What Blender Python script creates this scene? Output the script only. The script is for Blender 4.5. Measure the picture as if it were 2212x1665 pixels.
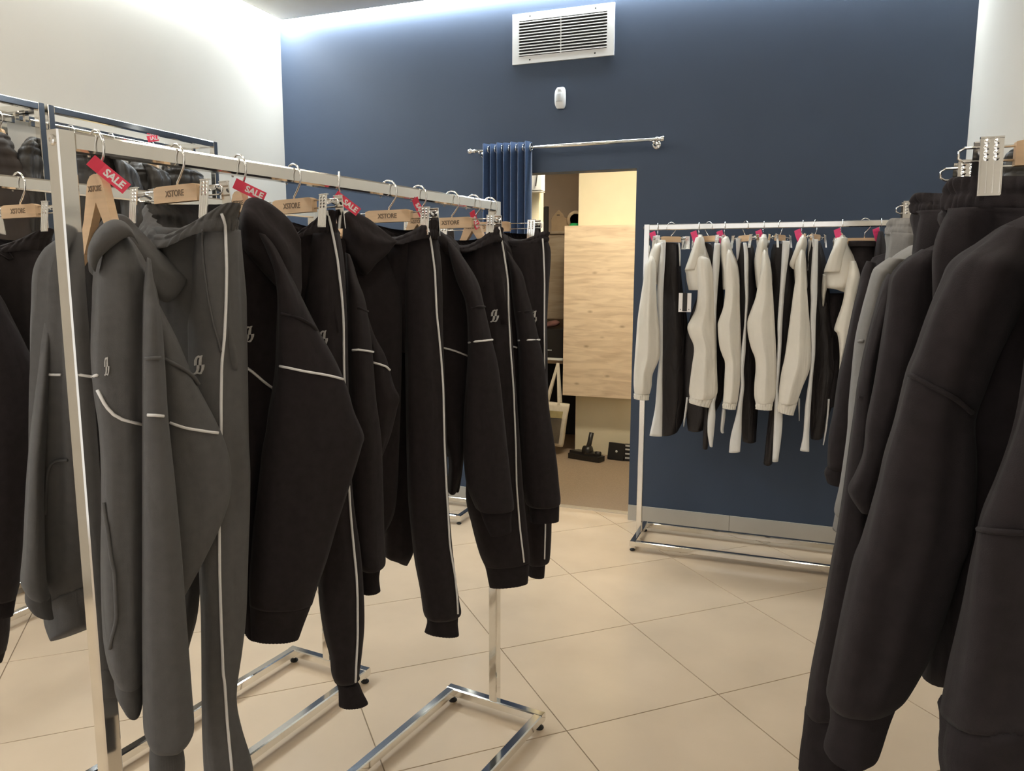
import bpy, bmesh, math, random
from mathutils import Vector, Matrix
random.seed(7)
SC = bpy.context.scene
COL = SC.collection
for _o in list(bpy.data.objects): bpy.data.objects.remove(_o, do_unlink=True)
# ------------------------------------------------------------------ camera
CAM_R=[0.934208, 0.356718, 0.002728]
CAM_U=[-0.053605, 0.132816, 0.98969]
CAM_F=[-0.352678, 0.924723, -0.1432]
CAM_POS=[0.0, 0.0, 1.4816]
CAM_FPX=1664.98
cd = bpy.data.cameras.new('camera'); cam = bpy.data.objects.new('camera', cd); COL.objects.link(cam)
cd.sensor_fit = 'HORIZONTAL'; cd.sensor_width = 36.0; cd.lens = CAM_FPX/2212*36.0; cd.clip_start = .02; cd.clip_end = 60
Rv, Uv, Fv = Vector(CAM_R), Vector(CAM_U), Vector(CAM_F)
mw = Matrix((Rv, Uv, -Fv)).transposed().to_4x4(); mw.translation = Vector(CAM_POS); cam.matrix_world = mw
SC.camera = cam
# ------------------------------------------------------------------ world, exposure
w = bpy.data.worlds.new('world'); SC.world = w; w.use_nodes = True
w.node_tree.nodes['Background'].inputs[0].default_value = (1, .97, .93, 1); w.node_tree.nodes['Background'].inputs[1].default_value = 1.15
SC.view_settings.view_transform = 'Standard'; SC.view_settings.look = 'None'; SC.view_settings.gamma = 1; SC.view_settings.use_curve_mapping = False
SC.view_settings.exposure = -0.06
LAMP_W = 27.0; STRIP_W = 64.0; STORE_W = 105.0          # emission of ceiling lamps, perimeter strips, storeroom lamp
# ------------------------------------------------------------------ materials
def _n(nt, t, **k):
    n = nt.nodes.new(t)
    for a, v in k.items(): setattr(n, a, v)
    return n
def mat(name, col, rough=.6, metal=0.0, var=0.0, vscale=8.0, bump=0.0, bscale=120.0, sheen=0.0, emit=None, estr=1.0, coat=0.0, spec=.5, stretch=None, wave=None, col2=None, soft=0.0, sscale=7.0):
    m = bpy.data.materials.new(name); m.use_nodes = True; nt = m.node_tree; b = nt.nodes['Principled BSDF']
    b.inputs['Base Color'].default_value = (*col, 1); b.inputs['Roughness'].default_value = rough; b.inputs['Metallic'].default_value = metal
    b.inputs['Specular IOR Level'].default_value = spec
    if sheen: b.inputs['Sheen Weight'].default_value = sheen; b.inputs['Sheen Roughness'].default_value = .5
    if coat: b.inputs['Coat Weight'].default_value = coat; b.inputs['Coat Roughness'].default_value = .08
    if emit: b.inputs['Emission Color'].default_value = (*emit, 1); b.inputs['Emission Strength'].default_value = estr
    tc = _n(nt, 'ShaderNodeTexCoord'); src = tc.outputs['Object']
    if stretch:
        mp = _n(nt, 'ShaderNodeMapping'); mp.inputs['Scale'].default_value = stretch; nt.links.new(src, mp.inputs[0]); src = mp.outputs[0]
    if var or col2:
        no = _n(nt, 'ShaderNodeTexNoise'); no.inputs['Scale'].default_value = vscale; no.inputs['Detail'].default_value = 6; nt.links.new(src, no.inputs['Vector'])
        r = _n(nt, 'ShaderNodeValToRGB'); nt.links.new(no.outputs['Fac'], r.inputs[0])
        c2 = col2 or tuple(min(1, c*(1+var)) for c in col); c1 = col if col2 else tuple(c*(1-var) for c in col)
        r.color_ramp.elements[0].position = .3; r.color_ramp.elements[1].position = .7
        r.color_ramp.elements[0].color = (*c1, 1); r.color_ramp.elements[1].color = (*c2, 1)
        nt.links.new(r.outputs[0], b.inputs['Base Color'])
    if bump:
        no2 = _n(nt, 'ShaderNodeTexNoise'); no2.inputs['Scale'].default_value = bscale; no2.inputs['Detail'].default_value = 4
        nt.links.new(src, no2.inputs['Vector'])
        bp = _n(nt, 'ShaderNodeBump'); bp.inputs['Strength'].default_value = bump; bp.inputs['Distance'].default_value = .002
        nt.links.new(no2.outputs['Fac'], bp.inputs['Height']); nt.links.new(bp.outputs[0], b.inputs['Normal'])
        if soft:                                              # soft creases of hanging cloth
            mp3 = _n(nt, 'ShaderNodeMapping'); mp3.inputs['Scale'].default_value = (1.6, 1.6, .55); nt.links.new(tc.outputs['Object'], mp3.inputs[0])
            n3 = _n(nt, 'ShaderNodeTexNoise'); n3.inputs['Scale'].default_value = sscale; n3.inputs['Detail'].default_value = 2.5; n3.inputs['Distortion'].default_value = .6
            nt.links.new(mp3.outputs[0], n3.inputs['Vector'])
            b3 = _n(nt, 'ShaderNodeBump'); b3.inputs['Strength'].default_value = soft; b3.inputs['Distance'].default_value = .03
            nt.links.new(n3.outputs['Fac'], b3.inputs['Height']); nt.links.new(b3.outputs[0], bp.inputs['Normal'])
    return m
M = {}
M['beige_wall'] = mat('beige_wall', (.62, .59, .53), .85, var=.02, vscale=1.5, bump=.05, bscale=200)
M['navy_wall'] = mat('navy_wall', (.035, .054, .092), .62, var=.05, vscale=2.5, bump=.08, bscale=220)
M['ceiling'] = mat('ceiling_paint', (.62, .60, .56), .8, var=.02)
M['white_trim'] = mat('white_trim', (.78, .76, .72), .5, var=.02)
M['tile'] = mat('porcelain_tile', (.58, .455, .325), .20, var=.06, vscale=3.0, bump=.02, bscale=30, spec=.5)
M['grout'] = mat('grout', (.27, .205, .14), .9, var=.1, vscale=40)
M['bbtile'] = mat('skirting_tile', (.46, .43, .38), .35, var=.04, vscale=4)
M['chrome'] = mat('chrome', (.80, .78, .74), .10, 1.0, var=.03, vscale=20)
M['wire'] = mat('polished_wire', (.85, .84, .82), .12, 1.0, var=.02)
M['rubber'] = mat('black_rubber', (.015, .014, .013), .6, var=.1)
M['black'] = mat('black_fleece', soft=.45, col=(.023, .0185, .0195), rough=.95, var=.12, vscale=60, bump=.25, bscale=900, sheen=.04, spec=.15)
M['grey'] = mat('charcoal_fleece', soft=.45, col=(.108, .104, .103), rough=.95, var=.06, vscale=60, bump=.25, bscale=900, sheen=.06, spec=.15)
M['graphite'] = mat('graphite_fleece', soft=.45, col=(.036, .030, .030), rough=.95, var=.1, vscale=60, bump=.25, bscale=900, sheen=.05, spec=.15)
M['lightgrey'] = mat('light_grey_fleece', soft=.45, col=(.22, .21, .20), rough=.95, var=.06, vscale=60, bump=.25, bscale=900, sheen=.06, spec=.15)
M['cream'] = mat('cream_nylon', soft=.5, sscale=6.0, col=(.72, .675, .595), rough=.6, var=.03, vscale=12, bump=.1, bscale=60, spec=.3)
M['white_nylon'] = mat('white_nylon', soft=.5, sscale=8.0, col=(.70, .69, .67), rough=.55, var=.03, vscale=12, bump=.1, bscale=60, spec=.3)
M['black_nylon'] = mat('black_nylon', soft=.7, sscale=11.0, col=(.022, .018, .018), rough=.5, var=.15, vscale=14, bump=.4, bscale=40, spec=.3)
M['puffer'] = mat('black_puffer', (.030, .026, .022), .45, var=.2, vscale=9, bump=.4, bscale=30, spec=.5, soft=1.0, sscale=9.0)
M['brown'] = mat('brown_cotton', (.036, .026, .02), .7, var=.15, vscale=12, bump=.3, bscale=30, spec=.3)
M['white_cord'] = mat('white_piping', (.82, .80, .78), .6, var=.02)
M['thread'] = mat('silver_thread', (.50, .48, .46), .5, var=.12, vscale=300)
M['wood'] = mat('beech_wood', (.66, .45, .27), .42, var=.10, vscale=6, stretch=(1, 1, 14), bump=.05, bscale=60)
M['wood_print'] = mat('burnt_print', (.20, .125, .07), .6, var=.1)
M['red'] = mat('red_card', (.80, .05, .105), .5, var=.04)
M['pink'] = mat('pink_card', (.80, .06, .20), .45, var=.05)
M['white_print'] = mat('white_print', (.86, .82, .80), .5, var=.02)
M['curtain'] = mat('navy_velvet', (.030, .070, .165), .9, var=.12, vscale=90, bump=.3, bscale=500, sheen=.35, spec=.2)
M['white_plastic'] = mat('white_plastic', (.80, .80, .79), .35, var=.015)
M['grey_plastic'] = mat('pale_grey_plastic', (.60, .61, .62), .4, var=.02)
M['dark'] = mat('dark_void', (.02, .02, .022), .8, var=.2)
M['black_plastic'] = mat('black_plastic', (.018, .016, .015), .35, var=.1)
M['carpet'] = mat('ribbed_carpet', (.30, .225, .16), .95, var=.16, vscale=160, bump=.6, bscale=260)
M['store_wall'] = mat('storeroom_wall', (.82, .74, .55), .8, var=.02)
M['brown_wall'] = mat('brown_wall', (.68, .56, .45), .85, var=.04)
M['cardboard'] = mat('cardboard', (.33, .235, .15), .8, var=.08, vscale=20)
M['green'] = mat('green_plastic', (.02, .50, .15), .4, var=.05)
M['tan'] = mat('tan_tape', (.62, .50, .36), .5, var=.05)
M['canvas'] = mat('cream_canvas', (.72, .66, .56), .9, var=.06, vscale=60, bump=.3, bscale=300)
M['bag_print'] = mat('printed_grey', (.16, .135, .10), .8, var=.6, vscale=9, col2=(.07, .06, .05))
M['bag_sky'] = mat('printed_ochre', (.42, .36, .18), .8, var=.3, vscale=9)
M['redcloth'] = mat('dusty_red_cloth', (.14, .06, .05), .8, var=.3, vscale=20)
M['threshold'] = mat('aluminium_strip', (.72, .66, .56), .35, .6, var=.03)
M['lamp'] = mat('lamp_diffuser', (.9, .9, .88), .4, var=.01, emit=(1.0, .92, .80), estr=LAMP_W)
M['strip'] = mat('led_strip', (.9, .9, .9), .4, var=.01, emit=(.86, .95, 1.0), estr=STRIP_W)
M['store_lamp'] = mat('storeroom_lamp', (.9, .9, .85), .4, var=.01, emit=(1.0, .90, .70), estr=STORE_W)
M['alu'] = mat('lamp_housing', (.6, .6, .6), .4, .8, var=.02)
def oak(name='oak_laminate', f=1.0):
    m = bpy.data.materials.new(name); m.use_nodes = True; nt = m.node_tree; b = nt.nodes['Principled BSDF']
    b.inputs['Roughness'].default_value = .5
    tc = _n(nt, 'ShaderNodeTexCoord'); mp = _n(nt, 'ShaderNodeMapping'); mp.inputs['Scale'].default_value = (1.2, 1, 9)
    nt.links.new(tc.outputs['Object'], mp.inputs[0])
    n1 = _n(nt, 'ShaderNodeTexNoise'); n1.inputs['Scale'].default_value = 3.2; n1.inputs['Detail'].default_value = 8; n1.inputs['Distortion'].default_value = .7
    nt.links.new(mp.outputs[0], n1.inputs['Vector'])
    r = _n(nt, 'ShaderNodeValToRGB'); e = r.color_ramp.elements; e[0].position = .30; e[0].color = (.62*f, .47*f, .33*f, 1); e[1].position = .62; e[1].color = (.82*f, .67*f, .50*f, 1)
    nt.links.new(n1.outputs['Fac'], r.inputs[0])
    mp2 = _n(nt, 'ShaderNodeMapping'); mp2.inputs['Scale'].default_value = (4.5, 1, 9); nt.links.new(tc.outputs['Object'], mp2.inputs[0])
    vo = _n(nt, 'ShaderNodeTexVoronoi'); vo.inputs['Scale'].default_value = 1.0; nt.links.new(mp2.outputs[0], vo.inputs['Vector'])
    r2 = _n(nt, 'ShaderNodeValToRGB'); e = r2.color_ramp.elements; e[0].position = .03; e[0].color = (.62, .56, .5, 1); e[1].position = .13; e[1].color = (1, 1, 1, 1)
    nt.links.new(vo.outputs['Distance'], r2.inputs[0])
    mx = _n(nt, 'ShaderNodeMixRGB', blend_type='MULTIPLY'); mx.inputs[0].default_value = 1
    nt.links.new(r.outputs[0], mx.inputs[1]); nt.links.new(r2.outputs[0], mx.inputs[2]); nt.links.new(mx.outputs[0], b.inputs['Base Color'])
    return m
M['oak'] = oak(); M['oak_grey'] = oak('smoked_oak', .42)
# ------------------------------------------------------------------ builders
def link(name, me, m, parent=None):
    o = bpy.data.objects.new(name, me); COL.objects.link(o)
    if m is not None:
        me.materials.clear(); me.materials.append(M[m] if isinstance(m, str) else m)
    if parent is not None: o.parent = parent
    return o
def mesh_of(name, V, F, smooth=False):
    me = bpy.data.meshes.new(name); me.from_pydata([tuple(v) for v in V], [], F); me.validate()
    if smooth:
        for q in me.polygons: q.use_smooth = True
    me.update(); return me
class MB:
    def __init__(s): s.V = []; s.F = []; s.smooth = False
    def add(s, V, F):
        k = len(s.V); s.V += [tuple(v) for v in V]; s.F += [tuple(i+k for i in f) for f in F]; return s
    def box(s, x0, y0, z0, x1, y1, z1):
        V = [(x, y, z) for z in (z0, z1) for y in (y0, y1) for x in (x0, x1)]
        return s.add(V, [(0,2,3,1),(4,5,7,6),(0,1,5,4),(2,6,7,3),(0,4,6,2),(1,3,7,5)])
    def bar(s, a, b, w, h, up=(0,0,1), ch=.12):
        """bar with a chamfered rectangular section from a to b, w across, h along up"""
        a, b = Vector(a), Vector(b); d = (b-a).normalized(); up = Vector(up); r = d.cross(up).normalized(); up = r.cross(d).normalized()
        c = min(w, h)*ch; P = [(w/2-c, -h/2), (w/2, -h/2+c), (w/2, h/2-c), (w/2-c, h/2), (-w/2+c, h/2), (-w/2, h/2-c), (-w/2, -h/2+c), (-w/2+c, -h/2)]
        V = [e+r*x+up*y for e in (a, b) for x, y in P]; n = 8
        F = [(i, (i+1)%n, n+(i+1)%n, n+i) for i in range(n)]+[tuple(range(n-1, -1, -1)), tuple(range(n, 2*n))]
        return s.add(V, F)
    def tube(s, pts, r, n=8, closed=False):
        pts = [Vector(q) for q in pts]; m = len(pts); V = []; prev = None
        rr = r if isinstance(r, (list, tuple)) else [r]*m
        for i, q in enumerate(pts):
            if closed: t = (pts[(i+1)%m]-pts[i-1])
            else: t = pts[min(i+1, m-1)]-pts[max(i-1, 0)]
            t = t.normalized() if t.length > 1e-9 else Vector((0, 0, 1))
            if prev is None: x = t.orthogonal().normalized()
            else:
                x = prev-t*prev.dot(t); x = x.normalized() if x.length > 1e-6 else t.orthogonal().normalized()
            prev = x; y = t.cross(x)
            V += [q+(x*math.cos(2*math.pi*j/n)+y*math.sin(2*math.pi*j/n))*rr[i] for j in range(n)]
        F = []
        for i in range(m if closed else m-1):
            k = (i+1) % m
            F += [(i*n+j, i*n+(j+1)%n, k*n+(j+1)%n, k*n+j) for j in range(n)]
        if not closed: F += [tuple(range(n-1, -1, -1)), tuple(range((m-1)*n, m*n))]
        return s.add(V, F)
    def lathe(s, c, prof, n=20, axis=(0,0,1)):
        c = Vector(c); a = Vector(axis).normalized(); x = a.orthogonal().normalized(); y = a.cross(x); V = []
        for r, h in prof: V += [c+a*h+(x*math.cos(2*math.pi*j/n)+y*math.sin(2*math.pi*j/n))*max(r, 1e-5) for j in range(n)]
        F = [(i*n+j, i*n+(j+1)%n, (i+1)*n+(j+1)%n, (i+1)*n+j) for i in range(len(prof)-1) for j in range(n)]
        F += [tuple(range(n-1, -1, -1)), tuple(range((len(prof)-1)*n, len(prof)*n))]
        return s.add(V, F)
    def prism(s, poly, o, ex, ey, th):
        """polygon (x,y) extruded th along ex x ey, centred"""
        o, ex, ey = Vector(o), Vector(ex), Vector(ey); nz = ex.cross(ey).normalized(); n = len(poly)
        V = [o+ex*x+ey*y+nz*k for k in (th/2, -th/2) for x, y in poly]
        F = [tuple(range(n)), tuple(range(2*n-1, n-1, -1))]+[(i, n+i, n+(i+1)%n, (i+1)%n) for i in range(n)]
        return s.add(V, F)
    def loft(s, rings, n, o):
        V, F = loft_geo(rings, n[0], n[1], o); return s.add(V, F)
    def obj(s, name, m, parent=None, smooth=False):
        return link(name, mesh_of(name, s.V, s.F, smooth), m, parent)
def _cr(p0,p1,p2,p3,t):
    return [0.5*((2*b)+(c-a)*t+(2*a-5*b+4*c-d)*t*t+(3*b-a-3*c+d)*t*t*t) for a,b,c,d in zip(p0,p1,p2,p3)]
def loft_geo(rings,nx,ny,o):
    """rings: [cx,cy,cz, ax,ay,az, B]; the section is an ellipse with axes a and B*(nx,ny,0)."""
    N=o.get('n',28); sub=o.get('sub',5); amp=o.get('fold',0.004); k=o.get('k',3); ph=o.get('ph',0.0)
    rib=o.get('rib',0.0); sag=o.get('sag',0.0); pw=o.get('pw',1.0); wob=o.get('wob',2.2); ga,gn=o.get('gath',(0.0,0)); ra_,rn=o.get('rows',(0.0,0)); sagf=o.get('sagf',0.0)
    R=[]; n=len(rings)
    for i in range(n-1):
        p0=rings[max(i-1,0)];p1=rings[i];p2=rings[i+1];p3=rings[min(i+2,n-1)]
        for j in range(sub): R.append(_cr(p0,p1,p2,p3,j/sub))
    R.append(list(rings[-1])); M=len(R)
    V=[];F=[]
    for i,r in enumerate(R):
        t=i/(M-1); cx,cy,cz,ax,ay,az,B=r; al=math.sqrt(ax*ax+ay*ay+az*az)+1e-9; B=max(B,1e-4)
        env=min(1.0,6*t+.25)*min(1.0,6*(1-t)+.25)
        for j in range(N):
            th=2*math.pi*j/N; c=math.cos(th); s=math.sin(th)
            if pw!=1.0:
                c=math.copysign(abs(c)**pw,c); s=math.copysign(abs(s)**pw,s)
            f=amp*env*(math.sin(k*th+ph+wob*math.sin(2.1*t+ph))+.6*math.sin((2*k+1)*th+1.7*ph-3.1*t))*min(1.0,al/.05)
            if ga: f+=ga*(abs(math.sin(gn*th*.5+.7*math.sin(3*th)))-.5)*(.55+.45*math.sin(5*th+9*t))
            if ra_: f+=ra_*(abs(math.sin(math.pi*rn*t))**.6-.5)
            if rib: f+=rib*(1 if j%2 else -1)
            ra=1+f/al*abs(c); rb=1+f/B if f<0 else 1+f/B
            rb=max(.3,min(1.8,rb))
            z=cz+az*c*ra - sag*(1-c*c)*(1-t) - sagf*max(0.0,-s)*(1-c*c)*(1-.25*t)
            V.append((cx+ax*c*ra+nx*B*s*rb, cy+ay*c*ra+ny*B*s*rb, z))
    for i in range(M-1):
        for j in range(N):
            a=i*N+j;b=i*N+(j+1)%N
            F.append((a,b,b+N,a+N))
    if not o.get('open'):
        for e in (0,M-1):
            m=[sum(V[e*N+j][q] for j in range(N))/N for q in range(3)]
            V.append(tuple(m)); c=len(V)-1
            for j in range(N):
                a=e*N+j;b=e*N+(j+1)%N
                F.append((a,c,b) if e==0 else (a,b,c))
    return V,F

def tag(o, label, cat=None, group=None):
    o['label'] = label
    if cat: o['category'] = cat
    if group: o['group'] = group
    return o
def struct(o, label=None):
    o['kind'] = 'structure'
    if label: o['label'] = label
    return o
def empty(name, loc, label, cat, group=None):
    o = bpy.data.objects.new(name, None); COL.objects.link(o); o.location = loc; o.empty_display_size = .05
    return tag(o, label, cat, group)
def settle():
    """parts are modelled in world space; put each under its thing without moving it"""
    for o in bpy.data.objects:
        if o.type == 'MESH' and o.parent is not None:
            o.matrix_parent_inverse = Matrix.Translation(-Vector(o.parent.location)) if o.parent.type == 'EMPTY' else Matrix()
_txt = {}
def text_mesh(body, size, ext=.0004, bold=0.0):
    k = (body, size, bold)
    if k in _txt: return _txt[k]
    cu = bpy.data.curves.new('lettering', 'FONT'); cu.body = body; cu.size = size; cu.extrude = ext; cu.align_x = 'CENTER'; cu.align_y = 'CENTER'; cu.offset = bold; cu.resolution_u = 3
    t = bpy.data.objects.new('lettering', cu); COL.objects.link(t); bpy.context.view_layer.update()
    dg = bpy.context.evaluated_depsgraph_get(); me = bpy.data.meshes.new_from_object(t.evaluated_get(dg))
    bpy.data.objects.remove(t, do_unlink=True); _txt[k] = me; return me
def lettering(body, size, o, ex, ey, m, parent, bold=0.0, name='lettering', sx=1.0):
    src = text_mesh(body, size, bold=bold); ex, ey = Vector(ex).normalized(), Vector(ey).normalized(); nz = ex.cross(ey)
    me = src.copy(); T = Matrix((ex*sx, ey, nz)).transposed().to_4x4(); T.translation = Vector(o); me.transform(T)
    return link(name, me, m, parent)
# ------------------------------------------------------------------ the room
XL, XR, YW, YB, ZC = -3.377, .697, 4.504, -2.2, 3.115
DX0, DX1, DZ = -1.76, -.956, 2.083
WT = .112
fl = struct(MB().box(XL-.1, YB-.1, -.06, XR+.1, YW+WT, -.004).obj('floor', 'grout'))
# floor tiles laid on the diagonal
TA, TO, TS, GAP = .746815, Vector((-1.0381, 3.5391)), .6, .0035
e1 = Vector((math.cos(TA), math.sin(TA))); e2 = Vector((math.sin(TA), -math.cos(TA)))
def clip(poly, f):
    out = []
    for i in range(len(poly)):
        a, b = poly[i], poly[(i+1) % len(poly)]; fa, fb = f(a), f(b)
        if fa >= 0: out.append(a)
        if (fa >= 0) != (fb >= 0): out.append(a+(b-a)*(fa/(fa-fb)))
    return out
for i in range(-9, 14):
    for j in range(-9, 14):
        q = [TO+e1*TS*(i+a)+e2*TS*(j+b) for a, b in ((0, 0), (1, 0), (1, 1), (0, 1))]
        c = sum(q, Vector((0, 0)))/4; q = [c+(v-c)*(1-GAP/TS) for v in q]
        for f in (lambda v: v.x-XL-.003, lambda v: XR-.003-v.x, lambda v: v.y-YB-.003, lambda v: (YW+WT-.012)-v.y):
            if q: q = clip(q, f)
        if len(q) < 3 or sum(a.x*b.y-a.y*b.x for a, b in zip(q, q[1:]+q[:1]))**2 < 1e-6: continue
        if sum(a.x*b.y-a.y*b.x for a, b in zip(q, q[1:]+q[:1])) < 0: q = q[::-1]
        n = len(q); V = [(v.x, v.y, -.0008) for v in q]+[(v.x, v.y, -.0045) for v in q]
        cc = sum(q, Vector((0, 0)))/n; V2 = [((v.x-cc.x)*.998+cc.x, (v.y-cc.y)*.998+cc.y, 0) for v in q]
        V = V2+V
        F = [tuple(range(n))]+[(k, n+k, n+(k+1)%n, (k+1)%n) for k in range(n)]+[(n+k, 2*n+k, 2*n+(k+1)%n, n+(k+1)%n) for k in range(n)]
        link('tile', mesh_of('tile', V, F), 'tile', fl)
struct(MB().box(XL-.12, YB, 0, XL, YW+.2, ZC+.08).obj('wall_left', 'beige_wall'))
struct(MB().box(XR, YB, 0, XR+.12, YW+.2, ZC+.08).obj('wall_right', 'beige_wall'))
wf = MB(); wf.box(XL-.1, YB-.12, 0, -3.0, YB, ZC+.08); wf.box(.4, YB-.12, 0, XR+.1, YB, ZC+.08); wf.box(-3.0, YB-.12, 2.65, .4, YB, ZC+.08)
struct(wf.obj('wall_front', 'beige_wall'))          # unseen wall; opening added so the world light fills in from the front
for x in (-3.0, -1.3, .4): MB().box(x-.03, YB-.10, 0, x+.03, YB-.04, 2.65).obj('fill_opening_frame', 'alu', bpy.data.objects['wall_front'])  # unseen bars framing the added fill-light opening
wb = MB(); wb.box(XL, YW, 0, DX0, YW+WT, ZC+.08); wb.box(DX1, YW, 0, XR, YW+WT, ZC+.08); wb.box(DX0, YW, DZ, DX1, YW+WT, ZC+.08)
struct(wb.obj('wall_back', 'navy_wall'))
struct(MB().box(XL+.075, YB-.1, ZC, XR-.0, YW-.075, ZC+.06).obj('ceiling', 'ceiling'))
struct(MB().box(XL-.1, YB-.1, ZC+.07, XR+.1, YW+.1, ZC+.1).obj('ceiling_slab', 'ceiling'))
# skirting tiles of the navy wall
for x0, x1, nm in ((DX1, XR, 'baseboard_back'), (XL, DX0, 'baseboard_back_left')):
    e = struct(MB().box(x0, YW-.006, 0, x1, YW+.001, .090).obj(nm, 'grout')); x = x0; k = 0
    while x < x1-.01:
        xe = min(x+.598, x1); MB().box(x+.001, YW-.013, .0, xe-.001, YW-.004, .0935).obj('tile', 'bbtile', e); x = xe
e = struct(MB().box(XL, YB, 0, XL+.006, YW-.013, .09).obj('baseboard_left', 'grout')); y = YB
while y < YW-.05:
    ye = min(y+.598, YW-.013); MB().box(XL+.004, y+.001, 0, XL+.013, ye-.001, .0935).obj('tile', 'bbtile', e); y = ye
struct(MB().box(DX0, YW+.085, -.004, DX1, YW+WT+.02, .006).obj('trim_1', 'threshold'), 'pale metal threshold strip under the storeroom doorway')
# storeroom beyond the doorway
Y0 = YW+WT
s_ = MB().box(-2.75, Y0+.02, -.06, -.62, 7.3, -.002); struct(s_.obj('floor_storeroom', 'carpet'))
struct(MB().box(-2.87, Y0, -.05, -2.75, 7.3, 2.75).obj('wall_storeroom_left', 'brown_wall'))
struct(MB().box(-.80, Y0, -.05, -.68, 7.3, 2.75).obj('wall_storeroom_right', 'store_wall'))
struct(MB().box(-2.87, 7.2, -.05, -.62, 7.3, 2.75).obj('wall_storeroom_back', 'brown_wall'))
struct(MB().box(-2.87, Y0, 2.70, -.62, 7.3, 2.78).obj('ceiling_storeroom', 'store_wall'))
struct(MB().box(-1.765, 6.12, -.02, -.80, 6.24, 2.72).obj('wall_partition', 'store_wall'), 'bright cream partition wall behind the oak panel')
o = empty('linear_lamp', (-1.35, 4.98, 2.68), 'bright warm ceiling lamp inside the storeroom', 'lamp')
MB().box(-1.65, 4.89, 2.665, -1.05, 5.07, 2.70).obj('housing', 'alu', o); MB().box(-1.64, 4.90, 2.655, -1.06, 5.06, 2.666).obj('diffuser', 'store_lamp', o)
# ------------------------------------------------------------------ light fittings
for nm, bx, lab in (('led_strip', (XL+.005, YB, ZC+.002, XL+.070, YW-.07, ZC+.055), 'glowing white LED strip in the gap above the beige left wall'),
                    ('led_strip', (XL+.005, YW-.070, ZC+.002, XR-.005, YW-.005, ZC+.055), 'glowing white LED strip in the gap above the navy wall')):
    o = empty(nm, (bx[0], bx[1], bx[2]), lab, 'light', 'LED strips round the ceiling')
    MB().box(*bx).obj('diffuser', 'strip', o)
for x in (-2.45, -1.15, .1):
    for y in (-.9, 1.15, 2.55):
        w_ = {(-2.45): 'left', (-1.15): 'middle', .1: 'right'}[x]; q_ = {-.9: 'behind the racks', 1.15: 'above the racks', 2.55: 'near the navy wall'}[y]
        o = empty('linear_lamp', (x, y, ZC), 'slim white ceiling lamp, %s row, %s' % (w_, q_), 'lamp', 'ceiling lamps above the shop floor')
        MB().box(x-.035, y-.55, ZC-.035, x+.035, y+.55, ZC).obj('housing', 'alu', o); MB().box(x-.03, y-.545, ZC-.042, x+.03, y+.545, ZC-.034).obj('diffuser', 'lamp', o)
# ------------------------------------------------------------------ clothes racks
def rack(label, near, far, H, group='chrome clothes racks', half=.185, caps=True, lf=None):
    near, far = Vector((*near, 0)), Vector((*far, 0)); d = (far-near).normalized(); r = Vector((d.y, -d.x, 0)); T = .03; up = Vector((0, 0, 1))
    o = empty('clothes_rack', ((near+far)/2), label, 'rack', group)
    MB().bar(near+d*T/2+up*(H-T/2), far-d*T/2+up*(H-T/2), T, T).obj('rail', 'chrome', o)
    for e, sg in ((near, -1), (far, 1)):
        MB().bar(e+up*.055, e+up*H, T, T, up=d, ch=.08).obj('post', 'chrome', o)
        MB().bar(e-r*half+up*.04, e+r*half+up*.04, T, T).obj('base_end', 'chrome', o)
        MB().lathe(e+d*sg*T/2+up*(H-.016), [(.009, 0), (.009, .002), (.007, .0035), (.003, .0035), (.003, .002)], 16, d*sg).obj('bolt', 'wire', o)
    for s in (-1, 1):
        q = r*(half-T/2)*s
        MB().bar(near+d*T/2+q+up*.04, far-d*T/2+q+up*.04, T, T).obj('base_side', 'chrome', o)
        for e, sg in ((near, 1), (far, -1)):
            c = e+q+d*sg*.0
            f = MB().lathe(c, [(.004, .008), (.004, .026)], 10).obj('foot', 'wire', o)
            MB().lathe(c, [(.013, 0), (.015, .003), (.014, .007), (.007, .011), (.005, .013)], 18).obj('foot_pad', 'rubber', f, True)
    return o
HA = 1.702
rack('chrome clothes rack in front carrying the black and grey tracksuits', (-1.110, .919), (-.920, 2.256), HA)
rack('chrome clothes rack behind the front rack, nearer the left wall', (-1.756, .945), (-1.610, 2.294), 1.70)
rack('chrome clothes rack along the navy wall carrying cream windbreakers', (-.817, 4.152), (.53, 4.152), 1.742)
rack('chrome clothes rack at the right edge with black hoodies', (.39, .60), (.4465, 1.95), 1.70)
rack('chrome clothes rack in the far corner left of the curtain', (-3.20, 4.215), (-1.88, 4.215), 1.50)
# tall wall frames on the left wall
def wall_frame(label, y0, y1):
    o = empty('display_frame', (-3.2, (y0+y1)/2, 0), label, 'rack', 'tall chrome frames on the left wall'); T = .03; xf, xb, H = -3.06, -3.35, 2.185
    for y in (y0+T/2, y1-T/2):
        for x in (xf, xb): MB().bar((x, y, .0), (x, y, H), T, T, up=(0, 1, 0), ch=.08).obj('post', 'chrome', o)
        for z in (H-T/2, .05): MB().bar((xb+T/2, y, z), (xf-T/2, y, z), T, T).obj('side_bar', 'chrome', o)
    for x in (xf, xb):
        for z in (H-T/2, .05): MB().bar((x, y0+T, z), (x, y1-T, z), T, T).obj('cross_bar', 'chrome', o)
    xm = -3.2
    MB().bar((xm, y0+T, H-.06), (xm, y1-T, H-.06), .02, .03).obj('hanging_rail', 'chrome', o)
    for y in (y0+T/2, y1-T/2): MB().bar((xm, y, H-.06), (xm, y, H-T), .015, .02, up=(0, 1, 0)).obj('rail_bracket', 'chrome', o)
    return o
wall_frame('tall chrome wall frame with hooks, right of the double posts', 2.47, 3.48)
wall_frame('tall chrome wall frame left of the double posts', 1.43, 2.455)
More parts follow.
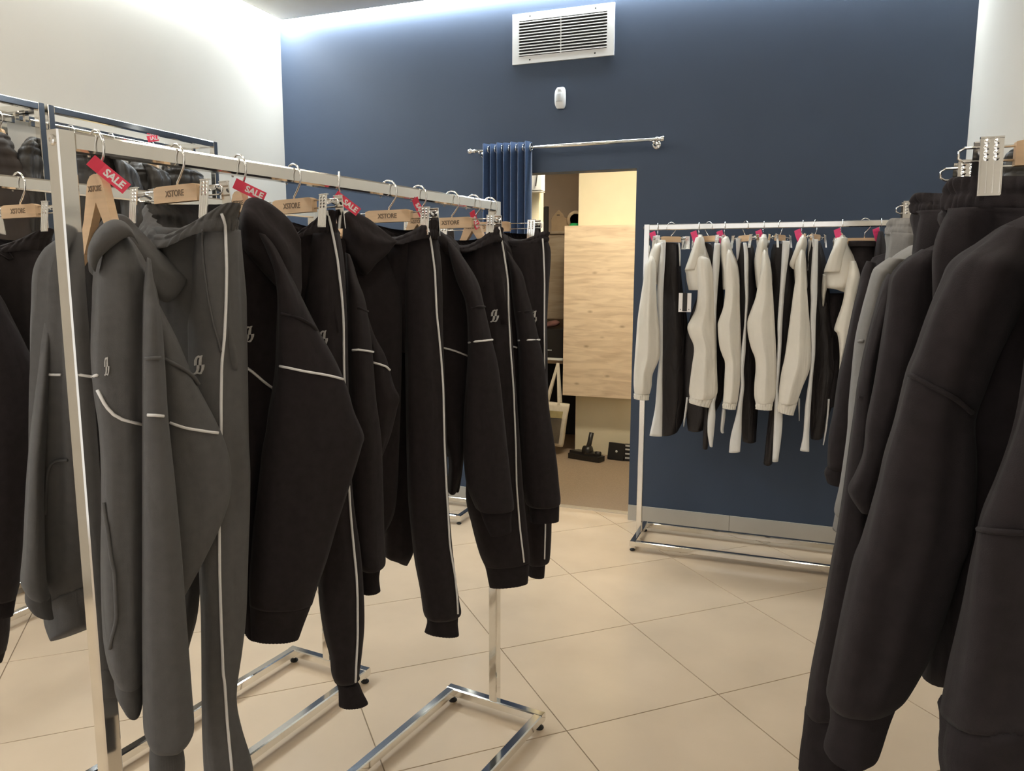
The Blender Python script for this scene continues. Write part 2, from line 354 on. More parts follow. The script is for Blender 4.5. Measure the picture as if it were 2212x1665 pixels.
# ------------------------------------------------------------------ garments
GARMENTS = [
['hoodie','charcoal grey pullover hoodie with white chest piping hanging nearest the front rack post','hoodie','tracksuit pieces on the front chrome rack',[-1.102,0.9754],[['loft','body','grey',(0.2588,0.9659),[[-1.2008,1.033,1.5519,0.0279,-0.0075,0.0001,0.03],[-1.2199,1.0381,1.5221,0.0401,-0.0107,-0.0057,0.05],[-1.2397,1.0434,1.4812,0.0487,-0.013,-0.0081,0.06],[-1.2575,1.0482,1.4203,0.0524,-0.014,-0.0112,0.06],[-1.2767,1.0533,1.3585,0.0534,-0.0143,-0.0154,0.06],[-1.3001,1.0596,1.2628,0.0555,-0.0149,0.004,0.06],[-1.336,1.0692,1.0651,0.057,-0.0153,0.0246,0.06],[-1.3673,1.0776,0.8993,0.0519,-0.0139,0.0309,0.06],[-1.3813,1.0813,0.8246,0.0447,-0.012,0.0278,0.06]],{'fold': 0.01,'k': 4,'ph': 1.0},None],['loft','body','grey',(-0.7428,0.6696),[[-1.041,0.9534,1.548,0.006,0.0066,-0.0005,0.02],[-1.0415,0.953,1.5246,0.0158,0.0176,-0.0003,0.04],[-1.0418,0.9526,1.4921,0.024,0.0266,0.0002,0.055],[-1.0414,0.9531,1.4661,0.0285,0.0317,-0.0001,0.055],[-1.0412,0.9533,1.4363,0.0318,0.0353,-0.0006,0.055],[-1.0424,0.9519,1.3986,0.0335,0.0371,-0.0013,0.055],[-1.0457,0.9483,1.3434,0.0327,0.0362,-0.0023,0.055],[-1.048,0.9457,1.2844,0.0298,0.0331,-0.003,0.055],[-1.049,0.9446,1.23,0.0263,0.0292,-0.0035,0.055],[-1.051,0.9424,1.1673,0.0244,0.0271,-0.004,0.055],[-1.0543,0.9387,1.088,0.0236,0.0262,-0.0049,0.055],[-1.0589,0.9337,0.9948,0.0235,0.0261,-0.0061,0.055],[-1.0635,0.9285,0.8733,0.0218,0.0242,-0.0071,0.055],[-1.0639,0.9281,0.8134,0.0184,0.0204,-0.0066,0.055],[-1.0628,0.9293,0.79,0.0149,0.0166,-0.0056,0.055]],{'fold': 0.006,'k': 3},None],['loft','hem_band','grey',(-0.7533,0.6576),[[-1.0625,0.9294,0.793,0.0146,0.0168,-0.0061,0.045],[-1.0633,0.9285,0.762,0.0138,0.0158,-0.0056,0.045],[-1.0617,0.9304,0.7336,0.0086,0.0098,-0.0062,0.045]],{'rib': 0.0007,'n': 120,'fold': 0.002},'body'],['loft','hem_band','grey',(0.2588,0.9659),[[-1.3787,1.0806,0.8273,0.0438,-0.0117,0.0271,0.05],[-1.3762,1.08,0.7874,0.0375,-0.0101,0.025,0.05],[-1.3639,1.0767,0.7553,0.0231,-0.0062,0.0171,0.05]],{'rib': 0.0007,'n': 120,'fold': 0.003},'body'],['loft','sleeve','grey',(-0.8012,0.5983),[[-1.3053,1.0375,1.4806,0.0053,0.0071,0.0,0.03],[-1.3083,1.0333,1.434,0.0073,0.0097,-0.0002,0.05],[-1.3187,1.0194,1.3103,0.007,0.0094,-0.0007,0.05],[-1.3353,0.9973,1.1224,0.0083,0.0112,-0.0019,0.05],[-1.344,0.9856,0.9688,0.0104,0.0139,-0.0033,0.05],[-1.3472,0.9813,0.9057,0.0126,0.0168,-0.0046,0.05],[-1.344,0.9856,0.8758,0.0116,0.0155,-0.0091,0.05]],{'fold': 0.003},None],['loft','cuff','grey',(-0.8066,0.5911),[[-1.3427,0.9853,0.878,0.0112,0.0153,-0.009,0.022],[-1.3432,0.9846,0.8502,0.0122,0.0166,-0.0134,0.022],[-1.3401,0.9889,0.8307,0.0097,0.0132,-0.0102,0.022]],{'rib': 0.001,'n': 72,'fold': 0.001},'sleeve'],['loft','sleeve','grey',(-0.7223,0.6915),[[-0.983,0.9551,1.5048,0.0018,0.0019,-0.0018,0.01],[-0.9848,0.9532,1.4592,0.0056,0.0058,-0.0,0.03],[-0.9843,0.9538,1.4149,0.0093,0.0097,-0.0003,0.055],[-0.9854,0.9526,1.3454,0.0115,0.012,-0.0007,0.055],[-0.9874,0.9505,1.2481,0.0135,0.0141,-0.0015,0.055],[-0.9883,0.9496,1.1344,0.0173,0.018,-0.0029,0.055],[-0.9898,0.948,1.014,0.0206,0.0215,-0.0047,0.055],[-0.992,0.9457,0.8939,0.0233,0.0243,-0.0067,0.055],[-0.9937,0.944,0.7852,0.0255,0.0267,-0.0088,0.055],[-0.9947,0.9429,0.7127,0.0264,0.0276,-0.0101,0.055],[-0.9964,0.9411,0.6857,0.0215,0.0224,-0.0085,0.055],[-0.9983,0.9391,0.6708,0.0162,0.017,-0.0065,0.03]],{'fold': 0.003,'pw': 0.8},None],['loft','cuff','grey',(-0.7286,0.6849),[[-0.9984,0.9396,0.6757,0.0161,0.0171,-0.0066,0.022],[-0.9987,0.9393,0.6401,0.0186,0.0198,-0.008,0.022],[-1.0003,0.9376,0.6012,0.0167,0.0177,-0.0075,0.022]],{'rib': 0.0012,'n': 80,'fold': 0.001},'sleeve'],['loft','sleeve','grey',(-0.6917,0.7222),[[-1.0227,0.9959,1.4735,0.0025,0.0024,0.0,0.01],[-1.0217,0.997,1.4383,0.0036,0.0034,-0.0,0.02],[-1.0125,1.0057,1.3728,0.0129,0.0123,-0.0005,0.03],[-1.0038,1.0141,1.2971,0.0222,0.0213,-0.0016,0.03],[-0.9949,1.0226,1.2416,0.0307,0.0294,-0.0029,0.03],[-0.9884,1.0289,1.1902,0.0383,0.0367,-0.0044,0.03],[-0.9862,1.031,1.1469,0.0407,0.039,-0.0054,0.03],[-0.9869,1.0302,1.0986,0.0393,0.0376,-0.006,0.03],[-0.9932,1.0242,1.0456,0.0325,0.0311,-0.0057,0.03],[-1.0054,1.0126,0.9773,0.0205,0.0197,-0.0042,0.03],[-1.0155,1.0028,0.9159,0.0076,0.0072,-0.0017,0.02],[-1.0183,1.0002,0.8958,0.003,0.0028,-0.0007,0.01]],{'fold': 0.003},None],['loft','hood','grey',(-0.7288,0.6848),[[-1.1333,0.9713,1.4989,0.0001,0.0001,-0.0142,0.01],[-1.1242,0.981,1.5089,0.0012,0.0013,-0.0358,0.03],[-1.1077,0.9986,1.5269,0.0028,0.003,-0.0459,0.045],[-1.0866,1.0211,1.5231,0.0048,0.0051,-0.0499,0.05],[-1.0707,1.0379,1.4942,0.0051,0.0054,-0.0531,0.045],[-1.0523,1.0575,1.4714,0.0021,0.0022,-0.0386,0.035],[-1.0308,1.0804,1.4646,-0.001,-0.0011,-0.0061,0.006]],{'fold': 0.006,'k': 2,'ph': 0.7},None],['loft','hood','grey',(-0.7382,0.6746),[[-1.0394,0.8957,1.4922,0.0034,0.0037,-0.0099,0.02],[-1.0359,0.8995,1.5128,0.0042,0.0046,-0.0105,0.03],[-1.0251,0.9113,1.5342,0.0054,0.0059,-0.014,0.035],[-1.0124,0.9252,1.5485,0.0055,0.006,-0.0136,0.035],[-1.0028,0.9358,1.5493,0.0039,0.0043,-0.012,0.025],[-0.9958,0.9434,1.5367,0.0026,0.0029,-0.0121,0.012]],{'fold': 0.002,'k': 2},None],['tube','piping','white_cord',0.0027,[[-1.037,0.8879,1.2989],[-1.0307,0.888,1.2883],[-1.0266,0.8892,1.2792],[-1.0226,0.8921,1.2698],[-1.017,0.8976,1.2592],[-1.0099,0.9066,1.2505],[-1.0037,0.9202,1.2439],[-1.0019,0.9373,1.2375]],None],['tube','piping','white_cord',0.0027,[[-0.9558,0.9055,1.2617],[-0.9457,0.9101,1.2612],[-0.9428,0.9252,1.2574]],None],['tube','piping','white_cord',0.0027,[[-0.9914,0.9843,1.2328],[-0.9818,0.9915,1.2273],[-0.9731,0.9987,1.2226],[-0.9659,1.0065,1.2193],[-0.9604,1.0155,1.2163],[-0.9557,1.0251,1.213],[-0.9507,1.0352,1.2098],[-0.9451,1.0461,1.2067]],None],['tube','piping','white_cord',0.0027,[[-1.3048,0.9986,1.2949],[-1.287,0.9997,1.2979],[-1.2762,1.0067,1.297],[-1.2652,1.0088,1.2974]],None],['tube','piping','white_cord',0.0027,[[-1.2407,1.0162,1.2827],[-1.238,1.0272,1.2853],[-1.1953,1.0028,1.2942],[-1.104,0.9354,1.3105],[-1.0349,0.8873,1.3227]],None],['tube','seam','grey',0.0035,[[-0.9552,0.9077,1.3499],[-0.944,0.9106,1.3509],[-0.9403,0.9243,1.3503]],None],['tube','seam','grey',0.0035,[[-0.9894,0.9805,1.3404],[-0.9824,0.9895,1.3335],[-0.9782,0.9999,1.3264],[-0.9766,1.0116,1.3191],[-0.9767,1.0238,1.3109],[-0.9774,1.0334,1.3012],[-0.978,1.0414,1.2906]],None],['tube','pocket_edge','grey',0.003,[[-1.3384,1.0099,1.0246],[-1.3356,1.0095,1.0379],[-1.3327,1.0091,1.0511],[-1.3299,1.0087,1.0642],[-1.3272,1.0083,1.0773],[-1.3242,1.0079,1.0902],[-1.3208,1.0077,1.1027],[-1.3169,1.008,1.1149],[-1.3121,1.0105,1.1252],[-1.3059,1.0155,1.1308],[-1.2957,1.0188,1.1326],[-1.2795,1.0185,1.1342]],None],['tube','pocket_edge','grey',0.003,[[-1.0448,0.8904,1.1143],[-1.0425,0.889,1.1049],[-1.0401,0.8875,1.0955],[-1.0375,0.8861,1.0861],[-1.035,0.8852,1.0765],[-1.0335,0.8848,1.0666],[-1.0326,0.8846,1.0565],[-1.0316,0.8843,1.0463],[-1.0306,0.8841,1.0361],[-1.0297,0.8838,1.0259],[-1.0284,0.884,1.0156],[-1.027,0.8848,1.0052],[-1.0265,0.8851,0.9952],[-1.0267,0.8849,0.9853],[-1.0269,0.8848,0.9755],[-1.0271,0.8847,0.9656],[-1.0272,0.8845,0.9557],[-1.0274,0.8844,0.9458],[-1.0275,0.8842,0.9358],[-1.028,0.8837,0.9257],[-1.0289,0.8823,0.9152],[-1.0311,0.8804,0.9044],[-1.0345,0.8788,0.8932],[-1.0379,0.878,0.8816],[-1.041,0.8777,0.8699]],None],['logo','logo_embroidery','thread',[-1.021,0.8944,1.3365],[0.8583,0.5131,-0.0],[-0.0074,0.0124,0.9999],0.0081,0.0298]]],
['track_pants','charcoal grey track pants with white side piping second on the front rack','pants','tracksuit pieces on the front chrome rack',[-1.0806,1.1259],[['loft','waistband','grey',(0.2588,0.9659),[[-1.0433,1.1159,1.6057,0.1261,-0.0338,-0.0058,0.034],[-1.0466,1.1168,1.5908,0.1104,-0.0296,-0.0063,0.056],[-1.0498,1.1177,1.5757,0.1039,-0.0278,-0.0068,0.0644],[-1.0532,1.1186,1.5602,0.1004,-0.0269,-0.0072,0.07]],{'gath': (0.0065,30),'rows': (0.003,2),'n': 144,'fold': 0.003,'k': 4,'sag': 0.0,'sagf': 0.05,'pw': 0.9,'open': 1,'sub': 4},None],['loft','seat','grey',(0.2588,0.9659),[[-1.0798,1.1464,1.563,0.1045,-0.028,-0.0082,0.07],[-1.0782,1.146,1.5069,0.0986,-0.0264,-0.0013,0.07],[-1.0661,1.1428,1.4385,0.093,-0.0249,0.0026,0.06],[-1.0462,1.1374,1.353,0.0854,-0.0229,0.0059,0.04],[-1.0386,1.1354,1.3014,0.0812,-0.0218,0.0068,0.02]],{'fold': 0.01,'k': 4},None],['loft','leg','grey',(-0.6756,0.7373),[[-0.9937,1.1242,1.5589,0.0291,0.0267,-0.0003,0.05],[-0.9967,1.1214,1.5061,0.0315,0.0289,0.0004,0.055],[-0.9992,1.1192,1.4441,0.0336,0.0308,-0.0045,0.055],[-1.0017,1.1169,1.3899,0.035,0.0321,-0.001,0.055],[-1.0044,1.1143,1.2798,0.0359,0.0329,-0.0024,0.055],[-1.0061,1.1128,1.1759,0.0359,0.0329,-0.0038,0.055],[-1.0062,1.1127,1.0903,0.0363,0.0332,-0.0049,0.055],[-1.0096,1.1096,0.9547,0.0321,0.0295,-0.0059,0.055],[-1.0131,1.1064,0.8478,0.0289,0.0265,-0.0116,0.055],[-1.0181,1.1018,0.7689,0.0259,0.0237,-0.0065,0.055],[-1.023,1.0973,0.7103,0.0223,0.0205,-0.0128,0.055],[-1.0248,1.0956,0.661,0.022,0.0202,-0.0064,0.055],[-1.0232,1.0971,0.6102,0.0249,0.0228,-0.0077,0.055],[-1.0196,1.1004,0.5582,0.0291,0.0267,-0.0095,0.055],[-1.0173,1.1026,0.5155,0.0319,0.0292,-0.0094,0.055],[-1.0165,1.1033,0.4568,0.0311,0.0285,-0.0113,0.055]],{'fold': 0.006},None],['loft','leg','grey',(-0.7007,0.7135),[[-1.1286,1.1489,1.5621,0.0312,0.0306,-0.0023,0.05],[-1.1285,1.1489,1.5072,0.0292,0.0287,0.0004,0.05],[-1.125,1.1524,1.4375,0.026,0.0255,-0.0003,0.05],[-1.1146,1.1626,1.3307,0.0206,0.0202,-0.0011,0.05],[-1.1215,1.1559,1.1115,0.0194,0.0191,-0.0026,0.05],[-1.1283,1.1491,0.9226,0.0157,0.0154,-0.0033,0.05],[-1.1332,1.1443,0.8655,0.0167,0.0164,-0.0038,0.05],[-1.1413,1.1364,0.7989,0.0173,0.017,-0.0044,0.05],[-1.1536,1.1243,0.7346,0.0161,0.0158,-0.003,0.05],[-1.1687,1.1095,0.6379,0.0151,0.0148,-0.0048,0.05],[-1.1741,1.1041,0.5791,0.0151,0.0148,-0.0052,0.05]],{'fold': 0.004},None],['tube','piping','white_cord',0.0027,[[-0.9393,1.0744,1.582],[-0.9414,1.0817,1.5723],[-0.9451,1.0885,1.5622],[-0.9487,1.0928,1.5522],[-0.9496,1.0937,1.5419],[-0.9493,1.093,1.5315],[-0.949,1.0925,1.521],[-0.949,1.0922,1.5105],[-0.9492,1.0921,1.4999],[-0.9494,1.0919,1.4894],[-0.9498,1.0915,1.4793],[-0.9502,1.091,1.4692],[-0.9506,1.0905,1.4592],[-0.9511,1.09,1.449],[-0.9515,1.0895,1.4389],[-0.9521,1.089,1.4287],[-0.9526,1.0885,1.4185],[-0.9532,1.0877,1.4081],[-0.9536,1.0866,1.3976],[-0.9539,1.0855,1.3872],[-0.9542,1.0842,1.3767],[-0.9545,1.0828,1.3662],[-0.9551,1.0811,1.3553],[-0.9559,1.0794,1.3437],[-0.9568,1.0779,1.3318],[-0.9575,1.0767,1.3201],[-0.9581,1.076,1.3089],[-0.9585,1.0755,1.2978],[-0.959,1.075,1.2867],[-0.9595,1.0745,1.2755],[-0.96,1.074,1.2644],[-0.9605,1.0736,1.2534],[-0.9609,1.0732,1.2426],[-0.9613,1.0729,1.2321],[-0.9617,1.0726,1.2214],[-0.9622,1.0722,1.2108],[-0.9626,1.0719,1.2002],[-0.963,1.0716,1.1895],[-0.9635,1.0712,1.1788],[-0.964,1.0707,1.1683],[-0.9645,1.0702,1.1578],[-0.9653,1.0695,1.1472],[-0.9665,1.0687,1.1366],[-0.9675,1.0683,1.1259],[-0.9683,1.0681,1.1152],[-0.969,1.0679,1.1045],[-0.9697,1.0677,1.0939],[-0.9703,1.0675,1.0833],[-0.9707,1.0673,1.0728],[-0.9712,1.0671,1.0623],[-0.9717,1.0668,1.0518],[-0.9722,1.0666,1.0413],[-0.9726,1.0664,1.0306],[-0.973,1.0662,1.0196],[-0.9734,1.066,1.0085],[-0.9738,1.0658,0.9974],[-0.9742,1.0656,0.9862],[-0.9746,1.0654,0.975],[-0.975,1.0652,0.9638],[-0.9754,1.065,0.9526],[-0.9757,1.0648,0.9414],[-0.976,1.0646,0.9305],[-0.9762,1.0645,0.9196],[-0.9765,1.0644,0.9088],[-0.9767,1.0643,0.8978],[-0.977,1.0642,0.8869],[-0.9772,1.0641,0.876],[-0.9774,1.064,0.865],[-0.9776,1.0639,0.854],[-0.9778,1.0638,0.843],[-0.978,1.0637,0.8319],[-0.9782,1.0636,0.8207],[-0.9783,1.0636,0.8095],[-0.9784,1.0636,0.7982],[-0.9785,1.0635,0.787],[-0.9787,1.0635,0.7757],[-0.9789,1.0634,0.7644],[-0.9791,1.0633,0.7531],[-0.979,1.0636,0.7415],[-0.9787,1.0647,0.7294],[-0.9791,1.0659,0.7168],[-0.9797,1.0668,0.7041],[-0.9802,1.0675,0.6916],[-0.9805,1.068,0.6791],[-0.9806,1.0682,0.6668],[-0.9805,1.0682,0.6547],[-0.9802,1.0682,0.6426],[-0.9797,1.0682,0.6304],[-0.9791,1.0683,0.6183],[-0.9786,1.0683,0.6062],[-0.978,1.0684,0.594],[-0.9774,1.0684,0.5818],[-0.9768,1.0685,0.5695],[-0.9763,1.0687,0.5571],[-0.9758,1.0688,0.5448]],None],['tube','seam','grey',0.002,[[-0.9684,1.0588,1.5533],[-0.9804,1.0708,1.5449],[-0.9836,1.0739,1.5354],[-0.9825,1.0726,1.5254],[-0.9814,1.0713,1.5154],[-0.9803,1.0703,1.5052],[-0.9788,1.0695,1.4948],[-0.9774,1.0689,1.4842],[-0.9759,1.0684,1.4735],[-0.9746,1.0679,1.4629],[-0.9732,1.0675,1.4523],[-0.9717,1.0672,1.442],[-0.9698,1.067,1.4322],[-0.9679,1.0671,1.4225],[-0.9663,1.0675,1.4129],[-0.9648,1.0679,1.4033],[-0.9634,1.0684,1.3936],[-0.9615,1.0693,1.384],[-0.9596,1.0708,1.3742],[-0.9586,1.0728,1.3644],[-0.9581,1.0748,1.3545],[-0.9577,1.0767,1.3445]],None],['logo','logo_embroidery','thread',[-0.9915,1.0585,1.3222],[0.9479,0.3186,-0.0],[-0.0072,0.0214,0.9997],0.0203,0.0341]]],
['hoodie','black hoodie with raised hood and white piping beside the grey track pants','hoodie','tracksuit pieces on the front chrome rack',[-1.0605,1.2675],[['loft','body','black',(-0.647,0.7625),[[-1.0646,1.3034,1.5932,0.0255,0.0216,0.0009,0.03],[-1.0769,1.2929,1.542,0.0514,0.0436,-0.0036,0.06],[-1.077,1.2928,1.5031,0.0596,0.0506,0.0006,0.08],[-1.0762,1.2935,1.4604,0.0646,0.0548,-0.0025,0.08],[-1.0836,1.2872,1.3778,0.0604,0.0512,-0.0015,0.08],[-1.0877,1.2837,1.2916,0.0569,0.0483,-0.0028,0.08],[-1.0897,1.2821,1.1844,0.0557,0.0472,-0.0043,0.08],[-1.0948,1.2777,1.0354,0.0527,0.0448,-0.0063,0.08],[-1.1016,1.272,0.8933,0.0475,0.0403,-0.0179,0.08],[-1.0932,1.2791,0.7823,0.0286,0.0243,-0.0107,0.08]],{'fold': 0.008},None],['loft','hem_band','black',(-0.6465,0.7629),[[-1.0843,1.2866,0.7786,0.0199,0.0168,-0.0048,0.07],[-1.0877,1.2837,0.7416,0.0184,0.0156,-0.0063,0.07],[-1.09,1.2818,0.7181,0.0162,0.0137,-0.0065,0.07]],{'rib': 0.001,'n': 80,'fold': 0.002},'body'],['loft','sleeve','black',(-0.5842,0.8116),[[-0.9847,1.2358,1.5564,0.0075,0.0054,-0.0025,0.015],[-0.9722,1.2448,1.5281,0.01,0.0072,-0.0021,0.03],[-0.9593,1.2541,1.4849,0.0119,0.0085,-0.0013,0.04],[-0.9491,1.2614,1.4361,0.018,0.013,-0.0001,0.055],[-0.9395,1.2683,1.3716,0.0318,0.0229,-0.0006,0.055],[-0.9269,1.2774,1.3004,0.0487,0.0351,-0.0017,0.055],[-0.9219,1.281,1.248,0.0603,0.0434,-0.0027,0.055],[-0.921,1.2816,1.2084,0.0675,0.0486,-0.0036,0.055],[-0.9168,1.2846,1.1617,0.0775,0.0558,-0.0049,0.055],[-0.9216,1.2812,1.1358,0.0779,0.0561,-0.0039,0.055],[-0.9311,1.2744,1.0879,0.0742,0.0534,-0.0058,0.055],[-0.9516,1.2596,0.9868,0.0658,0.0474,-0.0066,0.055],[-0.9637,1.2509,0.9183,0.0604,0.0435,-0.0069,0.055],[-0.9759,1.2421,0.8503,0.0542,0.039,-0.007,0.055],[-0.9806,1.2387,0.8094,0.0503,0.0362,-0.0064,0.045]],{'fold': 0.004},None],['loft','cuff','black',(-0.625,0.7806),[[-0.9816,1.241,0.8098,0.0473,0.0378,-0.0091,0.04],[-0.9885,1.2355,0.7666,0.0406,0.0325,-0.0074,0.022],[-0.9936,1.2314,0.7316,0.0353,0.0282,-0.0062,0.022]],{'rib': 0.001,'n': 80,'fold': 0.001},'sleeve'],['loft','hood','black',(-0.614,0.7893),[[-1.044,1.2423,1.5575,-0.0006,-0.0005,-0.0356,0.02],[-1.0325,1.2513,1.5571,0.0016,0.0012,-0.053,0.05],[-1.014,1.2656,1.5466,0.0064,0.0049,-0.0667,0.06],[-0.9956,1.2799,1.5287,0.0079,0.0061,-0.079,0.06],[-0.9805,1.2917,1.5134,0.0063,0.0049,-0.0823,0.06],[-0.9661,1.3029,1.5019,0.0038,0.003,-0.0755,0.04],[-0.9538,1.3125,1.5015,-0.0006,-0.0004,-0.0454,0.01]],{'fold': 0.01,'k': 2},None],['tube','piping','white_cord',0.0027,[[-1.034,1.226,1.2999],[-1.0253,1.2372,1.2879],[-1.0207,1.2479,1.2773],[-1.0183,1.2592,1.2672],[-1.0149,1.271,1.2571],[-1.01,1.2824,1.2473]],None],['tube','piping','white_cord',0.0027,[[-0.9425,1.2164,1.3049],[-0.9263,1.2163,1.3031],[-0.9127,1.2197,1.3004],[-0.9009,1.2257,1.2973],[-0.89,1.2333,1.2943],[-0.8814,1.2433,1.2913],[-0.8752,1.2554,1.2881],[-0.8692,1.2677,1.2846],[-0.8628,1.2821,1.28],[-0.8569,1.3029,1.2729]],None],['tube','seam','black',0.003,[[-0.9311,1.213,1.4061],[-0.9162,1.2156,1.4031],[-0.9059,1.2246,1.3993],[-0.9007,1.2396,1.3937],[-0.8976,1.2564,1.385],[-0.8946,1.2739,1.372]],None],['logo','logo_embroidery','thread',[-1.0267,1.2325,1.3623],[0.6769,0.7361,0.0],[0.0419,-0.0385,0.9984],0.0224,0.0329],['loft','back_panel','black',(0.2588,0.9659),[[-1.0895,1.2753,1.565,0.029,-0.0078,0.0,0.02],[-1.1474,1.2908,1.53,0.0869,-0.0233,0.0,0.035],[-1.1957,1.3037,1.46,0.1352,-0.0362,0.0,0.04],[-1.2054,1.3063,1.2,0.1449,-0.0388,0.0,0.04],[-1.2054,1.3063,1.0,0.1401,-0.0375,0.0,0.04],[-1.1957,1.3037,0.86,0.1256,-0.0336,0.0,0.04]],{'fold': 0.006},None],['loft','sleeve','black',(0.2588,0.9659),[[-1.3213,1.3374,1.46,0.0145,-0.0039,0.0,0.02],[-1.3406,1.3426,1.38,0.0386,-0.0104,0.0,0.05],[-1.3503,1.3451,1.15,0.0483,-0.0129,0.0,0.05],[-1.3503,1.3451,0.95,0.0435,-0.0116,0.0,0.05],[-1.3406,1.3426,0.86,0.029,-0.0078,0.0,0.05]],{'fold': 0.004},None]]],
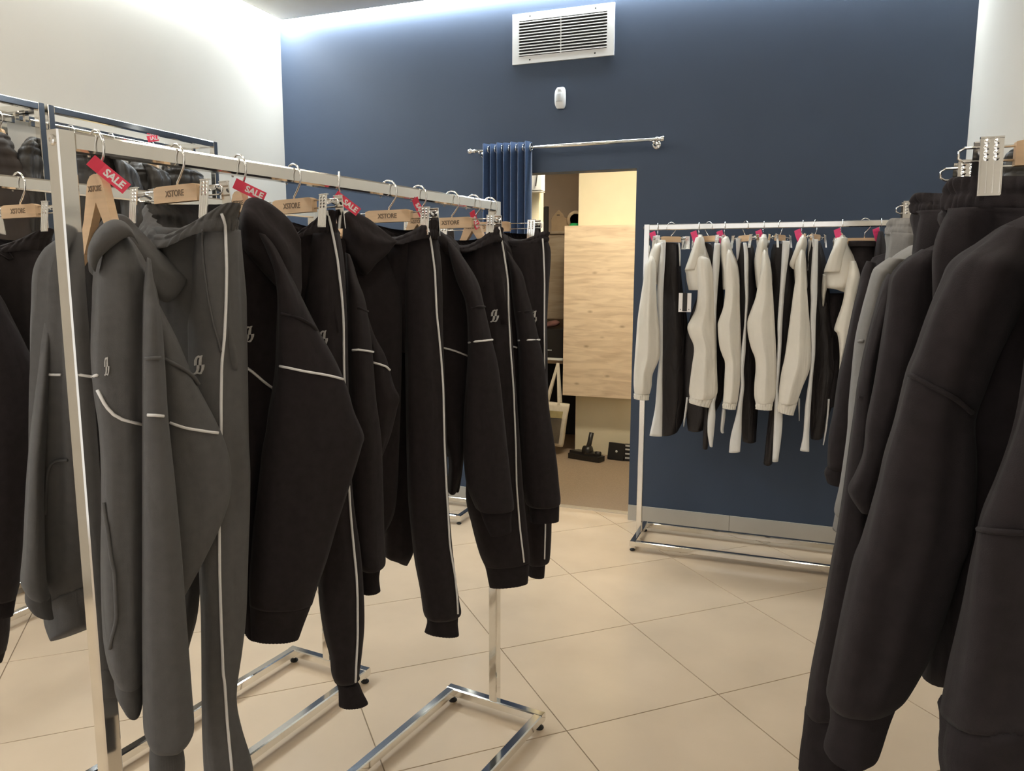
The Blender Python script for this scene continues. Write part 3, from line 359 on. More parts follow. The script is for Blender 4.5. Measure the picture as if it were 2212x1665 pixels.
['track_pants','black track pants fourth on the front rack,cuff hanging lowest of the black pants','pants','tracksuit pieces on the front chrome rack',[-1.0398,1.413],[['loft','waistband','black',(0.2079,0.9781),[[-0.9992,1.4044,1.603,0.067,-0.0142,0.0096,0.034],[-0.9958,1.4037,1.5902,0.0581,-0.0123,0.0067,0.048],[-0.9924,1.403,1.5775,0.0522,-0.0111,0.0038,0.0552],[-0.9889,1.4022,1.5644,0.0481,-0.0102,0.0008,0.06]],{'gath': (0.0065,30),'rows': (0.003,2),'n': 144,'fold': 0.003,'k': 4,'sag': 0.02,'sagf': 0.02,'pw': 0.9,'open': 1,'sub': 4},None],['loft','seat','black',(0.2079,0.9781),[[-1.0071,1.4265,1.5669,0.048,-0.0102,-0.0001,0.06],[-1.0006,1.4252,1.5117,0.0472,-0.01,-0.0006,0.06],[-0.997,1.4244,1.4322,0.0495,-0.0105,0.0013,0.05],[-0.9955,1.4241,1.3517,0.0598,-0.0127,0.0028,0.02]],{'fold': 0.008,'k': 4},None],['loft','leg','black',(-0.5631,0.8264),[[-0.9721,1.4229,1.5662,0.0263,0.0179,0.0014,0.045],[-0.9739,1.4217,1.5115,0.0323,0.022,0.0003,0.05],[-0.9778,1.4189,1.4326,0.0369,0.0252,-0.0002,0.05],[-0.9782,1.4187,1.3727,0.0383,0.0261,-0.0006,0.05],[-0.9769,1.4196,1.251,0.0367,0.025,-0.0013,0.05],[-0.9745,1.4212,1.1161,0.0347,0.0236,-0.002,0.05],[-0.973,1.4223,1.0294,0.0345,0.0235,-0.0025,0.05],[-0.9702,1.4241,0.9542,0.0352,0.024,-0.003,0.05],[-0.9657,1.4272,0.8581,0.0389,0.0265,-0.0039,0.05],[-0.9643,1.4282,0.7574,0.0405,0.0276,-0.0048,0.05],[-0.9611,1.4303,0.674,0.0367,0.025,0.0008,0.05],[-0.9592,1.4316,0.6107,0.0289,0.0197,-0.0047,0.05],[-0.9602,1.4309,0.5673,0.0255,0.0174,-0.0055,0.05],[-0.9564,1.4336,0.5454,0.024,0.0164,-0.0002,0.03]],{'fold': 0.004},None],['loft','cuff','black',(-0.5523,0.8336),[[-0.9577,1.4314,0.5399,0.0214,0.0142,-0.006,0.022],[-0.9512,1.4358,0.5187,0.0216,0.0143,-0.0032,0.022],[-0.9453,1.4397,0.4818,0.0275,0.0182,-0.0019,0.022]],{'rib': 0.0008,'n': 64,'fold': 0.003},'leg'],['loft','leg','black',(-0.5869,0.8096),[[-1.07,1.4652,1.5657,0.0222,0.0161,0.0004,0.045],[-1.0691,1.4659,1.4716,0.022,0.0159,0.0,0.045],[-1.0636,1.4699,1.3464,0.0247,0.0179,-0.0005,0.045],[-1.0648,1.469,1.1538,0.0209,0.0152,-0.0012,0.045],[-1.0581,1.4739,0.9318,0.0171,0.0124,-0.0017,0.045],[-1.0562,1.4752,0.7602,0.0151,0.011,-0.0019,0.045]],{},None],['tube','piping','white_cord',0.0027,[[-0.937,1.3817,1.6091],[-0.9357,1.3883,1.5926],[-0.9353,1.3929,1.5777],[-0.9348,1.3966,1.5644],[-0.9336,1.3991,1.5513],[-0.9322,1.4008,1.538],[-0.9311,1.4029,1.5245],[-0.9304,1.4053,1.5115],[-0.9301,1.4072,1.4995],[-0.93,1.4088,1.4879],[-0.93,1.4104,1.4762],[-0.9299,1.4123,1.4645],[-0.93,1.4148,1.4522],[-0.9302,1.4168,1.4387],[-0.9301,1.4183,1.4246],[-0.9298,1.4191,1.4109],[-0.9294,1.4193,1.398],[-0.9291,1.4192,1.3855],[-0.9289,1.4191,1.3729],[-0.9288,1.4187,1.3606],[-0.9287,1.4182,1.3483],[-0.9287,1.4177,1.3359],[-0.9287,1.4173,1.3236],[-0.9287,1.4169,1.3112],[-0.9287,1.4164,1.2988],[-0.9287,1.416,1.2864],[-0.9287,1.4157,1.2741],[-0.9286,1.4156,1.2619],[-0.9285,1.4155,1.2497],[-0.9285,1.4155,1.2376],[-0.9284,1.4155,1.2254],[-0.9283,1.4155,1.2129],[-0.9282,1.4156,1.2],[-0.928,1.4157,1.1869],[-0.9279,1.4159,1.1737],[-0.9278,1.416,1.1604],[-0.9276,1.4162,1.1472],[-0.9275,1.4163,1.1339],[-0.9273,1.4164,1.1207],[-0.9271,1.4165,1.1077],[-0.927,1.4166,1.0947],[-0.9268,1.4167,1.0818],[-0.9265,1.4167,1.0688],[-0.9263,1.4167,1.0559],[-0.9261,1.4167,1.0429],[-0.9257,1.4167,1.0296],[-0.9253,1.4167,1.016],[-0.9249,1.4168,1.0021],[-0.9244,1.4167,0.9882],[-0.9238,1.4166,0.9743],[-0.9231,1.4166,0.9601],[-0.9223,1.4167,0.9455],[-0.9215,1.4169,0.9305],[-0.9205,1.4171,0.9155],[-0.9195,1.4174,0.9005],[-0.9186,1.4178,0.8854],[-0.9177,1.4182,0.8701],[-0.9168,1.4188,0.8546],[-0.916,1.4195,0.8391],[-0.9153,1.4202,0.8234],[-0.9147,1.4209,0.8075],[-0.9144,1.4212,0.791],[-0.9142,1.4213,0.7741],[-0.914,1.4213,0.7581],[-0.914,1.421,0.7439],[-0.9141,1.4205,0.7305],[-0.9141,1.4201,0.7171],[-0.9142,1.4196,0.7037],[-0.9143,1.4193,0.6902],[-0.9145,1.4191,0.6766],[-0.9149,1.4187,0.6629],[-0.9155,1.418,0.6489],[-0.9163,1.4172,0.6349],[-0.9171,1.4164,0.6208],[-0.9179,1.4156,0.6066],[-0.9188,1.415,0.5914],[-0.9202,1.4153,0.5737],[-0.9226,1.4169,0.5538]],None],['logo','logo_embroidery','thread',[-0.9502,1.373,1.3458],[0.9438,0.3305,0.0],[0.0051,-0.0146,0.9999],0.0205,0.0351]]],
['hoodie','black hoodie with drooping pointed hood,third hoodie along the front rack','hoodie','tracksuit pieces on the front chrome rack',[-1.0194,1.5566],[['loft','body','black',(-0.5424,0.8401),[[-1.084,1.6339,1.591,0.0324,0.0209,0.0033,0.03],[-1.0706,1.6426,1.5355,0.0838,0.0541,-0.0019,0.06],[-1.0615,1.6484,1.4595,0.104,0.0671,-0.0113,0.06],[-1.062,1.6481,1.357,0.1069,0.069,-0.0014,0.06],[-1.0655,1.6458,1.1231,0.101,0.0652,-0.0043,0.06],[-1.0563,1.6518,0.9049,0.0784,0.0506,-0.0055,0.06],[-1.0609,1.6488,0.8187,0.0615,0.0397,-0.005,0.06]],{'fold': 0.006},None],['loft','hem_band','black',(-0.5422,0.8403),[[-1.0604,1.6491,0.8199,0.061,0.0394,-0.0062,0.055],[-1.0626,1.6477,0.7689,0.0543,0.0351,-0.0048,0.055]],{'rib': 0.001,'n': 80,'fold': 0.002},'body'],['loft','sleeve','black',(-0.5307,0.8475),[[-0.9747,1.5138,1.5261,0.0043,0.0027,-0.0025,0.02],[-0.9717,1.5157,1.5044,0.0069,0.0043,-0.0015,0.03],[-0.9678,1.5181,1.4656,0.0109,0.0068,0.0,0.055],[-0.9625,1.5214,1.4249,0.0171,0.0107,-0.0001,0.055],[-0.959,1.5236,1.3659,0.0211,0.0132,-0.0002,0.055],[-0.9567,1.5251,1.3052,0.0239,0.015,-0.0005,0.055],[-0.9554,1.5259,1.1995,0.0268,0.0168,-0.0009,0.055],[-0.952,1.528,1.0996,0.0315,0.0197,-0.0015,0.055],[-0.9516,1.5283,0.9655,0.0323,0.0202,-0.002,0.055],[-0.9481,1.5305,0.8444,0.0294,0.0184,-0.0023,0.055],[-0.9435,1.5333,0.7961,0.0259,0.0162,-0.0016,0.055],[-0.9461,1.5317,0.7818,0.0199,0.0125,-0.0006,0.03]],{'fold': 0.003},None],['loft','cuff','black',(-0.5266,0.8501),[[-0.946,1.5315,0.7842,0.02,0.0124,-0.0005,0.022],[-0.9479,1.5303,0.7564,0.0177,0.011,-0.0004,0.022],[-0.9467,1.531,0.7224,0.0187,0.0116,0.0006,0.022]],{'rib': 0.001,'n': 64,'fold': 0.001},'sleeve'],['loft','sleeve','black',(-0.5061,0.8625),[[-0.9679,1.5636,1.4075,0.0045,0.0026,-0.0054,0.01],[-0.9619,1.5671,1.3643,0.0069,0.004,-0.0001,0.02],[-0.9561,1.5705,1.3317,0.0106,0.0062,-0.0001,0.03],[-0.9449,1.5771,1.2855,0.019,0.0112,-0.0003,0.03],[-0.9368,1.5819,1.2202,0.0257,0.0151,-0.0006,0.03],[-0.9303,1.5857,1.1905,0.03,0.0176,-0.0003,0.03],[-0.9331,1.584,1.1654,0.0277,0.0163,-0.0008,0.03],[-0.94,1.58,1.1015,0.0203,0.0119,-0.0007,0.03],[-0.9466,1.5761,1.0495,0.0099,0.0058,-0.0004,0.02],[-0.9494,1.5745,1.0302,0.0047,0.0028,-0.0002,0.01]],{'fold': 0.003},None],['loft','hood','black',(-0.5103,0.86),[[-1.0336,1.5831,1.5759,0.0004,0.0002,-0.0396,0.02],[-1.0127,1.5954,1.561,0.0019,0.0011,-0.057,0.045],[-0.9891,1.6095,1.5434,0.001,0.0006,-0.0611,0.05],[-0.9639,1.6244,1.5477,-0.0012,-0.0007,-0.0379,0.04],[-0.941,1.638,1.5502,-0.0013,-0.0007,-0.0185,0.025],[-0.9239,1.6481,1.5569,-0.001,-0.0006,-0.0022,0.006]],{'fold': 0.008,'k': 2},None],['tube','piping','white_cord',0.0027,[[-0.9439,1.4734,1.3123],[-0.9287,1.4753,1.3137],[-0.9186,1.4923,1.3102],[-0.9208,1.5252,1.3046]],None],['tube','piping','white_cord',0.0027,[[-0.9369,1.5461,1.2778],[-0.921,1.555,1.2725],[-0.9142,1.5706,1.2658],[-0.911,1.5815,1.2564]],None],['tube','seam','black',0.003,[[-0.9691,1.4933,1.3986],[-0.9268,1.4765,1.4073],[-0.9305,1.522,1.3965]],None],['loft','back_panel','black',(0.2588,0.9659),[[-1.0484,1.5644,1.565,0.029,-0.0078,0.0,0.02],[-1.1063,1.5799,1.53,0.0869,-0.0233,0.0,0.035],[-1.1546,1.5928,1.46,0.1352,-0.0362,0.0,0.04],[-1.1643,1.5954,1.2,0.1449,-0.0388,0.0,0.04],[-1.1643,1.5954,1.0,0.1401,-0.0375,0.0,0.04],[-1.1546,1.5928,0.86,0.1256,-0.0336,0.0,0.04]],{'fold': 0.006},None],['loft','sleeve','black',(0.2588,0.9659),[[-1.2802,1.6265,1.46,0.0145,-0.0039,0.0,0.02],[-1.2995,1.6317,1.38,0.0386,-0.0104,0.0,0.05],[-1.3092,1.6342,1.15,0.0483,-0.0129,0.0,0.05],[-1.3092,1.6342,0.95,0.0435,-0.0116,0.0,0.05],[-1.2995,1.6317,0.86,0.029,-0.0078,0.0,0.05]],{'fold': 0.004},None]]],
['track_pants','black track pants at the middle of the front rack with long white side piping','pants','tracksuit pieces on the front chrome rack',[-0.9941,1.7348],[['loft','waistband','black',(0.1392,0.9903),[[-0.953,1.729,1.6089,0.0963,-0.0135,0.0027,0.034],[-0.9434,1.7277,1.5944,0.0842,-0.0118,0.0023,0.052],[-0.9339,1.7263,1.5798,0.0734,-0.0103,0.0019,0.0598],[-0.9242,1.725,1.5649,0.0624,-0.0088,0.0014,0.065]],{'gath': (0.0065,30),'rows': (0.003,2),'n': 144,'fold': 0.003,'k': 4,'sag': 0.018,'sagf': 0.02,'pw': 0.9,'open': 1,'sub': 4},None],['loft','seat','black',(0.1392,0.9903),[[-0.9488,1.7587,1.5719,0.0678,-0.0095,-0.0028,0.065],[-0.9471,1.7585,1.5176,0.0682,-0.0096,-0.0006,0.065],[-0.9474,1.7585,1.4242,0.0736,-0.0103,0.0013,0.05],[-0.9484,1.7587,1.2817,0.0713,-0.01,0.0037,0.02]],{'fold': 0.008,'k': 4},None],['loft','leg','black',(-0.459,0.8884),[[-0.9127,1.7431,1.5695,0.0407,0.021,0.0004,0.045],[-0.9108,1.744,1.5172,0.0424,0.0219,0.0002,0.05],[-0.9099,1.7445,1.425,0.0437,0.0226,-0.0,0.05],[-0.9083,1.7453,1.3457,0.0425,0.0219,-0.0002,0.05],[-0.9065,1.7463,1.237,0.0439,0.0227,-0.0006,0.05],[-0.9046,1.7472,1.0851,0.0459,0.0237,-0.001,0.05],[-0.9029,1.7481,0.9111,0.046,0.0238,-0.0015,0.05],[-0.8967,1.7514,0.8,0.0453,0.0234,-0.0018,0.05],[-0.8909,1.7543,0.7321,0.0445,0.023,-0.002,0.05],[-0.8798,1.7601,0.6419,0.0436,0.0225,-0.012,0.05],[-0.8732,1.7635,0.5874,0.0434,0.0224,-0.0037,0.05],[-0.8723,1.7639,0.5684,0.0368,0.019,-0.0014,0.03]],{'fold': 0.004},None],['loft','cuff','black',(-0.4431,0.8964),[[-0.8708,1.7623,0.5713,0.0366,0.0181,-0.0017,0.022],[-0.871,1.7622,0.551,0.0366,0.0181,-0.0037,0.022],[-0.8729,1.7612,0.5234,0.0405,0.02,-0.0079,0.022]],{'rib': 0.0008,'n': 64,'fold': 0.002},'leg'],['loft','leg','black',(-0.4937,0.8696),[[-1.0121,1.7936,1.5731,0.0207,0.0117,0.0002,0.045],[-1.0116,1.7938,1.4706,0.0271,0.0154,0.0001,0.045],[-1.0099,1.7948,1.3496,0.0289,0.0164,-0.0002,0.045],[-1.0112,1.7941,1.1012,0.0321,0.0182,-0.0009,0.045],[-1.0166,1.791,0.8964,0.0325,0.0185,-0.0015,0.045],[-1.0185,1.7899,0.7787,0.0349,0.0198,-0.002,0.045],[-1.0183,1.79,0.7223,0.034,0.0193,0.0012,0.045],[-1.0122,1.7935,0.6953,0.0163,0.0093,-0.0111,0.02]],{},None],['tube','piping','white_cord',0.0027,[[-0.863,1.6925,1.5893],[-0.8622,1.7,1.5722],[-0.8664,1.7142,1.5582],[-0.8681,1.7217,1.5448],[-0.8667,1.7228,1.5307],[-0.8655,1.7245,1.5167],[-0.8646,1.7264,1.5026],[-0.8638,1.728,1.4884],[-0.8634,1.7288,1.4743],[-0.8632,1.7293,1.46],[-0.8629,1.7298,1.4457],[-0.8626,1.7302,1.4313],[-0.8623,1.7306,1.417],[-0.862,1.731,1.4026],[-0.8615,1.7315,1.3879],[-0.8608,1.7324,1.3728],[-0.8599,1.7337,1.3575],[-0.8589,1.7354,1.3421],[-0.858,1.7369,1.3267],[-0.8572,1.7381,1.3112],[-0.8564,1.7392,1.2957],[-0.8555,1.7403,1.2801],[-0.8547,1.7413,1.2641],[-0.8539,1.742,1.2471],[-0.8531,1.7427,1.2297],[-0.8524,1.7433,1.2122],[-0.8517,1.7437,1.1954],[-0.8513,1.7437,1.18],[-0.851,1.7435,1.1652],[-0.8507,1.7434,1.1505],[-0.8504,1.7432,1.1357],[-0.8501,1.7431,1.1208],[-0.8499,1.743,1.106],[-0.8496,1.743,1.0911],[-0.8494,1.7429,1.0761],[-0.8492,1.743,1.0611],[-0.849,1.7431,1.0461],[-0.8487,1.7435,1.0308],[-0.8483,1.744,1.0154],[-0.848,1.7444,1.0],[-0.8476,1.7449,0.9845],[-0.8473,1.7454,0.9691],[-0.8469,1.7458,0.9535],[-0.8465,1.7463,0.9377],[-0.8459,1.7469,0.9212],[-0.8453,1.7475,0.9044],[-0.8446,1.748,0.8876],[-0.8438,1.7484,0.8708],[-0.8431,1.7487,0.854],[-0.8423,1.7488,0.837],[-0.8415,1.7488,0.8197],[-0.8408,1.7488,0.8023],[-0.8398,1.7492,0.7846],[-0.8381,1.7506,0.7665],[-0.8362,1.7523,0.7482],[-0.8342,1.7544,0.7298],[-0.8321,1.757,0.7114],[-0.8303,1.7591,0.6931],[-0.8286,1.7599,0.6755],[-0.8269,1.7598,0.6583],[-0.8253,1.7595,0.641],[-0.8239,1.7591,0.6239],[-0.8226,1.7583,0.6069],[-0.8215,1.7573,0.5897]],None],['tube','piping','white_cord',0.0027,[[-1.0221,1.7438,0.9119],[-1.025,1.745,0.8951],[-1.028,1.7462,0.8782],[-1.0314,1.748,0.8614],[-1.0354,1.7507,0.8445],[-1.0394,1.7534,0.8278],[-1.0429,1.7557,0.8111]],None]]],
['hoodie','black hoodie with white piped sleeve,fourth hoodie along the front rack','hoodie','tracksuit pieces on the front chrome rack',[-0.9762,1.8605],[['loft','body','black',(-0.4415,0.8973),[[-0.941,1.9224,1.5888,0.0252,0.0124,-0.006,0.04],[-0.9497,1.9182,1.5547,0.0506,0.0249,-0.0028,0.09],[-0.9477,1.9192,1.4629,0.0651,0.032,0.0001,0.09],[-0.9446,1.9206,1.3016,0.0705,0.0347,-0.0004,0.09],[-0.9438,1.9211,1.1497,0.0677,0.0333,-0.0009,0.09],[-0.9108,1.9373,1.0035,0.0234,0.0115,-0.0005,0.09],[-0.9193,1.9331,0.8823,0.0136,0.0067,-0.0004,0.09]],{'fold': 0.005},None],['loft','sleeve','black',(-0.3923,0.9198),[[-0.8869,1.8552,1.5651,0.0072,0.0031,-0.0018,0.02],[-0.871,1.8619,1.5311,0.0145,0.0062,0.0001,0.04],[-0.844,1.8734,1.4638,0.0252,0.0108,0.0001,0.055],[-0.8252,1.8815,1.4043,0.022,0.0094,0.0,0.055],[-0.8125,1.8869,1.3085,0.0295,0.0126,-0.0,0.055],[-0.8059,1.8897,1.2301,0.0388,0.0166,-0.0001,0.055],[-0.8028,1.891,1.0656,0.052,0.0222,-0.0003,0.055],[-0.7938,1.8949,0.9287,0.056,0.0239,-0.0005,0.055],[-0.7781,1.9015,0.8525,0.0487,0.0208,-0.0005,0.055],[-0.7734,1.9035,0.8392,0.0417,0.0178,-0.0017,0.04]],{'fold': 0.003},None],['loft','cuff','black',(-0.3744,0.9273),[[-0.7725,1.8996,0.8405,0.0413,0.0167,-0.0028,0.022],[-0.7678,1.9015,0.8081,0.0343,0.0139,0.0005,0.022],[-0.7584,1.9054,0.7709,0.0261,0.0105,0.0059,0.022]],{'rib': 0.001,'n': 64,'fold': 0.001},'sleeve'],['loft','hood','black',(-0.4371,0.8994),[[-0.9321,1.8597,1.5766,0.0014,0.0007,-0.021,0.03],[-0.9093,1.8708,1.5617,0.0025,0.0012,-0.0301,0.05],[-0.8792,1.8854,1.5359,-0.0002,-0.0001,-0.0224,0.03]],{'fold': 0.004},None],['tube','piping','white_cord',0.0027,[[-0.8979,1.8431,1.2866],[-0.8856,1.8566,1.2816],[-0.8751,1.873,1.2755],[-0.8659,1.8915,1.2679],[-0.8569,1.9117,1.2594]],None],['tube','piping','white_cord',0.0027,[[-0.8277,1.8477,1.3024],[-0.7975,1.8324,1.3081],[-0.7798,1.8458,1.3098],[-0.774,1.8845,1.3092]],None],['tube','seam','black',0.003,[[-0.8108,1.8283,1.3929],[-0.7939,1.8381,1.3984],[-0.7916,1.874,1.3961]],None],['loft','back_panel','black',(0.1736,0.9848),[[-1.0057,1.8657,1.565,0.0295,-0.0052,0.0,0.02],[-1.0648,1.8762,1.53,0.0886,-0.0156,0.0,0.035],[-1.1141,1.8849,1.46,0.1379,-0.0243,0.0,0.04],[-1.1239,1.8866,1.2,0.1477,-0.026,0.0,0.04],[-1.1239,1.8866,1.0,0.1428,-0.0252,0.0,0.04],[-1.1141,1.8849,0.86,0.128,-0.0226,0.0,0.04]],{'fold': 0.006},None],['loft','sleeve','black',(0.1736,0.9848),[[-1.2421,1.9074,1.46,0.0148,-0.0026,0.0,0.02],[-1.2618,1.9109,1.38,0.0394,-0.0069,0.0,0.05],[-1.2716,1.9126,1.15,0.0492,-0.0087,0.0,0.05],[-1.2716,1.9126,0.95,0.0443,-0.0078,0.0,0.05],[-1.2618,1.9109,0.86,0.0295,-0.0052,0.0,0.05]],{'fold': 0.004},None]]],
['track_pants','black track pants with a grey emblem on the thigh,second pants from the far end','pants','tracksuit pieces on the front chrome rack',[-0.9538,2.018],[['loft','waistband','black',(0.1392,0.9903),[[-0.8797,2.0075,1.5935,0.0807,-0.0113,0.0165,0.034],[-0.8732,2.0066,1.5806,0.0742,-0.0104,0.0158,0.048],[-0.8667,2.0057,1.5678,0.0684,-0.0096,0.015,0.0552],[-0.86,2.0048,1.5545,0.0628,-0.0088,0.0142,0.06]],{'gath': (0.0065,30),'rows': (0.003,2),'n': 144,'fold': 0.003,'k': 4,'sag': 0.012,'sagf': 0.02,'pw': 0.9,'open': 1,'sub': 4},None],['loft','seat','black',(0.1392,0.9903),[[-0.8792,2.0378,1.561,0.0668,-0.0094,0.0118,0.06],[-0.8689,2.0363,1.4625,0.0671,-0.0094,0.0005,0.06],[-0.8616,2.0353,1.3392,0.074,-0.0104,0.0025,0.02]],{'fold': 0.008,'k': 4},None],['loft','leg','black',(-0.3776,0.926),[[-0.8602,2.0345,1.5603,0.049,0.02,0.0124,0.045],[-0.8543,2.0369,1.4867,0.0528,0.0215,0.0034,0.05],[-0.8495,2.0389,1.4182,0.0531,0.0216,0.0001,0.05],[-0.8423,2.0418,1.3393,0.0509,0.0207,0.0001,0.05],[-0.8319,2.0461,1.13,0.0559,0.0228,-0.0001,0.05],[-0.8339,2.0453,0.986,0.0671,0.0274,-0.0002,0.05],[-0.8358,2.0445,0.8378,0.0785,0.032,-0.0003,0.05],[-0.8238,2.0494,0.7484,0.0745,0.0304,-0.0004,0.05],[-0.8097,2.0551,0.6622,0.0685,0.0279,-0.0004,0.05],[-0.8,2.0591,0.6216,0.0616,0.0251,0.0054,0.035]],{'fold': 0.004},None],['loft','cuff','black',(-0.361,0.9326),[[-0.7984,2.0567,0.6227,0.0614,0.0237,0.0059,0.022],[-0.7964,2.0575,0.5872,0.057,0.022,0.0037,0.022],[-0.7944,2.0582,0.5558,0.0525,0.0203,0.0059,0.022]],{'rib': 0.0008,'n': 64,'fold': 0.001},'leg'],['loft','leg','black',(-0.4212,0.907),[[-0.9442,2.0775,1.3346,0.0216,0.0101,-0.0,0.03],[-0.9527,2.0736,1.0569,0.0164,0.0076,-0.0002,0.04],[-0.9612,2.0697,0.9145,0.0114,0.0053,-0.0002,0.04],[-0.9656,2.0676,0.8279,0.0051,0.0024,-0.0001,0.02]],{},None],['tube','piping','white_cord',0.0027,[[-0.7977,1.9893,1.6086],[-0.7959,1.9952,1.5902],[-0.7967,2.0057,1.5736],[-0.8002,2.0232,1.5575],[-0.8007,2.0323,1.54],[-0.7982,2.0336,1.5217],[-0.7962,2.036,1.5034],[-0.7953,2.0413,1.4851],[-0.7952,2.0476,1.467],[-0.7942,2.0484,1.4489],[-0.7923,2.0451,1.4308],[-0.7904,2.0413,1.4127],[-0.7889,2.038,1.3945],[-0.7877,2.0363,1.3768],[-0.7867,2.0359,1.3599],[-0.7856,2.0357,1.3435],[-0.7845,2.0356,1.3271],[-0.7835,2.0356,1.3106],[-0.7825,2.0356,1.2941],[-0.7815,2.0356,1.2776],[-0.7804,2.0358,1.2609],[-0.7792,2.0361,1.244],[-0.7779,2.0366,1.227],[-0.7767,2.0371,1.21],[-0.7754,2.0375,1.1929],[-0.7742,2.038,1.1757],[-0.773,2.0384,1.1587],[-0.7721,2.0384,1.142],[-0.7713,2.0384,1.1254],[-0.7706,2.0383,1.1087],[-0.7699,2.0383,1.092],[-0.7691,2.0384,1.0753],[-0.7684,2.0385,1.0585],[-0.7678,2.0387,1.0417],[-0.7671,2.0388,1.0248],[-0.7664,2.039,1.008],[-0.7658,2.0391,0.991],[-0.7652,2.0391,0.9739],[-0.7647,2.039,0.9567],[-0.7643,2.0389,0.9394],[-0.7638,2.0389,0.9222],[-0.7633,2.0389,0.9049],[-0.7629,2.0388,0.8875],[-0.7622,2.039,0.8701],[-0.7612,2.0395,0.8526],[-0.7599,2.0402,0.8351],[-0.7586,2.0407,0.8175],[-0.7573,2.0412,0.8],[-0.7559,2.0416,0.7824],[-0.7546,2.0419,0.7648],[-0.753,2.0424,0.7471],[-0.7512,2.043,0.7295],[-0.7492,2.0438,0.7119],[-0.7472,2.0446,0.6941],[-0.7453,2.0457,0.6761],[-0.7438,2.0481,0.6575],[-0.7428,2.0518,0.6381]],None],['logo','logo_embroidery','thread',[-0.815,1.9984,1.3657],[0.7971,0.6038,-0.0],[-0.0,0.0,1.0],0.0256,0.0362]]],
['hoodie','black hoodie beside the last pants,fifth hoodie along the front rack','hoodie','tracksuit pieces on the front chrome rack',[-0.9375,2.1328],[['loft','body','black',(-0.3549,0.9349),[[-0.8696,2.1907,1.5972,0.0182,0.0069,-0.0034,0.03],[-0.8499,2.1981,1.5183,0.0248,0.0094,-0.0068,0.09],[-0.8363,2.2033,1.3299,0.0251,0.0095,0.0001,0.09],[-0.8308,2.2054,1.0425,0.0235,0.0089,0.0001,0.09],[-0.8247,2.2077,0.8203,0.0252,0.0096,0.0001,0.09]],{'fold': 0.005},None],['loft','sleeve','black',(-0.3331,0.9429),[[-0.8277,2.1292,1.5472,0.0051,0.0018,-0.0033,0.02],[-0.8174,2.1328,1.5199,0.0102,0.0036,-0.0013,0.035],[-0.8039,2.1376,1.481,0.0186,0.0066,0.0001,0.055],[-0.7954,2.1406,1.4285,0.0231,0.0082,0.0001,0.055],[-0.7848,2.1443,1.3715,0.0271,0.0096,0.0001,0.055],[-0.7702,2.1495,1.2895,0.0311,0.011,0.0002,0.055],[-0.7607,2.1529,1.2079,0.0377,0.0133,0.0002,0.055],[-0.7533,2.1555,1.0692,0.0446,0.0158,0.0003,0.055],[-0.7413,2.1597,0.9439,0.0509,0.018,0.0005,0.055],[-0.7319,2.163,0.8415,0.0519,0.0183,0.0005,0.055],[-0.7249,2.1655,0.7942,0.0493,0.0174,0.0013,0.055],[-0.7221,2.1665,0.7803,0.0427,0.0151,0.0005,0.035]],{'fold': 0.003},None],['loft','cuff','black',(-0.3149,0.9491),[[-0.7202,2.1628,0.7845,0.0436,0.0145,0.0007,0.022],[-0.7179,2.1635,0.7553,0.0416,0.0138,0.0007,0.022],[-0.7171,2.1638,0.731,0.0397,0.0132,0.0015,0.022]],{'rib': 0.001,'n': 64,'fold': 0.001},'sleeve'],['loft','hood','black',(-0.3689,0.9295),[[-0.8769,2.1353,1.5847,0.0025,0.001,-0.0134,0.03],[-0.8516,2.1454,1.5599,0.0026,0.001,-0.0289,0.05],[-0.8261,2.1555,1.5324,0.0001,0.0,-0.0216,0.02]],{'fold': 0.004},None],['tube','piping','white_cord',0.0027,[[-0.7836,2.1035,1.2895],[-0.7469,2.0979,1.2927],[-0.7309,2.1445,1.2903]],None],['tube','piping','white_cord',0.0027,[[-0.8062,2.1183,1.2699],[-0.7972,2.1221,1.2672],[-0.7941,2.1237,1.2659]],None],['tube','seam','black',0.003,[[-0.7788,2.089,1.3724],[-0.7564,2.1001,1.3757],[-0.7526,2.1479,1.3741]],None],['loft','back_panel','black',(0.1392,0.9903),[[-0.9672,2.137,1.565,0.0297,-0.0042,0.0,0.02],[-1.0266,2.1453,1.53,0.0891,-0.0125,0.0,0.035],[-1.0761,2.1523,1.46,0.1386,-0.0195,0.0,0.04],[-1.086,2.1537,1.2,0.1485,-0.0209,0.0,0.04],[-1.086,2.1537,1.0,0.1436,-0.0202,0.0,0.04],[-1.0761,2.1523,0.92,0.1287,-0.0181,0.0,0.04]],{'fold': 0.006},None],['loft','sleeve','black',(0.1392,0.9903),[[-1.2049,2.1704,1.46,0.0149,-0.0021,0.0,0.02],[-1.2247,2.1732,1.38,0.0396,-0.0056,0.0,0.05],[-1.2346,2.1746,1.15,0.0495,-0.007,0.0,0.05],[-1.2346,2.1746,0.95,0.0446,-0.0063,0.0,0.05],[-1.2247,2.1732,0.92,0.0297,-0.0042,0.0,0.05]],{'fold': 0.004},None]]],
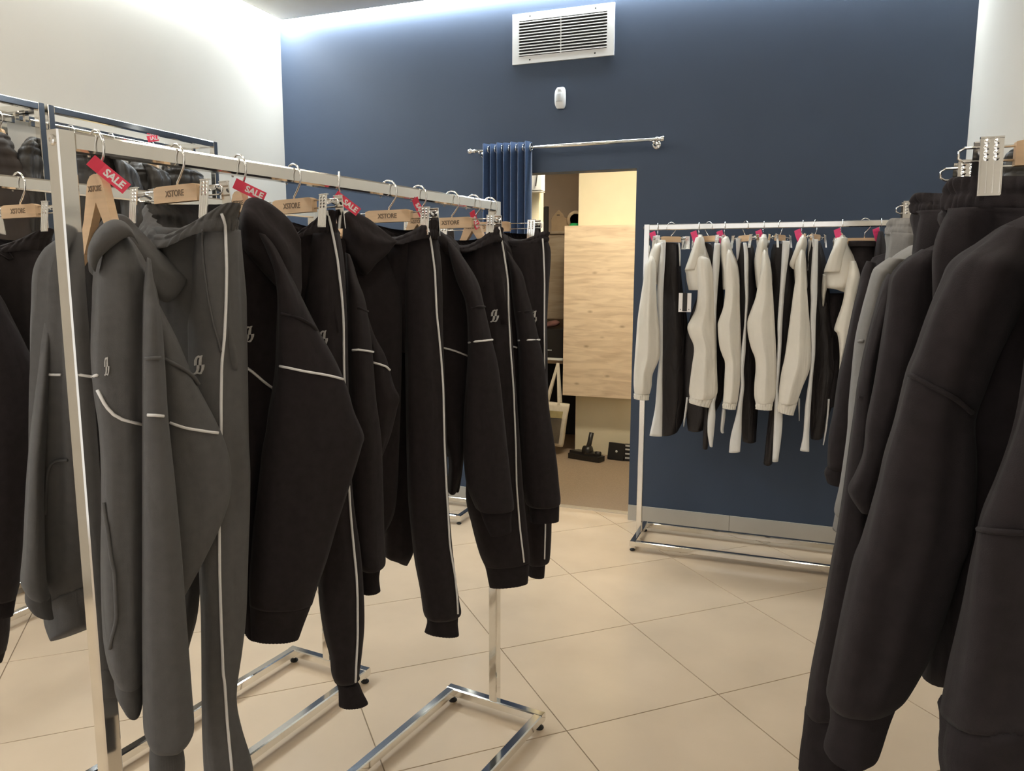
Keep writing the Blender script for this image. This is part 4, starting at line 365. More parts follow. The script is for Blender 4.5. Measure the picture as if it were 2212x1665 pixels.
['track_pants','black track pants last on the far end of the front rack','pants','tracksuit pieces on the front chrome rack',[-0.9244,2.2249],[['loft','waistband','black',(0.1045,0.9945),[[-0.8029,2.2121,1.6068,0.0702,-0.0074,0.0005,0.034],[-0.8019,2.212,1.5962,0.0683,-0.0072,0.0009,0.048],[-0.8008,2.2119,1.5855,0.067,-0.007,0.0012,0.0552],[-0.7997,2.2118,1.5746,0.0661,-0.0069,0.0016,0.06]],{'gath': (0.0065,30),'rows': (0.003,2),'n': 144,'fold': 0.003,'k': 4,'sag': 0.004,'sagf': 0.02,'pw': 0.9,'open': 1,'sub': 4},None],['loft','seat','black',(0.1045,0.9945),[[-0.7997,2.2118,1.578,0.065,-0.0068,-0.0005,0.065],[-0.7946,2.2112,1.5156,0.0618,-0.0065,-0.0003,0.065],[-0.7914,2.2109,1.3936,0.0562,-0.0059,0.0013,0.065],[-0.7872,2.2105,1.2459,0.0544,-0.0057,0.0028,0.045],[-0.7853,2.2103,1.1028,0.0494,-0.0052,0.0038,0.02]],{'fold': 0.006,'k': 4},None],['loft','leg','black',(-0.3283,0.9446),[[-0.8068,2.2658,1.3269,0.0524,0.0182,0.0003,0.04],[-0.8033,2.267,1.1816,0.0488,0.017,0.0003,0.05],[-0.7969,2.2692,1.0338,0.0478,0.0166,0.0004,0.05],[-0.7897,2.2717,0.8834,0.0475,0.0165,0.0005,0.05],[-0.7799,2.2751,0.6885,0.0424,0.0147,0.0006,0.05],[-0.7762,2.2764,0.5667,0.0342,0.0119,0.0005,0.05],[-0.7797,2.2752,0.5532,0.0278,0.0097,-0.0004,0.03]],{'fold': 0.003},None],['loft','cuff','black',(-0.3249,0.9457),[[-0.7802,2.2744,0.5558,0.0271,0.0093,-0.0011,0.022],[-0.7813,2.2741,0.5044,0.0243,0.0084,-0.0035,0.022]],{'rib': 0.0008,'n': 64,'fold': 0.001},'leg'],['tube','piping','white_cord',0.0027,[[-0.7359,2.1778,1.5838],[-0.7374,2.1874,1.5631],[-0.7367,2.1898,1.5435],[-0.7351,2.1882,1.5243],[-0.7338,2.1871,1.505],[-0.7328,2.1869,1.4857],[-0.732,2.1868,1.4667],[-0.7316,2.1865,1.4485],[-0.7314,2.1862,1.4306],[-0.7312,2.1859,1.4127],[-0.731,2.1855,1.3947],[-0.7307,2.1852,1.3767],[-0.7306,2.1849,1.3587],[-0.7305,2.1847,1.3406],[-0.7303,2.1847,1.3224],[-0.7303,2.1849,1.3042],[-0.7302,2.1853,1.2859],[-0.7301,2.186,1.2675],[-0.7302,2.1868,1.2491],[-0.7302,2.1877,1.2306],[-0.7304,2.1887,1.2121],[-0.7307,2.1899,1.1936],[-0.7309,2.1912,1.1756],[-0.7311,2.1927,1.1577],[-0.7311,2.1957,1.1396],[-0.7352,2.213,1.1192],[-0.7439,2.2414,1.0966],[-0.748,2.2544,1.0762],[-0.7475,2.2539,1.058],[-0.747,2.2533,1.0397],[-0.7466,2.2526,1.0214],[-0.7463,2.2518,1.003],[-0.746,2.2514,0.9846],[-0.7455,2.2511,0.9662],[-0.7451,2.2508,0.9477],[-0.7446,2.2506,0.9292],[-0.7442,2.2504,0.9106],[-0.7438,2.2502,0.8919],[-0.7436,2.2498,0.8731],[-0.7434,2.2494,0.8541],[-0.7432,2.249,0.8352],[-0.743,2.2486,0.8162],[-0.7427,2.2481,0.7971],[-0.7425,2.2476,0.7781],[-0.7423,2.2472,0.759],[-0.742,2.2467,0.7399],[-0.7417,2.2462,0.7207],[-0.7416,2.2456,0.7013],[-0.7415,2.2448,0.6814],[-0.7415,2.244,0.6613],[-0.7415,2.2431,0.6411],[-0.7416,2.2423,0.6209],[-0.7417,2.2418,0.6004],[-0.742,2.2419,0.5796]],None],['logo','logo_embroidery','thread',[-0.7586,2.1664,1.3546],[0.6003,0.7998,0.0],[0.0129,-0.0097,0.9999],0.0276,0.0385]]],
['track_pants','dark graphite track pants with drawstring clipped beneath the second rack rail','pants','garments on the second chrome rack',[-1.7158,1.3],[['loft','waistband','graphite',(0.1392,0.9903),[[-1.7762,1.3085,1.5788,0.164,-0.023,0.0028,0.034],[-1.779,1.3089,1.5633,0.1438,-0.0202,0.0021,0.056],[-1.7819,1.3093,1.5478,0.133,-0.0187,0.0014,0.0644],[-1.7849,1.3097,1.5317,0.1248,-0.0175,0.0006,0.07]],{'gath': (0.0065,30),'rows': (0.003,2),'n': 144,'fold': 0.003,'k': 4,'sag': 0.02,'sagf': 0.02,'pw': 0.9,'open': 1,'sub': 4},None],['loft','seat','graphite',(0.1392,0.9903),[[-1.7834,1.3095,1.5355,0.1155,-0.0162,-0.0012,0.075],[-1.7884,1.3102,1.4691,0.12,-0.0169,0.0009,0.075],[-1.8005,1.3119,1.358,0.1261,-0.0177,0.0063,0.075],[-1.8117,1.3135,1.2444,0.167,-0.0235,0.0121,0.05]],{'fold': 0.014,'k': 5},None],['loft','leg','graphite',(-0.8028,0.5963),[[-1.7356,1.3237,1.2919,0.0272,0.0367,-0.0024,0.05],[-1.7428,1.3139,1.1338,0.0242,0.0326,-0.004,0.05],[-1.7519,1.3017,0.9617,0.02,0.027,-0.005,0.05],[-1.761,1.2893,0.7865,0.0158,0.0213,-0.0053,0.05]],{},None],['loft','leg','graphite',(-0.8292,0.559),[[-1.8017,1.262,1.2951,0.0242,0.0358,-0.0024,0.05],[-1.8085,1.2518,1.1401,0.0217,0.0322,-0.0041,0.05],[-1.8162,1.2405,0.9711,0.0205,0.0304,-0.0058,0.05],[-1.8235,1.2297,0.7989,0.0193,0.0287,-0.0074,0.05],[-1.83,1.22,0.6382,0.0185,0.0275,-0.0059,0.05],[-1.8343,1.2136,0.5648,0.0163,0.0242,-0.0085,0.05]],{},None],['loft','cuff','graphite',(-0.8358,0.549),[[-1.8329,1.2128,0.5667,0.016,0.0243,-0.0098,0.022],[-1.8368,1.2068,0.5312,0.0138,0.021,-0.0053,0.022]],{'rib': 0.0008,'n': 64,'fold': 0.001},'leg'],['tube','drawstring','graphite',0.0022,[[-1.7124,1.2386,1.5225],[-1.7071,1.2539,1.511],[-1.7003,1.2603,1.5146],[-1.7009,1.2533,1.526]],None]]],
['hoodie','near black hoodie cut off by the left edge of the picture','hoodie','garments on the second chrome rack',[-1.735,1.12],[['loft','body','black',(-0.8545,0.5194),[[-1.7657,1.108,1.5478,0.0245,0.0403,0.0013,0.05],[-1.766,1.1075,1.4305,0.0412,0.0677,-0.0012,0.09],[-1.7797,1.0849,1.0678,0.0437,0.072,-0.0127,0.09],[-1.7869,1.0731,0.8051,0.0443,0.0728,-0.0213,0.09]],{},None],['loft','sleeve','black',(-0.8176,0.5757),[[-1.682,1.1432,1.5019,0.0113,0.0161,-0.0071,0.03],[-1.6745,1.1539,1.4305,0.0225,0.032,-0.0005,0.06],[-1.6699,1.1604,1.3804,0.028,0.0398,-0.0015,0.06],[-1.6644,1.1681,1.3193,0.0353,0.0502,-0.0031,0.06],[-1.6601,1.1742,1.2676,0.041,0.0583,-0.0048,0.06],[-1.6616,1.1721,1.2057,0.0414,0.0588,-0.0063,0.06],[-1.671,1.1588,1.0606,0.0378,0.0537,-0.009,0.06],[-1.6783,1.1484,0.9558,0.0344,0.0488,-0.0103,0.06],[-1.6852,1.1387,0.8499,0.0305,0.0433,-0.011,0.06],[-1.6882,1.1344,0.7964,0.0286,0.0406,-0.0113,0.06],[-1.6907,1.1308,0.7534,0.0256,0.0364,-0.0108,0.045]],{'fold': 0.003},None],['loft','cuff','black',(-0.8327,0.5537),[[-1.6909,1.1322,0.755,0.0241,0.0363,-0.012,0.022],[-1.6941,1.1273,0.709,0.0221,0.0333,-0.0085,0.022]],{'rib': 0.001,'n': 72,'fold': 0.001},'sleeve']]],
['windbreaker_jacket','cream windbreaker jacket leftmost on the far rack,sleeve over the rack post','jacket','windbreakers on the far chrome rack',[-0.761,4.152],[['loft','body','cream',(-0.1832,0.9831),[[-0.7454,4.1549,1.659,0.0232,0.0043,-0.0001,0.04],[-0.7545,4.1532,1.6272,0.0332,0.0062,-0.0001,0.1],[-0.7663,4.151,1.5729,0.04,0.0075,-0.0,0.1],[-0.7732,4.1497,1.5252,0.0384,0.0072,0.0,0.1],[-0.7717,4.15,1.4705,0.0251,0.0047,0.0001,0.1],[-0.7637,4.1515,1.4277,0.0117,0.0022,0.0018,0.1]],{'fold': 0.006},None],['loft','collar','cream',(-0.1771,0.9842),[[-0.7426,4.135,1.6595,0.0271,0.0049,0.0005,0.05],[-0.7441,4.1347,1.6433,0.029,0.0052,0.0032,0.06],[-0.7489,4.1339,1.6147,0.0314,0.0057,0.0016,0.06]],{'fold': 0.003},None],['loft','sleeve','cream',(-0.1896,0.9819),[[-0.7663,4.0186,1.5754,0.0061,0.0012,-0.0,0.008],[-0.7658,4.0187,1.5569,0.0152,0.0029,-0.0,0.03],[-0.7704,4.0178,1.5239,0.0272,0.0053,0.0,0.04],[-0.7705,4.0178,1.4575,0.0309,0.006,-0.0132,0.04],[-0.7748,4.0169,1.3271,0.0429,0.0083,-0.0164,0.04],[-0.7759,4.0167,1.2428,0.0524,0.0101,0.0007,0.04],[-0.7735,4.0172,1.1411,0.0588,0.0114,0.001,0.04],[-0.7756,4.0168,1.0489,0.0611,0.0118,-0.0021,0.04],[-0.7922,4.0136,0.966,0.0471,0.0091,-0.0023,0.04],[-0.7934,4.0133,0.8968,0.0449,0.0087,-0.0022,0.04],[-0.7943,4.0132,0.8545,0.0389,0.0075,0.0012,0.03]],{'fold': 0.004,'k': 5,'pw': 1.45},None],['loft','cuff','cream',(-0.1948,0.9808),[[-0.7972,4.0123,0.8534,0.0386,0.0077,-0.0006,0.03],[-0.7968,4.0124,0.8395,0.0386,0.0077,-0.0006,0.03],[-0.7971,4.0123,0.8259,0.0367,0.0073,-0.0024,0.03]],{'gath': (0.006,20),'n': 80,'fold': 0.001},'sleeve']]],
['windbreaker_jacket','cream cropped windbreaker jacket with a white hang tag at its zip','jacket','windbreakers on the far chrome rack',[-0.548,4.152],[['loft','body','cream',(-0.1299,0.9915),[[-0.5408,4.1529,1.6848,0.011,0.0014,-0.0001,0.04],[-0.5427,4.1527,1.6451,0.0228,0.003,-0.0001,0.1],[-0.5437,4.1526,1.6085,0.0382,0.005,-0.0035,0.1],[-0.5428,4.1527,1.5551,0.0556,0.0073,-0.0034,0.1],[-0.5443,4.1525,1.5033,0.0682,0.0089,-0.0049,0.1],[-0.5378,4.1533,1.4764,0.0679,0.0089,-0.0048,0.1],[-0.5328,4.154,1.4378,0.067,0.0088,-0.0064,0.1],[-0.5265,4.1548,1.4024,0.0631,0.0083,0.0022,0.1]],{'fold': 0.006},None],['loft','collar','cream',(-0.1321,0.9912),[[-0.5359,4.0931,1.6699,0.0191,0.0026,0.0021,0.05],[-0.5369,4.0929,1.6362,0.0266,0.0035,-0.0002,0.06],[-0.5455,4.0918,1.5804,0.032,0.0043,0.0032,0.05],[-0.5703,4.0885,1.5046,0.034,0.0045,-0.0013,0.04]],{'fold': 0.004},None],['loft','sleeve','cream',(-0.1239,0.9923),[[-0.5081,4.0562,1.5716,0.0128,0.0016,-0.0033,0.008],[-0.5074,4.0563,1.5534,0.0319,0.004,-0.0033,0.03],[-0.4968,4.0576,1.4717,0.0382,0.0048,0.0001,0.04],[-0.4915,4.0583,1.4061,0.0392,0.0049,0.0003,0.04],[-0.4916,4.0583,1.3137,0.0455,0.0057,0.0006,0.04],[-0.5011,4.0571,1.2538,0.0597,0.0075,0.001,0.04],[-0.5069,4.0564,1.2171,0.0689,0.0086,0.0013,0.04],[-0.5004,4.0572,1.1738,0.0654,0.0082,0.0014,0.04],[-0.4843,4.0592,1.1071,0.0545,0.0068,0.0014,0.04],[-0.4852,4.0591,1.0059,0.0618,0.0077,0.002,0.04],[-0.4854,4.059,0.8972,0.0708,0.0088,0.0027,0.04],[-0.486,4.059,0.8596,0.0676,0.0084,0.0027,0.04],[-0.4917,4.0583,0.8406,0.0574,0.0072,0.0007,0.04]],{'fold': 0.004,'k': 5,'pw': 1.45},None],['loft','cuff','cream',(-0.1219,0.9925),[[-0.4927,4.058,0.8419,0.0585,0.0072,-0.0027,0.03],[-0.4986,4.0573,0.8259,0.0541,0.0066,-0.0056,0.03],[-0.5018,4.0569,0.8069,0.0498,0.0061,-0.0109,0.03]],{'gath': (0.006,20),'n': 80,'fold': 0.001},'sleeve']]],
['windbreaker_jacket','cream windbreaker jacket third from the left on the far rack','jacket','windbreakers on the far chrome rack',[-0.418,4.152],[['loft','body','cream',(-0.094,0.9956),[[-0.4092,4.1528,1.6747,0.0103,0.001,-0.0017,0.04],[-0.411,4.1527,1.6468,0.0216,0.002,-0.0035,0.1],[-0.406,4.1531,1.5942,0.0294,0.0028,0.0032,0.1],[-0.3925,4.1544,1.5447,0.0356,0.0034,0.0066,0.1],[-0.382,4.1554,1.4852,0.0395,0.0037,0.0001,0.1],[-0.3764,4.1559,1.4055,0.0399,0.0038,0.0003,0.1]],{'fold': 0.006},None],['loft','collar','cream',(-0.0987,0.9951),[[-0.4106,4.1125,1.6615,0.0183,0.0018,0.0011,0.05],[-0.408,4.1128,1.629,0.0235,0.0023,-0.0002,0.06],[-0.4054,4.1131,1.5964,0.0248,0.0025,-0.0001,0.05]],{'fold': 0.003},None],['loft','sleeve','cream',(-0.0904,0.9959),[[-0.381,4.0549,1.603,0.0054,0.0005,-0.0032,0.008],[-0.3803,4.055,1.585,0.0133,0.0012,-0.0033,0.03],[-0.3722,4.0557,1.5239,0.0282,0.0026,-0.0,0.04],[-0.364,4.0565,1.4463,0.0351,0.0032,0.0002,0.04],[-0.3599,4.0569,1.3944,0.0351,0.0032,0.0003,0.04],[-0.3608,4.0568,1.3161,0.0406,0.0037,0.0006,0.04],[-0.3685,4.0561,1.2504,0.0524,0.0048,0.001,0.04],[-0.3688,4.0561,1.2175,0.0547,0.005,0.0012,0.04],[-0.3611,4.0568,1.1251,0.0517,0.0047,0.0014,0.04],[-0.351,4.0577,1.0722,0.0438,0.004,0.0014,0.04],[-0.3432,4.0584,1.0325,0.0371,0.0034,0.0013,0.04],[-0.342,4.0585,0.9187,0.0382,0.0035,0.0016,0.04],[-0.3465,4.0581,0.8274,0.0353,0.0032,-0.0017,0.035]],{'fold': 0.004,'k': 5,'pw': 1.45},None],['loft','cuff','cream',(-0.0857,0.9963),[[-0.3475,4.0577,0.8297,0.0343,0.003,-0.0007,0.03],[-0.3491,4.0576,0.8137,0.0334,0.0029,-0.0017,0.03],[-0.351,4.0574,0.7977,0.0316,0.0027,-0.0028,0.03]],{'gath': (0.006,20),'n': 80,'fold': 0.001},'sleeve']]],
['windbreaker_jacket','cream windbreaker jacket in the middle of the far rack','jacket','windbreakers on the far chrome rack',[-0.228,4.152],[['loft','body','cream',(-0.0551,0.9985),[[-0.2249,4.1522,1.6823,0.0119,0.0007,-0.0011,0.04],[-0.2295,4.1519,1.6479,0.0218,0.0012,-0.0002,0.1],[-0.2324,4.1518,1.5897,0.03,0.0017,-0.0002,0.1],[-0.2293,4.1519,1.5475,0.0377,0.0021,-0.0033,0.1],[-0.2207,4.1524,1.484,0.0382,0.0021,0.0017,0.1],[-0.2126,4.1528,1.4137,0.0367,0.002,0.0003,0.1]],{'fold': 0.006},None],['loft','collar','cream',(-0.0558,0.9984),[[-0.227,4.112,1.6654,0.0178,0.001,0.0011,0.05],[-0.23,4.1118,1.6239,0.0252,0.0014,0.003,0.06],[-0.2313,4.1118,1.5726,0.0315,0.0018,0.0031,0.05]],{'fold': 0.003},None],['loft','sleeve','cream',(-0.0518,0.9987),[[-0.2107,4.0528,1.6015,0.0051,0.0003,-0.0032,0.008],[-0.2099,4.0528,1.5838,0.0126,0.0007,-0.0032,0.03],[-0.2043,4.0531,1.5237,0.0213,0.0011,-0.0,0.04],[-0.2047,4.0531,1.4473,0.0315,0.0016,0.0002,0.04],[-0.2048,4.0531,1.3705,0.0414,0.0021,0.0005,0.04],[-0.2118,4.0527,1.2996,0.056,0.0029,0.001,0.04],[-0.2154,4.0525,1.251,0.0645,0.0033,0.0014,0.04],[-0.2104,4.0528,1.1894,0.0649,0.0034,0.0017,0.04],[-0.1977,4.0534,1.1181,0.0587,0.003,0.0019,0.04],[-0.1853,4.0541,1.0661,0.0501,0.0026,0.0018,0.04],[-0.1809,4.0543,1.0072,0.0486,0.0025,0.002,0.04],[-0.181,4.0543,0.9412,0.0506,0.0026,0.0023,0.04],[-0.18,4.0544,0.8749,0.0498,0.0026,0.0026,0.04],[-0.1794,4.0544,0.8374,0.0412,0.0021,0.0012,0.035]],{'fold': 0.004,'k': 5,'pw': 1.45},None],['loft','cuff','cream',(-0.0443,0.999),[[-0.1794,4.0541,0.8381,0.0406,0.0018,0.0006,0.03],[-0.1799,4.054,0.8224,0.04,0.0018,-0.0004,0.03],[-0.1807,4.054,0.805,0.0385,0.0017,-0.0011,0.03]],{'gath': (0.006,20),'n': 80,'fold': 0.001},'sleeve']]],
['windbreaker_jacket','cream windbreaker jacket with a standing folded collar,fifth on the far rack','jacket','windbreakers on the far chrome rack',[-0.045,4.152],[['loft','body','cream',(-0.0114,0.9999),[[-0.0365,4.1521,1.6756,0.0112,0.0001,-0.0017,0.04],[-0.0438,4.152,1.6361,0.0232,0.0003,-0.0034,0.1],[-0.0509,4.1519,1.5916,0.0256,0.0003,0.003,0.1],[-0.0474,4.152,1.5245,0.0289,0.0003,-0.0,0.1],[-0.0387,4.1521,1.4475,0.0274,0.0003,0.0002,0.1],[-0.0342,4.1521,1.4089,0.0268,0.0003,0.0003,0.1]],{'fold': 0.006},None],['loft','collar','cream',(-0.015,0.9999),[[-0.0374,4.1021,1.6636,0.0152,0.0002,-0.0002,0.05],[-0.0462,4.102,1.6217,0.0238,0.0004,0.0029,0.06],[-0.0616,4.1017,1.5778,0.0224,0.0003,0.003,0.05],[-0.0807,4.1015,1.5278,0.0144,0.0002,-0.0038,0.03],[-0.0715,4.1016,1.5082,0.006,0.0001,0.0,0.01]],{'fold': 0.004},None],['loft','sleeve','cream',(-0.0087,1.0),[[-0.0412,4.052,1.6032,0.0047,0.0,-0.0,0.008],[-0.0403,4.052,1.5858,0.0118,0.0001,-0.0001,0.03],[-0.0402,4.052,1.5235,0.0193,0.0002,-0.0,0.04],[-0.0387,4.0521,1.4483,0.0258,0.0002,0.0002,0.04],[-0.0375,4.0521,1.3854,0.0328,0.0003,0.0004,0.04],[-0.0355,4.0521,1.2904,0.0418,0.0004,0.0009,0.04],[-0.0336,4.0521,1.1948,0.0509,0.0004,0.0015,0.04],[-0.0336,4.0521,1.079,0.0602,0.0005,0.0024,0.04],[-0.042,4.052,1.0074,0.0635,0.0006,0.0029,0.04],[-0.0564,4.0519,0.935,0.0547,0.0005,0.0029,0.04],[-0.0694,4.0518,0.8391,0.0427,0.0004,-0.0007,0.04]],{'fold': 0.004,'k': 5,'pw': 1.45},None],['loft','cuff','cream',(-0.0178,0.9998),[[-0.0691,4.0516,0.8457,0.0439,0.0008,-0.0007,0.03],[-0.0725,4.0515,0.8152,0.0404,0.0007,-0.0034,0.03],[-0.0753,4.0514,0.7925,0.0361,0.0006,-0.0076,0.03]],{'gath': (0.006,20),'n': 80,'fold': 0.001},'sleeve']]],
['windbreaker_jacket','short cream windbreaker jacket flaring open beside the wooden trouser hanger','jacket','windbreakers on the far chrome rack',[0.135,4.152],[['loft','body','cream',(0.0348,0.9994),[[0.1401,4.1718,1.6755,0.0131,-0.0005,-0.0033,0.04],[0.1399,4.1718,1.6379,0.027,-0.0009,-0.0003,0.1],[0.1404,4.1718,1.5908,0.0483,-0.0017,0.0028,0.1],[0.1428,4.1717,1.5466,0.066,-0.0023,0.0029,0.1],[0.1446,4.1717,1.5024,0.0803,-0.0028,0.0032,0.1],[0.1445,4.1717,1.4643,0.078,-0.0027,0.0035,0.1],[0.1397,4.1718,1.4245,0.0619,-0.0022,0.0053,0.1],[0.1471,4.1716,1.4039,0.0333,-0.0012,-0.0124,0.06]],{'fold': 0.006},None],['loft','collar','cream',(0.0274,0.9996),[[0.1364,4.0819,1.6578,0.0244,-0.0007,-0.0004,0.05],[0.1287,4.0821,1.6162,0.0288,-0.0008,-0.0003,0.05],[0.1119,4.0826,1.5577,0.0317,-0.0009,0.0029,0.04],[0.1004,4.0829,1.4957,0.0355,-0.001,0.0001,0.03]],{'fold': 0.004},None],['loft','sleeve','cream',(0.0416,0.9991),[[0.192,4.0896,1.5483,0.0128,-0.0005,-0.0001,0.03],[0.199,4.0893,1.4841,0.0276,-0.0011,-0.0024,0.045],[0.1925,4.0896,1.4246,0.029,-0.0012,0.0003,0.045],[0.1872,4.0898,1.3747,0.0265,-0.0011,0.0004,0.045],[0.181,4.09,1.3245,0.0289,-0.0012,0.0006,0.045],[0.1702,4.0905,1.2614,0.0348,-0.0014,0.0009,0.045],[0.1632,4.0908,1.2169,0.0358,-0.0015,0.0011,0.045],[0.1688,4.0905,1.1981,0.0268,-0.0011,0.0009,0.045],[0.1712,4.0904,1.1474,0.0175,-0.0007,0.0007,0.045],[0.1677,4.0906,1.0834,0.0073,-0.0003,0.0003,0.045],[0.1639,4.0907,1.0178,0.0021,-0.0001,0.0001,0.01]],{'fold': 0.003},None],['loft','sleeve','cream',(0.0171,0.9999),[[0.077,4.153,1.48,0.0152,-0.0003,-0.0063,0.03],[0.073,4.1531,1.429,0.0132,-0.0002,-0.0063,0.04],[0.0711,4.1531,1.3843,0.0096,-0.0002,0.0001,0.04],[0.072,4.1531,1.3249,0.0035,-0.0001,0.0017,0.01]],{'fold': 0.002},None]]],
['nylon_pants','black nylon pants with a broad white side panel,leftmost on the far rack','pants','striped nylon pants on the far chrome rack',[-0.69,4.152],[['loft','leg','black_nylon',(-0.1563,0.9877),[[-0.7015,4.2109,1.6464,0.042,0.0066,-0.003,0.06],[-0.6985,4.2114,1.5807,0.045,0.0071,-0.0001,0.07],[-0.6932,4.2122,1.4431,0.051,0.0081,0.0002,0.07],[-0.6763,4.2149,1.2694,0.0661,0.0105,0.0009,0.07],[-0.6674,4.2163,1.0937,0.0733,0.0116,0.0016,0.07],[-0.664,4.2169,0.88,0.0738,0.0117,0.0024,0.07],[-0.6654,4.2166,0.7067,0.057,0.009,0.0024,0.07],[-0.6752,4.2151,0.6133,0.042,0.0066,0.0111,0.07]],{'fold': 0.006,'k': 5},None],['loft','side_panel','white_nylon',(-0.1725,0.985),[[-0.7152,4.0664,1.6464,0.0123,0.0021,0.0026,0.018],[-0.7157,4.0663,1.5974,0.013,0.0023,-0.0,0.018],[-0.7214,4.0653,1.4709,0.0154,0.0027,0.0001,0.018],[-0.7238,4.0649,1.3634,0.0164,0.0029,0.0001,0.018],[-0.7176,4.0659,1.2415,0.0125,0.0022,0.0002,0.018],[-0.7123,4.0669,1.1393,0.0096,0.0017,0.0002,0.018],[-0.7093,4.0674,1.05,0.0086,0.0015,0.0002,0.018],[-0.712,4.0669,0.9462,0.013,0.0023,0.0004,0.018],[-0.7123,4.0669,0.8417,0.0164,0.0029,0.0005,0.018],[-0.7142,4.0665,0.7574,0.0208,0.0036,0.0008,0.018],[-0.7241,4.0648,0.6238,0.0328,0.0057,-0.0011,0.018]],{'fold': 0.003,'n': 20},None],['loft','side_panel','white_nylon',(-0.1528,0.9883),[[-0.6524,4.1781,1.6456,0.0044,0.0007,-0.0017,0.015],[-0.6463,4.179,1.5915,0.0054,0.0008,-0.0017,0.015],[-0.6432,4.1795,1.5254,0.003,0.0005,0.0,0.015]],{'fold': 0.002,'n': 16},None]]],
['nylon_pants','black nylon pants with white side panel beside the tagged jacket','pants','striped nylon pants on the far chrome rack',[-0.499,4.152],[['loft','leg','black_nylon',(-0.1189,0.9929),[[-0.5041,4.2118,1.6435,0.0257,0.0031,-0.0035,0.05],[-0.4847,4.2141,1.5796,0.0427,0.0051,-0.0001,0.07],[-0.4763,4.2151,1.4443,0.0527,0.0063,0.0003,0.07],[-0.4998,4.2123,1.2732,0.0831,0.0099,0.0013,0.07],[-0.5049,4.2117,1.1347,0.1002,0.012,0.0024,0.07],[-0.5015,4.2121,0.8611,0.1012,0.0121,0.004,0.07],[-0.5139,4.2106,0.7468,0.0746,0.0089,0.0035,0.07],[-0.5339,4.2083,0.6454,0.0409,0.0049,0.0021,0.07]],{'fold': 0.006,'k': 5},None],['loft','side_panel','white_nylon',(-0.106,0.9944),[[-0.4437,4.0774,1.6378,0.0145,0.0015,-0.0001,0.018],[-0.4457,4.0772,1.5502,0.0174,0.0019,-0.0,0.018],[-0.4474,4.077,1.4719,0.0165,0.0018,0.0001,0.018],[-0.4451,4.0773,1.3799,0.0115,0.0012,0.0001,0.018],[-0.4422,4.0776,1.2741,0.0077,0.0008,0.0001,0.018],[-0.4347,4.0784,1.1139,0.0077,0.0008,0.0002,0.018],[-0.431,4.0788,0.8839,0.0143,0.0015,0.0006,0.018],[-0.4364,4.0782,0.822,0.013,0.0014,0.0006,0.018],[-0.4381,4.078,0.7463,0.0189,0.002,0.001,0.018],[-0.4394,4.0779,0.6632,0.017,0.0018,0.001,0.018],[-0.4342,4.0785,0.587,0.0076,0.0008,-0.0009,0.018]],{'fold': 0.003,'n': 20},None],['loft','side_panel','white_nylon',(-0.1401,0.9901),[[-0.5766,4.1612,0.8288,0.0067,0.001,0.0003,0.015],[-0.5814,4.1605,0.7719,0.0067,0.001,0.0003,0.015],[-0.5884,4.1596,0.7076,0.0051,0.0007,0.0002,0.015],[-0.5908,4.1592,0.6682,0.002,0.0003,0.0001,0.015]],{'fold': 0.002,'n': 16},None],['loft','leg','black_nylon',(-0.1125,0.9937),[[-0.4684,4.1353,0.7903,0.0132,0.0015,0.0006,0.04],[-0.4681,4.1354,0.6922,0.0166,0.0019,0.0009,0.04],[-0.4713,4.135,0.5632,0.0128,0.0014,-0.001,0.04]],{},None]]],
['nylon_pants','black nylon pants with white side panels,third pair on the far rack','pants','striped nylon pants on the far chrome rack',[-0.316,4.152],[['loft','leg','black_nylon',(-0.0682,0.9977),[[-0.316,4.2121,1.6365,0.0363,0.0025,-0.0086,0.06],[-0.3102,4.2125,1.5387,0.0473,0.0032,-0.0001,0.07],[-0.2957,4.2135,1.3785,0.0581,0.004,0.0006,0.07],[-0.2884,4.214,1.1757,0.0633,0.0043,0.0016,0.07],[-0.2809,4.2145,0.9703,0.0621,0.0042,0.0025,0.07],[-0.265,4.2156,0.7625,0.0427,0.0029,0.0024,0.07],[-0.253,4.2164,0.605,0.0348,0.0024,-0.0012,0.07]],{'fold': 0.006,'k': 5},None],['loft','side_panel','white_nylon',(-0.0722,0.9974),[[-0.3101,4.0722,1.6393,0.0081,0.0006,-0.0001,0.018],[-0.3008,4.0729,1.5753,0.0102,0.0007,-0.0,0.018],[-0.2942,4.0734,1.4466,0.0093,0.0007,0.0001,0.018],[-0.2883,4.0738,1.3558,0.0075,0.0005,0.0001,0.018],[-0.2898,4.0737,1.2185,0.0063,0.0005,0.0001,0.018],[-0.2934,4.0734,1.0996,0.0114,0.0008,0.0004,0.018],[-0.295,4.0733,0.9996,0.0086,0.0006,0.0003,0.018],[-0.29,4.0737,0.9195,0.0095,0.0007,0.0004,0.018],[-0.297,4.0732,0.8247,0.0118,0.0009,0.0006,0.018],[-0.3014,4.0728,0.7566,0.0153,0.0011,0.0009,0.018],[-0.3107,4.0722,0.657,0.0262,0.0019,0.0051,0.018],[-0.3147,4.0719,0.5684,0.0277,0.002,0.003,0.018]],{'fold': 0.003,'n': 20},None],['loft','side_panel','white_nylon',(-0.0831,0.9965),[[-0.3498,4.1692,1.6654,0.0127,0.0011,0.0009,0.015],[-0.3478,4.1694,1.6172,0.0115,0.001,-0.0001,0.015],[-0.3504,4.1692,1.5514,0.0029,0.0002,-0.0,0.015]],{'fold': 0.002,'n': 16},None],['loft','side_panel','white_nylon',(-0.0934,0.9956),[[-0.3805,4.1158,0.7852,0.0088,0.0008,0.0004,0.015],[-0.3828,4.1156,0.7367,0.0105,0.001,0.0006,0.015],[-0.3862,4.1153,0.674,0.0085,0.0008,0.0005,0.015],[-0.3816,4.1157,0.6569,0.0072,0.0007,0.0004,0.015]],{},None]]],
